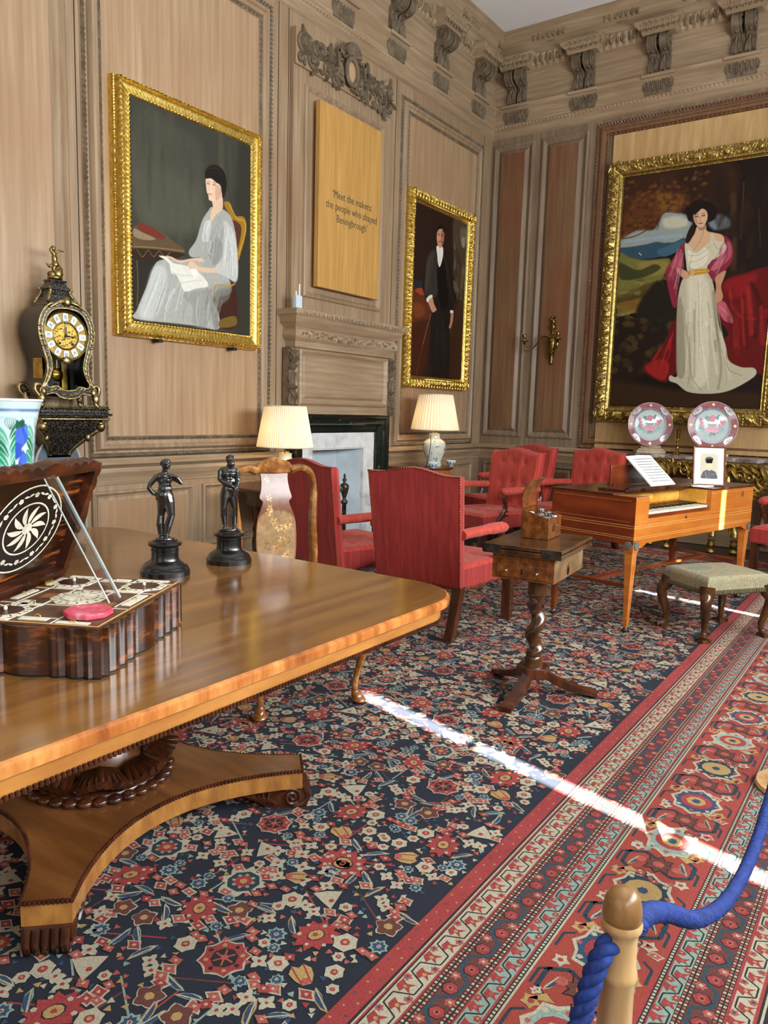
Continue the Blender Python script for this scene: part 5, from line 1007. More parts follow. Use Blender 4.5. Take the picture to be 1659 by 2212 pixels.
for k in range(12):
    a = k*2*PI/12; cx_, cy_ = .78*math.cos(a), .78*math.sin(a)
    for j in range(5): q = a+j*2*PI/5; b.add([(*lp(cx_+.035*math.cos(q)+.03*math.cos(w2*1.05), cy_+.035*math.sin(q)+.03*math.sin(w2*1.05)), .0262) for w2 in range(6)], [tuple(range(6))])
    a2 = a+PI/12
    for sg in (-1, 1): lleaf(.78*math.cos(a2), .78*math.sin(a2), a2+sg*1.1, .14, .025, sg*.6)
b.build('bone_marquetry', IVORY, lid, smooth=0)
b = MB(); b.b2((-W_-.004, .35, H_-.01), (-W_+.02, .39, H_+.012)); b.b2((-W_-.004, .1, H_-.01), (-W_+.02, .14, H_+.012)); b.split('hinge', BRASS, BX)
PERS = mat('clear_acrylic', 'fafcfc', .02, trans=1, ior=1.12, spec=.5)
b = MB()
p0 = Vector((-.075, .2, H_+.004)); p1 = LM @ Vector((-.022, .2, -.002)); dv = (p1-p0); nn_ = Vector((dv.z, 0, -dv.x)).normalized()*.002
b.add([tuple(p+Vector((0, y_, 0))+s_*nn_) for p in (p0, p1) for y_ in (0, .062) for s_ in (-1, 1)], [(0, 1, 3, 2), (4, 6, 7, 5), (0, 4, 5, 1), (1, 5, 7, 3), (3, 7, 6, 2), (2, 6, 4, 0)])
t = b.build('acrylic_prop', PERS, None, smooth=0); t.matrix_world = Matrix.Translation((-1.499, 1.016, TZ)) @ Matrix.Rotation(math.radians(28), 4, 'Z')
tag(t, 'clear acrylic strip propping up the lid of the open box', 'prop')
b = MB()
for y_ in (0, .062): b.tube([tuple(p0+Vector((0, y_, 0))), tuple(p1+Vector((0, y_, 0)))], .0022, 5)
b.split('polished_edge', mat('acrylic_edge', 'b9cac9', .15, c2='d8e2e0', scale=4, trans=.3), t)

# ================================================================ STATUETTES
def pedestal(t, h=.135):
    b = MB(); b.lathe([(0, 0), (.092, 0), (.092, .018), (.088, .022), (.085, .03), (.08, .038), (.073, .044), (.062, .05), (.054, .056), (.05, .066), (.05, .092), (.053, .095), (.053, .098), (.05, .1), (.05, .106), (.06, .112), (.063, .118), (.06, .124), (.048, .128), (.044, .135), (0, .135)], seg=48)
    b.build('pedestal', EBONY, t, smooth=30)
def fingers(b, p, d, s_=.004):
    d = Vector(d).normalized(); sd = d.cross(Vector((0, 0, 1))) 
    if sd.length < .1: sd = Vector((1, 0, 0))
    sd.normalize()
    for i, l_ in enumerate((.8, 1, .95, .75)):
        q = Vector(p)+sd*(i-1.5)*s_*.8; b.tube([tuple(q), tuple(q+d*s_*1.8*l_), tuple(q+d*s_*2.8*l_-Vector((0, 0, s_*.6)))], [s_*.5, s_*.42, s_*.3], 6)
    q = Vector(p)+sd*s_*1.8-d*s_; b.tube([tuple(q), tuple(q+sd*s_+d*s_)], [s_*.55, s_*.35], 6)
def head(b, c, r_, fx, hair):
    b.ell(c, (r_*.78, r_*.88, r_)); f = Vector(fx).normalized(); c = Vector(c); s_ = f.cross(Vector((0, 0, 1)))
    b.ell(tuple(c+f*r_*.35-Vector((0, 0, r_*.45))), (r_*.5, r_*.5, r_*.45)); b.ell(tuple(c+f*r_*.95-Vector((0, 0, r_*.1))), (r_*.13, r_*.13, r_*.28))
    b.ell(tuple(c+f*r_*.82-Vector((0, 0, r_*.52))), (r_*.22, r_*.22, r_*.1)); b.ell(tuple(c+f*r_*.75+Vector((0, 0, r_*.2))), (r_*.45, r_*.45, r_*.13))
    for q in (-1, 1): b.ell(tuple(c+s_*q*r_*.8), (r_*.16, r_*.16, r_*.26))
    rn = random.Random(4)
    for i in range(26):
        a = rn.random()*6.28; e = rn.uniform(-.1, 1.4) if hair else rn.uniform(.3, 1.4); v = Vector((math.cos(a)*math.cos(e), math.sin(a)*math.cos(e), math.sin(e)))
        if v.dot(f) > .55 and e < .8: continue
        b.ell(tuple(c+v*r_*.88), r_*(.3 if hair else .2), su=8, sv=6)
# female figure: camera sees her from slightly behind her right; local -y faces the viewer
t = thing('statuette', 'black bronze nude woman, hand on hip, on a turned black pedestal', 'statuette', (-2.288, 1.841, TZ), math.radians(52))
pedestal(t); b = MB(1.2); z0 = .142
# local x: viewer's right, -y toward viewer
T_ = lambda pts: [(x, y, z+z0) for x, y, z in pts]
b.tube(T_([(-.012, .0, .005), (-.016, .0, .05), (-.013, .004, .085), (-.006, 0, .13), (-.003, 0, .16)]), [.009, .0125, .011, .018, .021], 10)
b.tube(T_([(.004, -.01, .005), (.012, -.012, .045), (.024, -.016, .085), (.016, -.006, .13), (.008, 0, .158)]), [.008, .012, .0115, .018, .021], 10)
b.ell((0, 0, .158+z0), (.028, .022, .022)); b.ell((-.012, .008, .15+z0), (.018, .018, .018)); b.ell((.014, -.002, .152+z0), (.018, .018, .018)); b.ell((.003, -.002, .18+z0), (.023, .019, .024)); b.ell((.001, 0, .21+z0), (.021, .015, .025)); b.ell((0, 0, .228+z0), (.027, .014, .015))
b.ell((.012, -.011, .216+z0), .009); b.ell((.02, -.004, .216+z0), .009)
b.tube(T_([(0, 0, .235), (.003, -.002, .258)]), [.009, .008], 8)
b.tube(T_([(-.025, 0, .231), (-.05, .003, .2), (-.056, .004, .186), (-.04, .004, .165), (-.022, .004, .158)]), [.0095, .008, .0078, .0065, .006], 8); fingers(b, (-.024, -.006, .158+z0), (1, 0, -.4))
b.tube(T_([(.024, -.002, .231), (.05, -.008, .214), (.06, -.012, .205), (.045, -.018, .226), (.026, -.016, .232)]), [.0095, .0085, .008, .0065, .005], 8); fingers(b, (.024, -.018, .232+z0), (-1, -.2, .2))
head(b, (.006, -.004, .275+z0), .018, (.7, -.4, -.3), True)
b.ell((-.012, -.006, .004+z0), (.01, .018, .006)); b.ell((.006, -.018, .004+z0), (.01, .018, .006)); b.lathe([(0, -.006), (.035, -.006), (.033, 0), (0, .002)], c=(0, -.004, z0), seg=20)
b.build('figure', BRONZE, t, remesh=.0016)
# male figure
t = thing('statuette', 'black bronze bearded man standing with clasped hands on a turned black pedestal', 'statuette', (-2.28, 2.16, TZ), math.radians(45))
pedestal(t); b = MB(1.15)
b.tube(T_([(-.016, 0, .005), (-.02, .002, .05), (-.022, 0, .085), (-.016, 0, .13), (-.01, 0, .16)]), [.007, .0125, .0115, .018, .02], 10)
b.tube(T_([(.02, -.004, .005), (.021, -.002, .05), (.022, -.004, .085), (.014, -.002, .13), (.01, 0, .16)]), [.007, .012, .0115, .018, .02], 10)
b.ell((0, 0, .162+z0), (.027, .02, .02)); b.ell((-.002, 0, .19+z0), (.025, .018, .026)); b.ell((-.004, .002, .222+z0), (.03, .019, .026)); b.ell((-.004, 0, .238+z0), (.034, .015, .012)); b.ell((.008, -.014, .222+z0), (.014, .008, .012)); b.ell((-.012, -.014, .222+z0), (.014, .008, .012))
for i in range(3):
    for q in (-1, 1): b.ell((q*.006, -.017, .205-.012*i+z0), (.006, .004, .006), su=8, sv=6)
b.tube(T_([(0, 0, .24), (.003, -.004, .266)]), [.011, .01], 8)
b.tube(T_([(-.034, 0, .236), (-.036, -.006, .2), (-.02, -.022, .188), (.012, -.028, .175), (.026, -.026, .168)]), [.011, .01, .009, .007, .006], 8); fingers(b, (.026, -.026, .168+z0), (1, 0, -.4))
b.tube(T_([(.03, 0, .236), (.034, -.004, .2), (.032, -.016, .178), (.03, -.026, .166)]), [.011, .0095, .008, .006], 8); fingers(b, (.03, -.03, .164+z0), (.6, -.4, -.4))
head(b, (.004, -.005, .281+z0), .0185, (.5, -.8, -.2), False); b.ell((.01, -.018, .263+z0), (.011, .01, .013))
b.ell((-.018, -.008, .004+z0), (.009, .018, .006)); b.ell((.022, -.012, .004+z0), (.009, .018, .006)); b.lathe([(0, -.006), (.038, -.006), (.036, 0), (0, .002)], c=(0, -.004, z0), seg=20)
b.build('figure', BRONZE, t, remesh=.0016)

# ================================================================ BIG PORCELAIN VASE
t = thing('porcelain_vase', 'tall flared white porcelain vase painted with blue rocks and green plants', 'vase', (-2.64, 1.40, TZ))
vp = cat_([(.1, 0), (.108, .01), (.112, .05), (.116, .2), (.12, .38), (.127, .5), (.14, .59), (.153, .632)], 5)
lay = []
rn = random.Random(8)
def blob(cx_, cy_, rx, ry, n_=9): return [(cx_+rx*math.cos(k*2*PI/n_)*rn.uniform(.75, 1.2), cy_+ry*math.sin(k*2*PI/n_)*rn.uniform(.75, 1.2)) for k in range(n_)]
for q in range(7):
    o = q*143
    for k in range(20): lay.append(('p', rn.choice(('3b5cc4', '2f49b0', '4a6fd0', '3354b8')), .004, .95, blob(o+rn.uniform(-5, 70), rn.uniform(380, 860)-k*2, 24, 44, 11)))
    for k in range(10): lay.append(('p', rn.choice(('3b5cc4', '2f49b0', '4a6fd0')), .004, .95, blob(o+rn.uniform(90, 140), rn.uniform(340, 760), 14, 40, 11)))
    for k in range(5): lay.append(('p', rn.choice(('1f5a45', '2f6b52', '276048')), .003, 1, blob(o+rn.uniform(-5, 40), rn.choice((890, 880, 600, 580, 480))+rn.uniform(-12, 12), 16, 20, 8)))
    lay += [('l', 'a9ded0', .014, 1, [(o+115, 60), (o+112, 300), (o+117, 760)]), ('l', 'd8f0ea', .005, 1, [(o+115, 60), (o+112, 300), (o+117, 700)])]
    for k in range(13):
        sg = -1 if k % 2 else 1; y_ = 400+k*33; c_ = ('1f7a55', '2f9a70', '67b59a')[k % 3]; lay += [('p', c_, .003, 1, [(o+116, y_), (o+116+sg*14, y_+70), (o+116+sg*42, y_+110), (o+116+sg*60, y_+100), (o+116+sg*50, y_+60), (o+116+sg*26, y_+30)]), ('l', 'd4ece4', .003, .9, [(o+116, y_), (o+116+sg*26, y_+60), (o+116+sg*54, y_+96)])]
    for k in range(7): lay.append(('l', '5f7f78', .003, .8, [(o+120, 850), (o+100+k*8, 885+8*(k % 3)), (o+104+k*7, 915)]))
lay += [('l', '5b7fa8', .012, 1, [(0, 955), (500, 955), (1000, 955)]), ('l', 'b7d0de', .008, .6, [(0, 915), (500, 915), (1000, 915)])]
nx, ny = 500, 150; CV = 2*PI*.12
img = raster(nx, ny, CV, .632, 'cde6e6', lay, 1.0, grain=.01)
def vfn(u, v, prof=vp, H=None):
    k = v*(len(prof)-1); i = min(int(k), len(prof)-2); f_ = k-i; r_ = prof[i][0]*(1-f_)+prof[i+1][0]*f_; z = prof[i][1]*(1-f_)+prof[i+1][1]*f_
    return (r_*math.cos(u*2*PI), r_*math.sin(u*2*PI), z)
zt = [p[1] for p in vp]
def vz(u, v):
    z = v*.632; i = max(0, min(len(vp)-2, sum(1 for q in zt if q <= z)-1)); f_ = (z-zt[i])/(zt[i+1]-zt[i]); r_ = vp[i][0]*(1-f_)+vp[i+1][0]*f_; return (r_*math.cos(u*2*PI), r_*math.sin(u*2*PI), z)
painted('body', vz, nx, ny, img, GLAZE, t)
b = MB(); b.lathe([(.153, .632), (.157, .636), (.156, .642), (.148, .64), (.136, .59), (.12, .45), (.1, .02), (0, .02)], seg=64, cap=False); b.build('rim', mat('white_porcelain', 'd5e4e4', .12, coat=.5), t)

# ================================================================ MARQUETRY CHAIR
yaw = math.atan2(.36, .17)       # direction from left post to right post, seen from the front
t = thing('side_chair', 'floral marquetry side chair with vase-shaped splat pushed up to the table', 'chair', (-2.585, 2.775, 0), yaw)
# local: x along the back (viewer's right), front toward -y
MW = mat('walnut_marquetry_frame', '5a3214', .22, c2='b9834a', c3='82501f', scale=18, coat=.5, contrast=(.3, .7))
b = MB()
for s_ in (-1, 1):
    P = cat_([(s_*.17, -.03, .42), (s_*.185, -.02, .55), (s_*.2, 0, .66), (s_*.2, .02, .8), (s_*.21, .035, .92), (s_*.215, .045, 1.0), (s_*.195, .05, 1.07), (s_*.14, .055, 1.095), (s_*.09, .055, 1.08)], 6)
    b.tube(P, [.019+.008*abs(math.sin(i*.1)) for i in range(len(P))], 10, ell=(1, .8), up=(0, 1, 0))
b.build('back_frame', MW, t)
b = MB(); P = cat_([(-.1, 1.075), (-.085, 1.12), (-.04, 1.14), (0, 1.152), (.04, 1.14), (.085, 1.12), (.1, 1.075), (.05, 1.07), (0, 1.068), (-.05, 1.07)], 4, True); b.prism(P, .04, .07, 'y'); b.build('crest_rail', MW, t, bev=.008)
sp = cat_([(.06, .5), (.075, .56), (.1, .64), (.108, .74), (.1, .84), (.078, .9), (.07, .93), (.085, .95), (.075, .99), (.07, 1.04), (.075, 1.075)], 5)
lay = [('p', 'a88c66', .02, .9, [(150, 0), (850, 0), (980, 420), (900, 640), (100, 640), (20, 420)])]
rn = random.Random(21)
for k in range(16):
    cx_, cy_ = rn.uniform(180, 820), rn.uniform(60, 940)
    for j in range(5): a = j*1.256+k; lay.append(('p', rn.choice(('d2a862', 'c98f45', 'e0c48a')), .003, 1, [(cx_, cy_), (cx_+75*math.cos(a-.3), cy_+26*math.sin(a-.3)), (cx_+105*math.cos(a), cy_+36*math.sin(a)), (cx_+75*math.cos(a+.3), cy_+26*math.sin(a+.3))]))
    lay.append(('p', '6b3f1c', .003, 1, [(cx_-20, cy_), (cx_, cy_+8), (cx_+20, cy_), (cx_, cy_-8)]))
for k in range(22): cx_, cy_ = rn.uniform(150, 850), rn.uniform(40, 960); a = rn.random()*6.28; lay.append(('l', rn.choice(('4a2c16', '5f4426', '6e5a36')), .003, .9, [(cx_, cy_), (cx_+120*math.cos(a), cy_+40*math.sin(a)), (cx_+140*math.cos(a+1), cy_+60*math.sin(a+.6))]))
img = raster(70, 200, .22, .58, '7a4720', lay, 1.0, grain=.05)
def spf(u, v):
    z = .5+v*.575; i = max(0, min(len(sp)-2, sum(1 for q in sp if q[1] <= z)-1)); f_ = min(1, max(0, (z-sp[i][1])/max(1e-6, sp[i+1][1]-sp[i][1]))); w__ = sp[i][0]*(1-f_)+sp[i+1][0]*f_
    return ((u-.5)*2*w__, -.03+.085*v+.012*math.sin(v*PI*2), z)
painted('splat', spf, 70, 200, img, MARQ, t)
b = MB(); b.grid(lambda u, v: tuple(Vector(spf(u, v))+Vector((0, .012, 0))), 10, 40)
b.build('splat_back', MW, t)
b = MB(); b.prism([(-.2, 0), (.2, 0), (.27, -.44), (-.27, -.44)], .39, .44); b.build('seat_rail', MW, t, bev=.01)
b = MB(); b.prism([(-.17, -.03), (.17, -.03), (.235, -.41), (-.235, -.41)], .44, .47); b.build('seat', mat('seat_fabric', '6a5a3c', .9, c2='7d6c4a', scale=40), t, bev=.015)
for s_ in (-1, 1):
    b = MB(); P = cat_([(s_*.25, -.42, .41), (s_*.275, -.45, .34), (s_*.265, -.445, .25), (s_*.245, -.42, .14), (s_*.24, -.415, .06), (s_*.25, -.43, .02)], 5)
    b.tube(P, [.034, .034, .034, .033, .032, .031, .03, .028, .026, .024, .022, .02, .019, .018, .017, .0165, .016, .016, .016, .016, .017, .02, .024, .026, .026, .026][:len(P)], 10); b.ell((s_*.252, -.435, .018), (.034, .038, .018)); b.build('front_leg', MW, t)
    b = MB(); b.tube(cat_([(s_*.18, -.01, .4), (s_*.18, 0, .2), (s_*.185, .03, .03)], 5), [.02]*11, 8); b.ell((s_*.186, .03, .012), (.024, .024, .012)); b.build('rear_leg', MW, t)
# ================================================================ RED ARMCHAIRS
def armchair(label, loc, rz):
    t = thing('armchair', label, 'armchair', loc, rz, 'red upholstered armchairs')
    # back: padded slab, camel top; front face buttoned
    def wx(v): return .315+.022*v
    def topz(x): return .33+.69+.038*(.5+.5*math.cos(min(1, abs(x)/.27)*PI))
    NB = 28; b = MB()
    BT = [(sx*.15, .52+.2*k-(.0), ) for k in range(3) for sx in (-1, 0, 1)]
    def dent(x, z, cs): return sum(.016*math.exp(-((x-p)**2+(z-q)**2)/.0016) for p, q in cs)
    def bk(u, v, th):
        x = (u-.5)*2*wx(v); z = .33+(topz(x)-.33)*v; yb = -.27-.09*v
        ed = min(1, min(u, 1-u)/.06, (1-v)/.05); rd = math.sqrt(max(0, 1-(1-ed)**2))
        return x, z, yb, rd
    front = lambda u, v: (lambda q: (q[0], q[2]+.03+.04*q[3]-dent(q[0], q[1], BT)*(1 if q[1] > .48 else 0), q[1]))(bk(u, v, 1))
    rear = lambda u, v: (lambda q: (q[0], q[2]-.012, q[1]))(bk(u, v, -1))
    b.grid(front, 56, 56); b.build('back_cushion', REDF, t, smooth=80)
    b = MB(); b.grid(rear, 28, 10)
    m = 40
    for side in (0, 1):
        b.grid(lambda u, v: tuple(Vector(rear(side, v))*(1-u)+Vector(front(side, v))*u), 2, m)
    b.grid(lambda u, v: tuple(Vector(rear(u, 1))*(1-v)+Vector(front(u, 1))*v), 40, 2); b.build('back_panel', RED, t, smooth=50)
    # seat: deep upholstered rail with tufted top
    def seatp(u, v):
        w_ = .30+.045*v; x = (u-.5)*2*w_; y = -.27+.72*v; ed = min(1, min(u, 1-u)/.08, (1-v)/.07); rd = math.sqrt(max(0, 1-(1-ed)**2))
        return (x, y, .435+.03*rd-sum(.014*math.exp(-((x-p)**2+(y-q)**2)/.0014) for p in (-.15, 0, .15) for q in (-.02, .2)))
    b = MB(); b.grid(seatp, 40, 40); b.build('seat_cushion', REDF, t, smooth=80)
    sb = [(-.3, -.27), (.3, -.27), (.345, .45), (-.345, .45)]
    b = MB(); b.prism(sb, .31, .437); b.build('seat_rail', RED, t)
    for s_ in (-1, 1):
        b = MB(); P = [(s_*.315, -.3, .665), (s_*.335, -.14, .668), (s_*.35, .02, .67), (s_*.345, .18, .665), (s_*.34, .22, .655)]
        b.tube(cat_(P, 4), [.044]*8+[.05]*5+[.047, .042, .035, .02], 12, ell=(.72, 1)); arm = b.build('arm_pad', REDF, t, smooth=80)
        b = MB(); b.tube(cat_([(s_*.345, .17, .64), (s_*.35, .19, .6), (s_*.345, .16, .52), (s_*.335, .2, .43), (s_*.335, .26, .38)], 5), [.024]*10+[.026]*11, 8, ell=(1, .8))
        for i in range(5): b.box((s_*.348, .185-.008*i, .6-.04*i), (.05, .03, .012), rz=0)
        b.build('arm_support', MAHD, t)
        b = MB(); b.box((s_*.305, .41, .165), (.062, .062, .33)); b.box((s_*.305, .41, .31), (.066, .066, .02))
        for i in range(9):
            z = .05+.028*i
            for q in (-1, 1): b.tube([(s_*.305-.022, .3785, z-.012*q), (s_*.305+.022, .3785, z+.012*q)], .0022, 4); b.tube([(s_*.3365, .388, z-.012*q), (s_*.3365, .432, z+.012*q)], .0022, 4)
        for i in range(6): b.box((s_*(.265-.012*i), .41, .295-.004*i), (.014, .03, .03-.002*i)); b.box((s_*.305, .37-.012*i, .295), (.03, .014, .03-.003*i))
        leg = b.build('front_leg', MAHD, t, bev=.002); b = MB(); b.lathe([(.016, 0), (.022, .004), (.022, .012), (.016, .016)], c=(s_*.305, .41, 0), seg=14); b.build('castor', IRON, leg)
        b = MB(); vs = []; 
        for k in range(9):
            q = k/8; y = -.245-.1*q**1.3; z = .33*(1-q); h_ = .03-.004*q
            vs += [(s_*.285-h_, y-h_, z), (s_*.285+h_, y-h_, z), (s_*.285+h_, y+h_, z), (s_*.285-h_, y+h_, z)]
        b.add(vs, [(4*k+i, 4*k+(i+1) % 4, 4*k+4+(i+1) % 4, 4*k+4+i) for k in range(8) for i in range(4)]+[(32, 33, 34, 35)]); leg = b.build('rear_leg', MAHD, t, smooth=0)
        b = MB(); b.lathe([(.018, 0), (.026, .004), (.026, .012), (.018, .016)], c=(s_*.285, -.345, 0), seg=14); b.build('castor', IRON, leg)
    b = MB(); N_ = []
    for k in range(44): v = k/43; N_ += [rear(0.006, v), rear(.994, v)]
    for k in range(38): N_.append(rear(k/37, .993)); N_.append(rear(k/37, .01))
    for k in range(34):
        q = k/33
        for s_ in (-1, 1): N_.append((s_*(.302+.045*q), -.27+.72*q, .318))
        N_.append((-.345+.69*q, .453, .318))
    for k in range(22):
        q = k/21
        for s_ in (-1, 1): N_.append((s_*(.35+.03*math.sin(q*2.6)), -.29+.5*q, .648)); N_.append((s_*(.292+.022*math.sin(q*3)), -.29+.5*q, .648))
    for p in N_: b.ell(p, .0048, su=6, sv=4)
    b.build('brass_nails', NAIL, t)['kind'] = 'stuff'
    b = MB()
    for x, z in BT:
        v = (z-.33)/.7; b.ell((x, -.27-.09*v+.055, z), (.009, .006, .009), su=8, sv=6)
    for p in (-.15, 0, .15):
        for q in (-.02, .2): b.ell((p, q, .452), (.009, .009, .006), su=8, sv=6)
    b.split('button', RED, t)
    return t
a0 = armchair('red armchair with its tall back to the viewer, nearest one, beside the dining table corner', (-2.52, 4.27, 0), 0)
def ac(label, loc, rz):
    c = dup(a0); c.location = loc; c.rotation_euler = (0, 0, math.radians(rz)); c['label'] = label
    for k in KIDS(c):
        if k.name.startswith('brass_nails'): k['kind'] = 'stuff'
    return c
ac('red armchair seen from behind, partly hidden by the marquetry side chair', (-3.36, 4.27, 0), -12)
ac('red armchair facing the viewer with orange-lit buttoned back, in front of the corner', (-3.42, 6.76, 0), 162)
ac('red armchair tucked in the corner behind another red armchair', (-3.80, 8.0, 0), 155)
ac('red armchair against the far wall, half hidden behind the square piano', (-2.93, 7.74, 0), 160)
ac('red armchair by the far wall at the extreme right edge', (-.75, 7.8, 0), 170)

# ================================================================ LAMPS AND SIDE TABLES
def lamp(label, loc, bprof, lay, bg, shz, rb, rt, base_lbl, glow, pleats):
    t = thing('table_lamp', label, 'lamp', loc)
    img = raster(220, 90, .5, .3, bg, lay, 1.0, grain=.01); P = cat_(bprof, 5); zt = [q[1] for q in P]
    def f(u, v):
        z = zt[0]+v*(zt[-1]-zt[0]); i = max(0, min(len(P)-2, sum(1 for q in zt if q <= z)-1)); g = (z-zt[i])/max(1e-6, zt[i+1]-zt[i]); r_ = P[i][0]*(1-g)+P[i+1][0]*g; return (r_*math.cos(u*2*PI), r_*math.sin(u*2*PI), z)
    painted('lamp_base', f, 220, 90, img, GLAZE, t)
    zt_ = zt[-1]; b = MB(); b.tube([(0, 0, zt_-.02), (0, 0, shz+.1)], .008); b.lathe([(P[-1][0]*.9, zt_-.004), (P[-1][0], zt_), (.012, zt_+.012)], seg=24); b.build('fitting', BRASS, t)
    b = MB(); b.lathe([(0, 0), (.07, 0), (.072, .01), (0, .012)], seg=24); b.build('foot', MAHD, t)
    N_ = pleats; b = MB(); H_ = glow[1]
    b.grid(lambda u, v: ((rb+(rt-rb)*v+.0035*(1 if int(u*N_*2+.5) % 2 else -1))*math.cos(u*2*PI), (rb+(rt-rb)*v+.0035*(1 if int(u*N_*2+.5) % 2 else -1))*math.sin(u*2*PI), shz+H_*v), N_*2, 6)
    sh = b.build('lamp_shade', SHADE, t, smooth=0)
    b = MB(); b.tube([(rb*math.cos(a), rb*math.sin(a), shz) for a in [k*PI/24 for k in range(48)]], .005, 6, closed=True); b.tube([(rt*math.cos(a), rt*math.sin(a), shz+H_) for a in [k*PI/24 for k in range(48)]], .005, 6, closed=True); b.split('shade_binding', mat('cream_binding', 'd9ceb0', .8), sh)
    b = MB(); b.ell((0, 0, shz+.14), (.03, .03, .045)); b.build('bulb', mat('lit_bulb', 'ffd9a0', .5, emit=6), t)
    l = bpy.data.lights.new('lamp_light', 'POINT'); l.energy = glow[0]; l.color = (1, .72, .4); l.shadow_soft_size = .04
    o = bpy.data.objects.new('lamp_light', l); COL.objects.link(o); o.parent = t; o.location = (0, 0, shz+.1)
    return t
SHADE = bpy.data.materials.new('pleated_silk'); SHADE.use_nodes = True; nt = SHADE.node_tree
pb = nt.nodes['Principled BSDF']; pb.inputs['Base Color'].default_value = (*lin('f2ecdc'), 1); pb.inputs['Roughness'].default_value = .8
tr = nt.nodes.new('ShaderNodeBsdfTranslucent'); tr.inputs[0].default_value = (*lin('f4dfb0'), 1); mx = nt.nodes.new('ShaderNodeMixShader'); mx.inputs[0].default_value = .3
tcn = nt.nodes.new('ShaderNodeTexCoord'); nzn = nt.nodes.new('ShaderNodeTexNoise'); nzn.inputs['Scale'].default_value = 40; bpn = nt.nodes.new('ShaderNodeBump'); bpn.inputs['Strength'].default_value = .1
nt.links.new(tcn.outputs['Object'], nzn.inputs[0]); nt.links.new(nzn.outputs[0], bpn.inputs['Height']); nt.links.new(bpn.outputs[0], pb.inputs['Normal'])
nt.links.new(pb.outputs[0], mx.inputs[1]); nt.links.new(tr.outputs[0], mx.inputs[2]); nt.links.new(mx.outputs[0], nt.nodes['Material Output'].inputs[0])
rn = random.Random(5)
def scenery(n, cs):
    L = []
    for k in range(n):
        cx_, cy_ = rn.uniform(0, 1000), rn.uniform(150, 850); c = rn.choice(cs); L.append(('p', c, .002, .9, blob(cx_, cy_, rn.uniform(10, 30), rn.uniform(15, 60), 7)))
        L.append(('l', rn.choice(('3a4a50', '6a7a58', '8a5a48')), .002, .8, [(cx_-20, cy_-30), (cx_, cy_), (cx_+10, cy_+60)]))
    return L
lamp('lamp with pleated cream shade and squat yellow-and-white jar base, left of fireplace', (-4.33, 4.73, .745), [(.07, .0), (.1, .05), (.125, .14), (.12, .19), (.08, .225), (.058, .235), (.058, .265), (.062, .272)], [('p', 'd8cc96', .01, .8, [(0, 300), (1000, 300), (1000, 720), (0, 720)])]+scenery(26, ('6a6a70', 'a08a50', '4a5a60')), 'dcd6bc', .325, .234, .172, '', (8, .335), 70)
lamp('lamp with pleated cream shade and tall blue-green painted porcelain jar, right of fireplace', (-4.33, 7.12, .80), [(.075, .0), (.085, .01), (.08, .06), (.105, .13), (.128, .2), (.125, .255), (.085, .295), (.062, .31), (.06, .35), (.066, .358)], scenery(44, ('5f8f92', '7fa58a', '3f5f8a', '2a3540', '9ab8a8')), 'd5dacb', .4, .262, .182, '', (8, .375), 44)
SIDEW = mat('side_table_mahogany', '3c1c0c', .2, c2='7a4520', c3='5a2f16', scale=8, coat=.4)
t = thing('side_table', 'dark round side table on turned legs left of the fireplace, under the lamp', 'table', (-4.28, 4.73, 0))
b = MB(); b.lathe([(.43, .715), (.45, .72), (.45, .735), (.44, .745), (0, .745)], seg=56); b.build('tabletop', MAHD, t)
b = MB(); b.lathe([(.36, .6), (.36, .715)], seg=40); b.build('frieze', MAHD, t)
for k in range(6):
    a = k*PI/3+.3; b = MB(); b.lathe([(.02, 0), (.028, .02), (.02, .05), (.022, .1), (.016, .12), (.024, .16), (.03, .25), (.018, .32), (.026, .36), (.016, .4), (.028, .48), (.03, .6)], c=(.31*math.cos(a), .31*math.sin(a), 0), seg=14); b.build('leg', MAHD, t)
t = thing('side_table', 'half-round mahogany cabinet table under the blue-green lamp right of the fireplace', 'table', (-4.74, 7.12, 0))
def half_(r_, rx): return [(0, -rx)]+[(r_*math.cos(a), rx*math.sin(a)) for a in [-PI/2+PI*k/24 for k in range(1, 24)]]+[(0, rx)]
b = MB(); b.prism(half_(.62, .385), .775, .8); b.build('tabletop', SIDEW, t, bev=.004)
b = MB(); b.prism(half_(.59, .36), .62, .775); b.build('frieze', mat('yewwood_band', '8a5224', .25, c2='b8793c', scale=14, coat=.4), t)
b = MB(); b.prism(half_(.59, .36), .12, .62); b.build('cupboard', SIDEW, t)
for a in (-1.2, -.4, .4, 1.2): b = MB(); b.tube([(.54*math.cos(a), .33*math.sin(a), .12), (.54*math.cos(a), .33*math.sin(a), 0)], [.03, .018], 8); b.build('foot', SIDEW, t)
for i, (x, y) in enumerate(((-4.2, 6.9), (-4.26, 7.38))):
    t = thing('porcelain_bowl', ['tiny blue-and-white bowl left of the blue-green lamp', 'tiny blue-and-white bowl right of the blue-green lamp'][i], 'bowl', (x, y, .8))
    lay_ = [('p', '3f63a8', .002, .9, blob(q*125+60, 550, 35, 200, 7)) for q in range(8)]
    P = [(.022, 0), (.024, .008), (.04, .02), (.055, .045), (.058, .06)]
    painted('bowl', lambda u, v: (lambda k: ((P[int(k)][0]*(1-k+int(k))+P[min(4, int(k)+1)][0]*(k-int(k)))*math.cos(u*2*PI), (P[int(k)][0]*(1-k+int(k))+P[min(4, int(k)+1)][0]*(k-int(k)))*math.sin(u*2*PI), P[int(k)][1]*(1-k+int(k))+P[min(4, int(k)+1)][1]*(k-int(k))))(v*4), 80, 24, raster(80, 24, .36, .06, 'd9e2e8', lay_, 1, grain=.01), GLAZE, t)
    b = MB(); b.lathe([(.058, .06), (.054, .058), (.04, .025), (0, .012)], seg=24, cap=False); b.build('interior', MC['white_porcelain'], t)
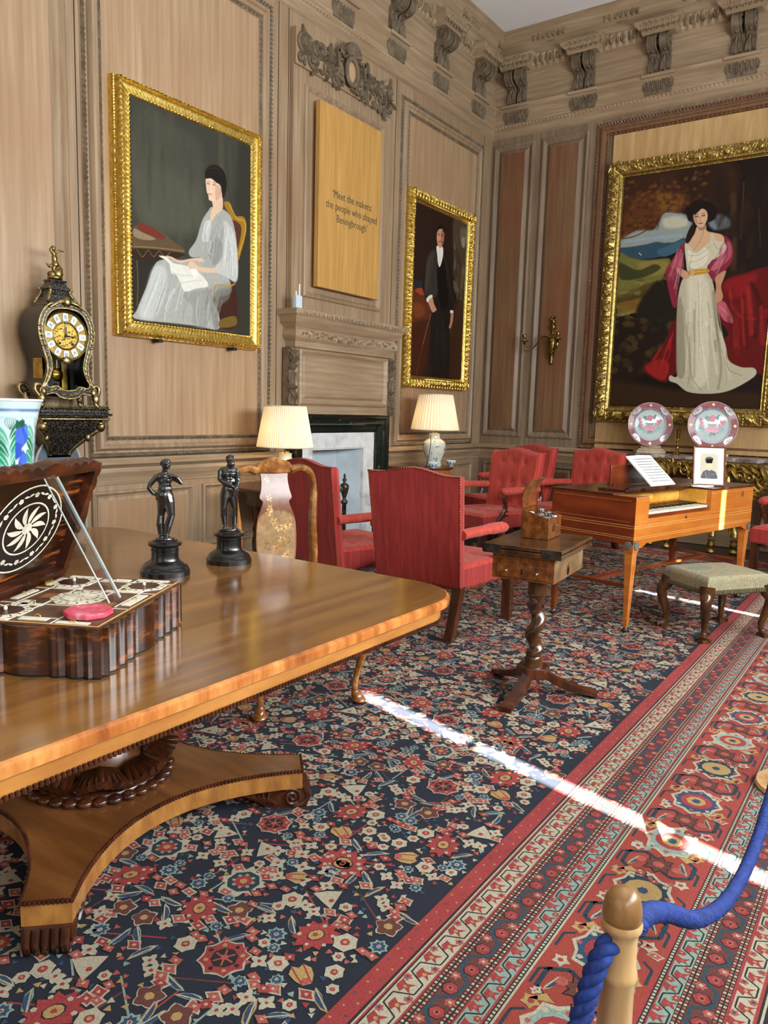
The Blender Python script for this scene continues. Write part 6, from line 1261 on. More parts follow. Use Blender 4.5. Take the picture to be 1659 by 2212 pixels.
# lamp flex
b = MB(); b.tube(cat_([(-4.28, 6.96, 1.14), (-4.26, 6.93, 1.05), (-4.27, 6.91, .9), (-4.3, 6.9, .806), (-4.4, 6.9, .806)], 5), .004, 6)
tag(b.build('lamp_flex', mat('brown_flex', '2a1a10', .5)), 'thin dark cable hanging beside the blue-green porcelain lamp', 'cable')

# ================================================================ HEARTH IRONS
for i, (x, y, h_) in enumerate(((-4.52, 5.79, .78), (-4.34, 6.08, .62))):
    t = thing('firedog', ['taller blackened firedog with urn finial, farther back in the hearth', 'shorter blackened firedog with urn finial at the front of the hearth'][i], 'firedog', (x, y, 0))
    b = MB(); b.lathe([(.02, .08), (.022, h_-.3), (.034, h_-.29), (.034, h_-.27), (.018, h_-.255), (.016, h_-.24), (.03, h_-.2), (.042, h_-.15), (.045, h_-.12), (.03, h_-.1), (.014, h_-.095), (.012, h_-.08), (.022, h_-.07), (.02, h_-.055), (.008, h_-.045), (.014, h_-.03), (.01, h_-.015), (.003, h_)], seg=20); b.build('upright', IRON, t, smooth=50)
    b = MB(); b.tube(cat_([(.0, -.12, .01), (0, -.09, .09), (0, 0, .11), (0, .09, .09), (0, .12, .01)], 4), .016, 8); b.tube([(0, 0, .1), (-.1, 0, .1), (-.2, 0, .08), (-.2, 0, 0)], .014, 8); b.build('feet', IRON, t)
t = thing('fire_shovel', 'polished steel fire shovel leaning on the right of the hearth opening', 'shovel', (-4.42, 6.24, .012))
b = MB(); b.tube([(0, 0, .14), (-.06, .06, .78)], .006, 8); b.ell((-.062, .062, .8), (.012, .012, .024)); b.ell((-.02, .02, .4), (.012, .012, .02)); b.build('handle', IRON, t)
b = MB(); b.prism([(-.09, .0), (.09, .0), (.1, .09), (.06, .15), (-.06, .15), (-.1, .09)], -.006, .0, 'y'); b.prism([(-.09, .0), (-.082, 0), (-.092, .09), (-.1, .09)], -.03, 0, 'y'); b.prism([(.09, .0), (.082, 0), (.092, .09), (.1, .09)], -.03, 0, 'y')
for i in range(5):
    for j in range(4): b.ell((-.06+.03*i, -.007, .03+.028*j), (.006, .003, .006), su=6, sv=4)
o = b.build('pan', mat('pierced_steel', '6a6862', .3, 1, c2='a8a6a0', scale=60), t); o.rotation_euler = (0, 0, math.radians(60))
# ================================================================ SCONCE
t = thing('wall_sconce', 'gilt brass two-arm candle sconce on the dark far wall panel', 'sconce', M=MBK @ Matrix.Translation((-3.805, -.03, 2.0)))
SC = mat('dull_brass', '54431f', .3, 1, c2='9a8248', scale=40)
b = MB(); b.lathe([(0, 0), (.02, .015), (.012, .04), (.026, .07), (.016, .1), (.034, .14), (.05, .24), (.056, .3), (.03, .34), (.016, .37), (.014, .4), (.036, .44), (.04, .48), (.02, .5), (.03, .52), (.012, .56), (0, .57)], c=(0, -.03, 0), seg=16)
for a in range(6): b.ell((.03*math.cos(a), -.035, .545+.03*math.sin(a)), (.016, .01, .016))
for a in range(8): leaf(b, (0, .16+.02*a), -PI/2+(.5 if a % 2 else -.5), .09, .02, .05, .02)
b.build('backplate', SC, t, smooth=60)
for dx, dy in ((-.30, -.1), (.17, -.24)):
    b = MB(); b.tube(cat_([(0, -.05, .33), (dx*.35, -.05+dy*.3, .35), (dx*.6, -.05+dy*.55, .24), (dx*.8, -.05+dy*.8, .18), (dx, -.05+dy, .2), (dx*1.05, -.05+dy, .25)], 6), [.012]*6+[.01]*25, 7); arm = b.build('arm', SC, t)
    b = MB(); b.lathe([(.008, .24), (.02, .255), (.008, .27), (.05, .285), (.048, .292), (.014, .296), (.012, .31), (.024, .33), (.022, .36), (.028, .366), (0, .366)], c=(dx*1.05, -.05+dy, 0), seg=16); b.build('candle_socket', SC, arm)

# ================================================================ CONSOLE TABLE AND WHAT STANDS ON IT
t = thing('console_table', 'carved gilt console table with grey veined marble top against the far wall', 'table', (-1.93, 8.7, 0))
b = MB(); b.prism(cat_([(-.64, .28), (-.64, -.2), (-.55, -.27), (-.3, -.24), (0, -.28), (.3, -.24), (.55, -.27), (.64, -.2), (.64, .28)], 3), .965, 1.005); b.build('marble_top', GREYM, t, bev=.008)
b = MB(); b.b2((-.6, -.2, .9), (.6, .27, .965))
rn = random.Random(9)
for k in range(15):
    x = -.62+k*.089; z = .87-.06*math.sin(k*1.1); b.T = Matrix.Translation((0, -.0, 0))
    scroll(b, (x, z), .05+.02*rn.random(), 1.4, rn.random()*6, rn.choice((-1, 1)), .017, .23); leaf(b, (x, .94), -PI/2+rn.uniform(-.9, .9), .15+.05*rn.random(), .03, .24, .04, rn.uniform(-1, 1))
for s_ in (-1, 1):
    b.tube(cat_([(s_*.62, -.2, .93), (s_*.7, -.2, .86), (s_*.69, -.21, .74), (s_*.58, -.22, .66), (s_*.5, -.22, .7), (s_*.55, -.22, .76)], 6), [.03]*10+[.024]*10+[.018]*11, 8)
    for k in range(5): leaf(b, (s_*(.64-.03*k), .84-.04*k), -PI/2+s_*.5, .14, .03, .22, .03, s_*.8)
    for k in range(7): scroll(b, (s_*.64, .72+.03*k), .03, 1.2, k, 1, .011, -.0+.2)
b.build('carved_apron', GOLDD, t, smooth=60)
for s_ in (.19, -.19, .36, -.36):
    f_ = 1 if abs(s_) < .3 else .6
    b = MB(); b.tube(cat_([(s_*1.5, -.2*f_, .88), (s_*1.75, -.22*f_, .75), (s_*1.5, -.22*f_, .6), (s_*1.0, -.2*f_, .48), (s_*.9, -.18*f_, .36), (s_*1.15, -.2*f_, .25), (s_*1.2, -.22*f_, .17)], 6), [.05]*9+[.042]*8+[.036]*8+[.034]*7+[.04]*5, 10, ell=(1, .8))
    b.lathe([(.03, 0), (.045, .01), (.04, .03), (.02, .045), (.035, .07), (.042, .09), (.03, .11), (.04, .14)], c=(s_*1.2, -.22*f_, 0), seg=16)
    for k in range(4): leaf(b, (s_*1.1, .3+.1*k), -PI/2, .1, .03, .2*f_+.02, .03)
    b.build('scroll_leg', GOLDD, t, smooth=60)
PINK = mat('famille_rose_border', '8f4f5c', .15, c2='a9707a', scale=40, coat=.5); CEL = mat('pale_glaze', 'b9c9c8', .12, c2='c6d3d1', scale=8, coat=.5); CROS = mat('crimson_enamel', 'a3284a', .2, c2='cf5878', scale=60); CGR = mat('green_enamel', '2f5f4c', .2, c2='44806a', scale=40); CGO = mat('gilt_enamel', '9a8244', .3, .6)
def plate(label, loc, r_, rz):
    t = thing('porcelain_charger', label, 'plate', loc, rz, None); R1 = Matrix.Rotation(math.radians(80), 4, 'X')
    b = MB(); b.T = Matrix.Translation((0, 0, r_)) @ R1
    b.lathe([(0, -.02), (r_*.5, -.02), (r_*.7, -.005), (r_, .022), (r_, .027), (r_*.72, .008), (r_*.66, 0), (0, 0)], seg=64); b.build('dish', CEL, t, smooth=50)
    b = MB(); b.T = Matrix.Translation((0, 0, r_)) @ R1
    n = 64; b.add([(q*math.cos(a), q*math.sin(a), z) for q, z in ((r_*.985, .0275), (r_*.75, .0118)) for a in [k*2*PI/n for k in range(n)]], [(i, (i+1) % n, n+(i+1) % n, n+i) for i in range(n)]); b.build('rose_border', PINK, t)
    def disc(bb, x, y, rr_, z, lob=0, amp=0, sx=1, rot=0, n_=14): bb.add([(px, py, z) for px, py in ring(x, y, rr_, n_, lob, amp, 0, sx, 1, rot)], [tuple(range(n_))])
    bp, bc, bgn, bgo, bk = MB(), MB(), MB(), MB(), MB()
    for q in (bp, bc, bgn, bgo, bk): q.T = Matrix.Translation((0, 0, r_)) @ R1
    for k in range(4):
        a = PI/4+k*PI/2; x, y = r_*.87*math.cos(a), r_*.87*math.sin(a); disc(bp, x, y, r_*.12, .0245, 3, .1, 1.9, a+PI/2); disc(bc, x, y, r_*.055, .0262, 5, .3, 1.5, a+PI/2)
        for s_ in (-1, 1): disc(bgn, x-s_*r_*.13*math.sin(a), y+s_*r_*.13*math.cos(a), r_*.03, .0262)
        a = k*PI/2; disc(bgo, r_*.87*math.cos(a), r_*.87*math.sin(a), r_*.06, .0245, 4, .25)
    for k in range(56): a = k*2*PI/56; bk.box((r_*.71*math.cos(a), r_*.71*math.sin(a), .0108), (r_*.065, r_*.058, .0012), rz=a)
    for k in range(9): a = PI*k/8; disc(bc, -r_*.0+r_*.13*math.cos(a), -r_*.2+r_*.06*math.sin(a), r_*.08, .0022+.0001*k, 3, .2, 1.5, a)
    for k in range(7): disc(bc, r_*.06*math.cos(k*.9), r_*.3+r_*.07*math.sin(k*.9), r_*.075, .0022+.0001*k, 5, .25)
    for (x, y) in ((-.42, .12), (-.38, .0), (-.45, .25), (.42, .08), (.36, .16), (.48, .18), (.3, .02)): disc(bc, r_*x, r_*y, r_*.07, .002, 3, .3)
    for (x, y) in ((-.4, -.15), (-.3, -.25), (-.15, -.33), (0, -.36), (.15, -.33), (.3, -.24), (.4, -.12), (-.45, -.05), (.2, .35), (-.2, .3), (.0, -.3)): disc(bgn, r_*x, r_*y, r_*.075, .0018, 3, .25, 1.6, x*5)
    bgn.add([(r_*x, r_*y, .0021) for x, y in ((-.2, .08), (.2, .08), (.1, -.06), (-.1, -.06))], [(0, 1, 2, 3)])
    bp.split('reserve_panel', CEL, t, smooth=0); bc.build('painted_blossom', CROS, t, smooth=0); bgn.split('painted_leaf', CGR, t, smooth=0); bgo.split('gilt_motif', CGO, t, smooth=0); bk.build('fret_band', mat('dark_fret', '3a3b38', .2), t, smooth=0)
for i, (x, rz) in enumerate(((-2.47, .55), (-1.82, .5))):
    nm = ('left', 'right')[i]
    t = thing('display_stand', 'stepped pale wooden plinth under the '+nm+' hand porcelain charger', 'stand', (x, 8.68, 1.005), rz)
    b = MB(); b.b2((-.16, -.07, 0), (.16, .07, .03)); b.b2((-.14, -.06, .03), (.14, .06, .05)); b.b2((-.11, -.05, .05), (.11, .05, .085)); b.build('steps', mat('pale_stand', '9a8468', .6, c2='c2ae90', scale=8), t, bev=.004)
    b = MB(); b.tube([(-.05, .03, .085), (-.05, .09, .3)], .005); b.tube([(.05, .03, .085), (.05, .09, .3)], .005); b.split('wire_easel', IRON, t)
plate('large pink-bordered porcelain charger standing at left above the sheet music', (-2.47, 8.63, 1.075), .243, .55)
plate('large pink-bordered porcelain charger standing at right behind the framed photograph', (-1.82, 8.63, 1.07), .257, .5)
t = thing('candlestick', 'brass candlestick with open twist stem between the two chargers', 'candlestick', (-2.14, 8.55, 1.005))
b = MB(); b.lathe([(.05, 0), (.055, .01), (.03, .025), (.014, .04), (.014, .05)], seg=24); b.lathe([(.012, .17), (.02, .18), (.022, .2), (.028, .27), (.031, .275), (0, .275)], seg=20); b.split('base_and_socket', BRASS, t)
b = MB()
for ph in (0, PI): b.tube([(.014*math.cos(ph+k*.5), .014*math.sin(ph+k*.5), .05+.0065*k) for k in range(19)], .006, 6)
b.build('twist_stem', BRASS, t)

# ================================================================ SQUARE PIANO
PA_ = math.atan2(.971, .24)
t = thing('square_piano', 'inlaid mahogany square piano with open keyboard, on tapering legs', 'piano', (-1.46, 4.89, 0), PA_)
xa, xb, ya, yb, zb, zt = -.035, 1.665, -.035, .61, .585, .89
b = MB(); b.b2((xa, ya, zb), (xb, yb, .70)); b.build('case_bottom', SATIN, t, bev=.002)
b = MB(); b.b2((xa, ya, .70), (.125, .14, zt)); b.b2((xa, ya+.012, .70), (xa+.02, yb, zt)); b.b2((xa, yb-.02, .70), (xb, yb, zt)); b.b2((.98, ya, .70), (xb, yb, zt)); b.b2((.125, .22, .70), (.98, yb, .885)); b.b2((.125, ya, .70), (.98, ya+.018, .745)); b.build('case', SATIN, t, bev=.002)
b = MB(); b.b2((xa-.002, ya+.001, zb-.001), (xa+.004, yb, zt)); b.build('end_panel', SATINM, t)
b = MB(); b.b2((.126, .212, .8), (.979, .2195, .885)); b.b2((.972, ya+.04, .79), (.9795, .21, .885)); b.build('nameboard', mat('pale_satinwood', 'c98a30', .25, c2='e3b255', c3='d89f42', scale=9, stretch=(.4, 1, 1), coat=.4), t)
b = MB(); b.T = Matrix.Translation((.5, .2115, .843)) @ Matrix.Rotation(PI/2, 4, 'X'); b.prism(ring(0, 0, 1, 32, sx=.1, sy=.028), -.0005, .0005); plq = b.build('name_plaque', mat('plaque', 'd9a545', .3, c2='e6b75c', scale=20), t)
b = MB()
for i, w__ in enumerate((.06, .045)):
    for k in range(16): b.b2((.5-w__+2*w__*k/16, .2105, .846-.014*i), (.5-w__+2*w__*(k+.6)/16, .2112, .851-.014*i))
b.build('inscription', INK, plq)
b = MB()
for k in range(36): b.b2((.14+k*.0231, -.01, .755), (.14+k*.0231+.0218, .2, .782))
b.split('white_key', mat('ivory_keys', 'cfc6b0', .3, c2='e2dac6', scale=40), t)
b = MB()
for k in range(36):
    if k % 7 in (0, 1, 3, 4, 5): b.b2((.14+k*.0231+.016, .07, .782), (.14+k*.0231+.028, .2, .794))
b.split('black_key', EBONY, t)
b = MB(); b.b2((.126, -.018, .745), (.979, -.01, .768)); b.b2((.126, ya+.019, .7), (.979, .21, .75)); b.build('key_slip', SATINM, t)
b = MB(); b.b2((xa-.008, .13, zt), (.98, yb+.008, zt+.012)); b.b2((.98, ya-.01, zt), (xb+.008, yb+.008, zt+.012)); b.build('lid', MAHD, t, bev=.002)
b = MB(); b.b2((.1, .12, .902), (1.12, .34, .918)); b.b2((.14, .125, .918), (.98, .16, .926)); fl = b.build('folded_flap', MAHD, t, bev=.002)
b = MB()
for x in (.3, .62, .98): b.b2((x-.025, .117, .903), (x+.025, .16, .921))
b.split('hinge', BRASS, fl)
b = MB(); b.b2((.28, .36, .918), (.93, .376, 1.06)); b.b2((.3, .34, .918), (.34, .4, .93)); b.build('music_desk', SATINM, t, bev=.002)
b = MB()    # stringing lines
for z in (.705, .69, .632, .62): b.b2((xa-.004, ya-.0015, z-.0016), (xb+.001, ya, z+.0016)); b.b2((xa-.0035, ya, z-.0016), (xa-.002, yb, z+.0016))
for z in (.73, .865):
    for k in range(44): 
        if not .0 < k*.014 < .6: pass
        b.b2((xa-.0035, .0+k*.0135, z-.001), (xa-.002, .008+k*.0135, z+.001))
for x0_, x1_ in ((xa+.02, .11), (1.0, xb-.02)):
    for z in (.73, .868):
        k = x0_
        while k < x1_: b.b2((k, ya-.0015, z-.0012), (k+.008, ya, z+.0012)); k += .0125
b.build('stringing', INLAY, t)
b = MB(); b.prism([(xa+.05, .585), (xa+.16, .585), (xa+.13, .572), (xa+.1, .56), (xa+.05, .555)], ya, ya+.02, 'y'); b.prism([(xb-.05, .585), (xb-.16, .585), (xb-.13, .572), (xb-.1, .56), (xb-.05, .555)], ya, ya+.02, 'y'); b.split('apron_bracket', SATIN, t)
b = MB(); b.tube([(1.47+.012*math.cos(a), ya-.002, .84+.022*math.sin(a)) for a in [k*PI/6 for k in range(12)]], .002, 5, closed=True); b.ell((.62, ya-.002, .722), (.012, .004, .009)); b.build('lock_plate', IRON, t)
for x in (.0, 1.63):
    for y in (0, .575):
        b = MB(); b.box((x, y, .575), (.07, .07, .07)); b.box((x, y, .535), (.064, .064, .012)); b.box((x, y, .53/2+.03), (.056, .056, .47), taper=(.5, .5)); b.box((x, y, .09), (.038, .038, .01)); b.box((x, y, .058), (.034, .034, .06), taper=(.7, .7)); leg = b.build('leg', SATIN if y == 0 else SATINM, t, bev=.002)
        b = MB(); b.lathe([(.012, 0), (.026, .003), (.028, .012), (.018, .02), (.014, .032)], c=(x, y, 0), seg=16); b.build('castor', IRON, leg)
        b = MB()
        if y == 0: b.T = Matrix.Translation((x, -.036, .576)) @ Matrix.Rotation(PI/2, 4, 'X'); b.lathe([(0, 0), (.026, 0), (.028, .004), (.022, .006), (0, .005)], seg=24)
        if x == 0: b.T = Matrix.Translation((-.036, y, .576)) @ Matrix.Rotation(-PI/2, 4, 'Y'); b.lathe([(0, 0), (.026, 0), (.028, .004), (.022, .006), (0, .005)], seg=24)
        if b.v: b.build('oval_mount', mat('painted_oval', '3c4a46', .3, .3, c2='8a9a94', scale=120), leg)
        b = MB()
        if y == 0:
            for s_ in (-1, 1): b.add([(x+s_*.024, -.0285, .5), (x+s_*.021, -.0285, .5), (x+s_*.010, -.0150, .1), (x+s_*.013, -.0150, .1)], [(0, 1, 2, 3)])
            b.build('stringing', INLAY, leg, smooth=0)
b = MB(); b.b2((-.01, .27, .29), (1.64, .33, .306)); b.tube([(0, 0, .3), (0, .575, .3)], .012, 6); b.tube([(1.63, 0, .3), (1.63, .575, .3)], .012, 6); b.split('stretcher', SATINM, t)
PM = Matrix.Translation((-1.46, 4.89, 0)) @ Matrix.Rotation(PA_, 4, 'Z')
# sheet music
t = thing('sheet_music', 'open printed sheet music leaning back on the piano music desk', 'book', M=PM @ Matrix.Translation((.60, .135, .93)) @ Matrix.Rotation(math.radians(-48), 4, 'X'))
b = MB(); b.grid(lambda u, v: ((u-.5)*.32, -.0015-.006*math.sin(u*PI)*v, .285*v), 14, 6); b.b2((-.162, 0, 0), (.162, .008, .287)); b.build('pages', PAPER, t, smooth=60)
b = MB(); rn = random.Random(2)
for s_ in range(9):
    z = .25-.0265*s_
    for l in range(5): b.b2((-.13, -.0092, z-.0022*l), (.13, -.0087, z-.0022*l+.0005))
    for k in range(34): x = -.125+k*.0075; zz_ = z-.011*rn.random(); b.b2((x, -.0094, zz_), (x+.0022, -.0088, zz_+.002)); b.b2((x+.002, -.0094, zz_), (x+.0025, -.0088, zz_+.006))
b.b2((-.1, -.0092, .268), (-.03, -.0087, .27)); b.build('staves', INK, t, smooth=0)
# framed photograph
t = thing('photo_frame', 'framed sepia photograph of a uniformed man in peaked cap on the piano', 'photograph', M=Matrix.Translation((-1.26, 6.02, .903)) @ Matrix.Rotation(math.radians(24), 4, 'Z') @ Matrix.Rotation(math.radians(-14), 4, 'X'))
b = MB(); frame(b, -.115, 0, .115, .3, [(0, 0), (0, .012), (.004, .016), (.01, .014), (.013, .008)]); b.b2((-.112, 0, .003), (.112, -.004, .297)); b.build('moulding', mat('frame_walnut', '5a2c14', .3, c2='824a26', scale=30), t)
b = MB(); b.b2((-.102, -.004, .012), (.102, -.007, .288)); b.build('mount', mat('photo_mount', 'd9dcd4', .8), t)
PH = [('p', 'b0a68c', 8, .7, [(0, 0), (1000, 0), (1000, 900), (0, 900)]), ('p', '31343c', 8, 1, [(80, 0), (100, 200), (170, 280), (400, 350), (600, 350), (830, 290), (920, 200), (940, 0)]), ('p', 'c9b796', 5, 1, [(360, 480), (370, 660), (640, 660), (640, 480), (560, 390), (440, 390)]), ('p', 'c0ae8e', 5, 1, [(430, 330), (430, 430), (580, 430), (580, 330)]), ('p', '23262c', 5, 1, [(310, 650), (300, 690), (250, 760), (330, 840), (520, 870), (700, 830), (730, 760), (680, 700), (670, 650), (500, 630)]), ('p', '0f1114', 5, 1, [(330, 640), (500, 620), (660, 640), (650, 670), (500, 655), (340, 670)]), ('p', 'd8d0b8', 4, 1, [(470, 720), (500, 770), (530, 720), (500, 700)]), ('l', '3a3228', 8, .8, [(410, 590), (460, 590)]), ('l', '3a3228', 8, .8, [(540, 590), (590, 590)]), ('l', '5a4a38', 8, .7, [(450, 470), (550, 470)]), ('l', '7a6a52', 8, .6, [(500, 590), (495, 520), (515, 515)]), ('l', 'c8c0a8', 10, .9, [(280, 250), (330, 120), (340, 0)]), ('l', 'c8c0a8', 10, .9, [(620, 170), (800, 180)]), ('l', 'a8a08a', 8, .9, [(500, 340), (500, 0)])]
painted('photograph', lambda u, v: (-.06+.12*u, -.0085, .055+.19*v), 72, 110, raster(72, 110, .12, .19, 'c8bc9c', PH, .00012), mat('photo_paper', 'ffffff', .5, vcol=1.0), t)
b = MB(); b.T = Matrix.Rotation(math.radians(14), 4, 'X'); b.add([(-.03, .0, .0), (.03, 0, 0), (.03, .0, .0), (-.02, .02, .2), (.02, .02, .2), (-.02, .1, .005), (.02, .1, .005)], [(3, 4, 6, 5)]); b.build('easel_back', BLACK, t, smooth=0)
t = thing('loose_papers', 'small stack of white paper lying before the framed photograph', 'paper', M=PM @ Matrix.Translation((1.0, .05, .903)))
b = MB(); b.box((.1, .03, .003), (.26, .09, .004), rz=.1); b.box((.11, .035, .006), (.25, .08, .002), rz=.02); b.build('sheets', PAPER, t)

# ================================================================ SEWING TABLE WITH TWIST COLUMN
wa = math.radians(5)
t = thing('work_table', 'small walnut work table with barley-twist column on three splayed feet', 'table', (-1.48, 3.465, 0), wa)
b = MB(); b.b2((-.19, -.262, .772), (.19, .262, .79)); b.build('tabletop', WALN, t, bev=.003)
b = MB(); b.b2((-.19, -.262, .745), (.19, .262, .768)); b.build('folding_leaf', WALN, t, bev=.003)
b = MB()
for x in (-.19, .1):
    b.b2((x, -.266, .748), (x+.09, -.262, .788)); 
b.b2((-.194, -.262, .75), (-.19, -.2, .786)); b.lathe([(.008, 0), (.013, .005), (.013, .02), (.006, .026)], c=(.19, .262, .755), seg=12); b.split('leaf_hinge', IRON, t)
b = MB(); b.b2((-.15, -.235, .625), (.15, .235, .745)); b.build('box', BURR, t, bev=.002)
b = MB(); b.b2((.1505, -.235, .627), (.152, .235, .743)); b.build('side_panel', mat('pale_walnut', '5a4028', .3, c2='8a6a48', c3='6f5236', scale=9, coat=.4), t)
b = MB(); b.b2((-.125, -.242, .637), (.125, -.235, .7)); dr = b.build('drawer', BURR, t, bev=.002)
b = MB()
for x in (-.075, .075): b.ell((x, -.249, .668), (.007, .009, .007))
b.split('knob', SILVER, dr); b = MB(); b.prism([(-.005, .656), (.005, .656), (.004, .67), (.006, .678), (-.006, .678), (-.004, .67)], -.244, -.241, 'y'); b.build('keyhole', BLACK, dr)
b = MB(); b.tube([(.155, -.02+.008*math.cos(a), .66+.022*math.sin(a)) for a in [k*PI/7 for k in range(14)]], .003, 6, closed=True); b.ell((.157, -.02, .682), .006); b.build('side_handle', BRASS, t)
def tw(u, v):
    a = u*2*PI; z = .215+.27*v; ph = v*2*PI*1.65; r0 = .036; off = .015*math.sin(min(1, v/.1, (1-v)/.1)*PI/2); return (r0*math.cos(a)+off*math.cos(ph), r0*math.sin(a)+off*math.sin(ph), z)
b.grid(tw, 28, 110); b.lathe([(.047, .63), (.047, .53), (.05, .52), (.042, .51), (.038, .495), (.036, .48)], seg=28); b.lathe([(.036, .225), (.042, .21), (.036, .2), (.046, .185), (.042, .172), (.05, .16), (.05, .145)], seg=28); b.split('twist_column', WALN, t, smooth=60)
b = MB(); b.prism([(.085*math.cos(k*PI/3+PI/6), .085*math.sin(k*PI/3+PI/6)) for k in range(6)], .095, .15); b.build('platform', MAHD, t, bev=.003)
for (fx, fy) in ((-1.735, 3.59), (-1.455, 3.12), (-1.19, 3.60)):
    a = math.atan2(fy-3.437, fx+1.463)-wa+.0; b = MB(); vs = []
    for k in range(15):
        q = k/14; r_ = .05+.27*q; z = .018+.1*(1-q)**1.25*(1-.25*math.sin(q*PI)); w__ = .022+.01*q; h_ = .024-.014*q
        for dy, dz in ((-w__, -h_), (w__, -h_), (w__, h_), (-w__, h_)): vs.append((r_*math.cos(a)-dy*math.sin(a), r_*math.sin(a)+dy*math.cos(a), max(.006, z+dz)))
    b.add(vs, [(4*k+i, 4*k+(i+1) % 4, 4*k+4+(i+1) % 4, 4*k+4+i) for k in range(14) for i in range(4)]+[(56, 57, 58, 59), (3, 2, 1, 0)]); b.build('splayed_foot', MAHD, t, smooth=30)
    b = MB(); b.ell((.3*math.cos(a), .3*math.sin(a), .008), (.012, .012, .008)); b.build('castor', IRON, t)
# travelling scent box
t = thing('toiletry_box', 'open burr walnut box with curved lid and silver-topped bottles inside', 'box', (-1.5, 3.53, .79), wa); t.scale = (.82, 1.12, 1)
tw_, tl_ = .135, .27
b = MB(); th = .006
zL, zR = .145, .105    # left (hinge) side taller, right side lower
def slab(x0, y0, x1, y1, za, zb_): b.add([(x0, y0, 0), (x1, y0, 0), (x1, y1, 0), (x0, y1, 0), (x0, y0, za), (x1, y0, zb_), (x1, y1, zb_), (x0, y1, za)], [(0, 3, 2, 1), (4, 5, 6, 7), (0, 1, 5, 4), (1, 2, 6, 5), (2, 3, 7, 6), (3, 0, 4, 7)])
slab(-.1, -.07, .07, -.064, zL, zR); slab(-.1, .104, .07, .11, zL, zR); slab(-.1, -.07, -.094, .11, zL, zL); slab(.064, -.07, .07, .11, zR, zR); b.b2((-.1, -.07, 0), (.07, .11, .006)); b.b2((-.094, -.064, .07), (.064, .104, .075)); b.build('box_body', BURR, t, bev=.002)
b = MB(); LP = [(-.1, .148), (-.107, .19), (-.1, .23), (-.08, .265), (-.052, .292), (-.047, .288), (-.074, .261), (-.094, .228), (-.101, .19), (-.094, .148)]
b.prism(LP, -.07, .11, 'y'); lid2 = b.build('curved_lid', BURR, t, bev=.001)
b = MB(); b.b2((-.1, -.065, .145), (-.088, .105, .15)); b.box((-.055, .02, .284), (.016, .05, .004)); b.split('hinge_strip', BRASS, lid2)
b = MB(); b.T = Matrix.Translation((.071, .0, .06)) @ Matrix.Rotation(PI/2, 4, 'Y'); b.prism(ring(0, 0, .022, 24, sx=1.1, sy=.8), 0, .0015); b.build('silver_plaque', SILVER, t); b = MB(); b.ell((.073, .045, .06), .005); b.build('stud', BRASS, t)
for i, (x, y, r_, z1) in enumerate(((-.06, -.035, .02, .138), (-.015, -.03, .018, .125), (.025, .02, .024, .14), (-.03, .045, .022, .15), (.04, .075, .018, .115))):
    b = MB(); b.lathe([(0, .075), (r_, .075), (r_, z1-.03), (r_*.6, z1-.02), (r_*.6, z1-.016), (r_*.95, z1-.012), (r_*.95, z1-.002), (r_*.7, z1+.004), (0, z1+.006)], c=(0, 0, 0), seg=20); o = b.build('scent_bottle', SILVER if i != 0 else WHITE, None); o.matrix_world = Matrix.Translation((-1.5, 3.53, .79)) @ Matrix.Rotation(wa, 4, 'Z') @ Matrix.Translation((x*.82, y*1.12, .001)) @ Matrix.Scale(.9, 4); tag(o, ['white label-sided container in the walnut toiletry box', 'narrow silver container at the near side of the toiletry box', 'round silver-capped bottle at the toiletry box front', 'tallest silver-capped bottle at the toiletry box centre', 'short silver cap at the far right of the toiletry box'][i], 'bottle', 'bottles in the toiletry box')

# ================================================================ STOOL
sa = math.atan2(.41, .29)
t = thing('stool', 'needlework-covered stool on walnut cabriole legs beside the piano', 'stool', (-1.01, 5.30, 0), sa)
# local x along the long side (.50), y short (.40)
hx, hy = .262, .205
lay = [('p', '6f8a84', .03, .6, blob(300, 600, 160, 120)), ('p', 'a39c78', .03, .6, blob(700, 300, 200, 150))]
rn = random.Random(31)
for k in range(26): x, y = rn.uniform(50, 950), rn.uniform(50, 950); lay.append(('l', rn.choice(('4f7f92', '5d8f9a', '3f6f86', '4a7a8c', 'b0a88c')), .005, .8, [(x, y), (x+rn.uniform(-90, 90), y+60), (x+rn.uniform(-90, 90), y+110), (x+rn.uniform(-60, 60), y+150)]))
for k in range(10): lay.append(('p', rn.choice(('8f7a6a', 'b0a484', '6a8a94')), .004, .8, blob(rn.uniform(100, 900), rn.uniform(100, 900), 30, 40)))
def cush(u, v):
    x, y = (u-.5)*2*hx*1.08, (v-.5)*2*hy*1.1; e = max(abs(x)/hx, abs(y)/hy)
    ex_, ey_ = max(-hx, min(hx, x)), max(-hy, min(hy, y)); ed = max(0, (max(abs((u-.5)*2), abs((v-.5)*2))-.82)/.18)
    return (ex_, ey_, .415+.012*(1-((x/hx)**2+(y/hy)**2)*.4)-.095*ed**2.2-.0)
painted('needlework_seat', cush, 120, 100, raster(120, 100, .5, .4, 'a0987a', lay, 1.0, grain=.05), FABR, t)
b = MB(); b.b2((-hx+.008, -hy+.008, .30), (hx-.008, hy-.008, .38)); b.build('seat_rail', WALN, t)
b = MB()
for s_ in (-1, 1):
    for k in range(90): x = -hx+2*hx*k/89; b.tube([(x, s_*(hy+.001), .335), (x+rn.uniform(-.004, .004), s_*(hy+.005), .322), (x+rn.uniform(-.006, .006), s_*(hy+.003), .308)], .0028, 4)
    for k in range(70): y = -hy+2*hy*k/69; b.tube([(s_*(hx+.001), y, .335), (s_*(hx+.005), y+rn.uniform(-.004, .004), .322), (s_*(hx+.003), y+rn.uniform(-.006, .006), .308)], .0028, 4)
b.build('fringe', mat('olive_fringe', '4f4a33', .9, c2='6e6849', scale=90), t)['kind'] = 'stuff'
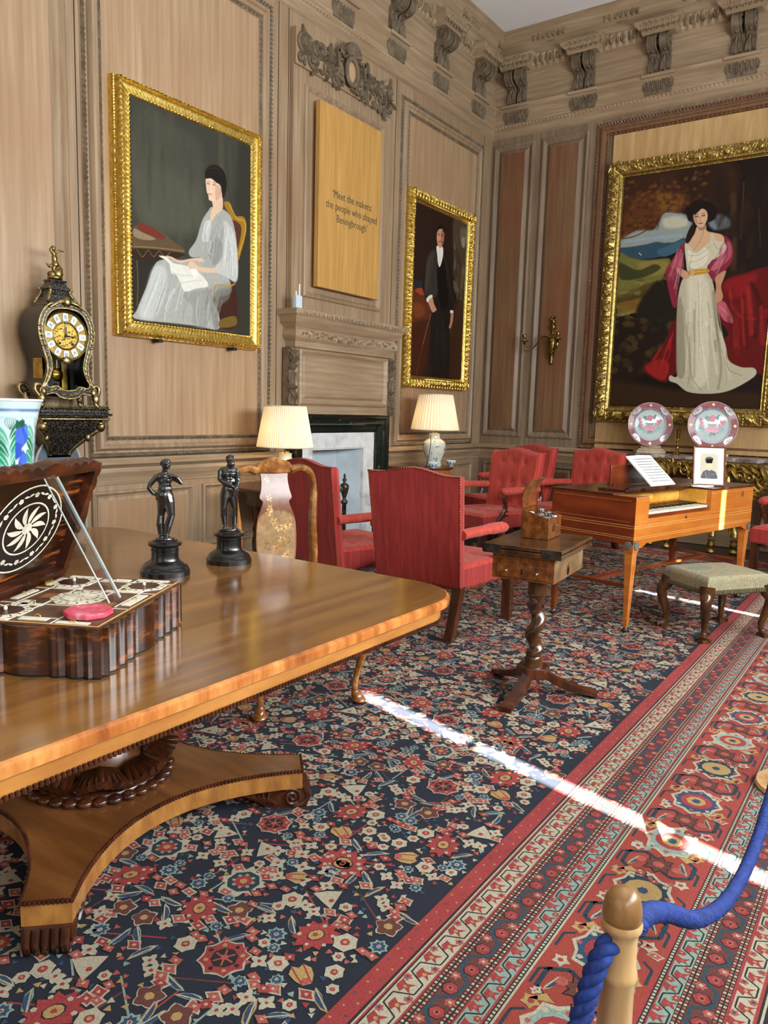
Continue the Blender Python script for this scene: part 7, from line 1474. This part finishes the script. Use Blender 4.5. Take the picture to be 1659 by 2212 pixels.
for sx in (-1, 1):
    for sy in (-1, 1):
        b = MB(); dx, dy = sx*.72, sy*.7
        P = cat_([(sx*(hx-.03), sy*(hy-.03), .35), (sx*(hx-.02), sy*(hy-.02), .30), (sx*(hx-.0), sy*(hy-.0), .25), (sx*(hx-.012), sy*(hy-.012), .17), (sx*(hx-.03), sy*(hy-.03), .09), (sx*(hx-.025), sy*(hy-.025), .04), (sx*(hx-.0), sy*(hy-.0), .012)], 5)
        n = len(P); b.tube(P, [.05-.031*min(1, i/n*1.45) if i < n*.8 else .019+.022*((i/n-.8)/.2) for i in range(n)], 10)
        b.box((sx*(hx-.012), sy*(hy-.012), .012), (.07, .07, .024)); b.build('cabriole_leg', WALN, t, smooth=60)

# ================================================================ ROPE BARRIER
OAKP = mat('turned_maple', 'b98d58', .35, c2='dcb884', c3='cda571', scale=14, stretch=(1, 1, .06), coat=.25)
PTOP = mat('worn_post_top', '7d5a32', .3, c2='a87f4e', scale=20, coat=.3)
def post(label, x, y):
    t = thing('barrier_post', label, 'post', (x, y, 0))
    b = MB(); b.lathe([(.026, .03), (.03, .05), (.028, .3), (.0255, .5), (.0245, .575), (.027, .58), (.028, .586), (.027, .592), (.0245, .597), (.0245, .645), (.0255, .655), (.0295, .66), (.0305, .666), (.0285, .672)], seg=36); b.build('shaft', OAKP, t)
    b = MB(); b.lathe([(.0265, .670), (.0285, .675), (.0285, .682), (.0275, .692), (.025, .704), (.019, .714), (.01, .7195), (0, .721)], seg=36); b.build('domed_top', PTOP, t)
    b = MB(); b.lathe([(.15, 0), (.155, .008), (.15, .022), (.1, .03), (.035, .04), (.026, .05)], seg=48); b.build('base', OAKP, t); return t
post('turned pale wooden barrier post in the right foreground', -.288, 1.05)
post('turned wooden barrier post with disc base farther back at the right edge', -.245, 3.17)
ROPE = mat('blue_rope', '0f2460', .8, c2='1f3f8e', c3='17347c', scale=60, bump=.3, bscale=400, bdist=.001)
def rope(name, label, pts, R_=.0155, pitch=.062, strands=3):
    P = [Vector(p) for p in cat_(pts, 10)]; D = [0]
    for a, c in zip(P, P[1:]): D.append(D[-1]+(c-a).length)
    tot = D[-1]; n = int(tot/.0045); C_ = []
    j = 0
    for i in range(n+1):
        s_ = tot*i/n
        while j < len(D)-2 and D[j+1] < s_: j += 1
        f_ = (s_-D[j])/max(1e-9, D[j+1]-D[j]); C_.append((s_, P[j].lerp(P[j+1], f_)))
    b = MB(); 
    fr = []; pu = Vector((0, 0, 1))
    for i, (s_, p) in enumerate(C_):
        t_ = (C_[min(i+1, n)][1]-C_[max(i-1, 0)][1]).normalized(); a = pu-t_*pu.dot(t_); a = a.normalized() if a.length > .05 else Vector((1, 0, 0)); pu = a; fr.append((a, t_.cross(a)))
    for k in range(strands):
        b.tube([tuple(p+(fr[i][0]*math.cos(2*PI*(s_/pitch+k/strands))+fr[i][1]*math.sin(2*PI*(s_/pitch+k/strands)))*R_*.52) for i, (s_, p) in enumerate(C_)], R_*.56, 10)
        for q in range(3):     # yarns on each strand
            b.tube([tuple(p+(fr[i][0]*math.cos(2*PI*(s_/pitch+k/strands))+fr[i][1]*math.sin(2*PI*(s_/pitch+k/strands)))*R_*.52+(fr[i][0]*math.cos(-s_/.02*2*PI+q*2.1)+fr[i][1]*math.sin(-s_/.02*2*PI+q*2.1))*R_*.3) for i, (s_, p) in enumerate(C_)], R_*.33, 6)
    tag(b.build(name, ROPE, smooth=70), label, 'rope')
rope('barrier_rope', 'blue rope sagging from the front post toward the far barrier post', [(-.272, 1.065, .655), (-.272, 1.12, .645), (-.27, 1.25, .575), (-.268, 1.5, .42), (-.265, 1.8, .29), (-.262, 2.1, .235), (-.258, 2.35, .28), (-.254, 2.65, .42), (-.25, 2.95, .58), (-.246, 3.15, .66)], strands=4, pitch=.05)
rope('barrier_rope', 'blue twisted rope hanging from the near side of the front post', [(-.296, 1.03, .64), (-.302, 1.012, .63), (-.31, .995, .59), (-.32, .96, .5), (-.33, .91, .4), (-.335, .82, .3), (-.34, .6, .22)])

for kind, g in (('lamp', 'pleated table lamps beside the fireplace'), ('plate', 'porcelain chargers on the console'), ('stand', 'plinths under the chargers'), ('statuette', 'black bronze statuettes on the dining table'), ('firedog', 'firedogs in the hearth'), ('bowl', 'tiny bowls beside the lamp'), ('post', 'rope barrier posts'), ('rope', 'blue barrier ropes')):
    for o in bpy.data.objects:
        if o.parent is None and o.get('category') == kind: o['group'] = g
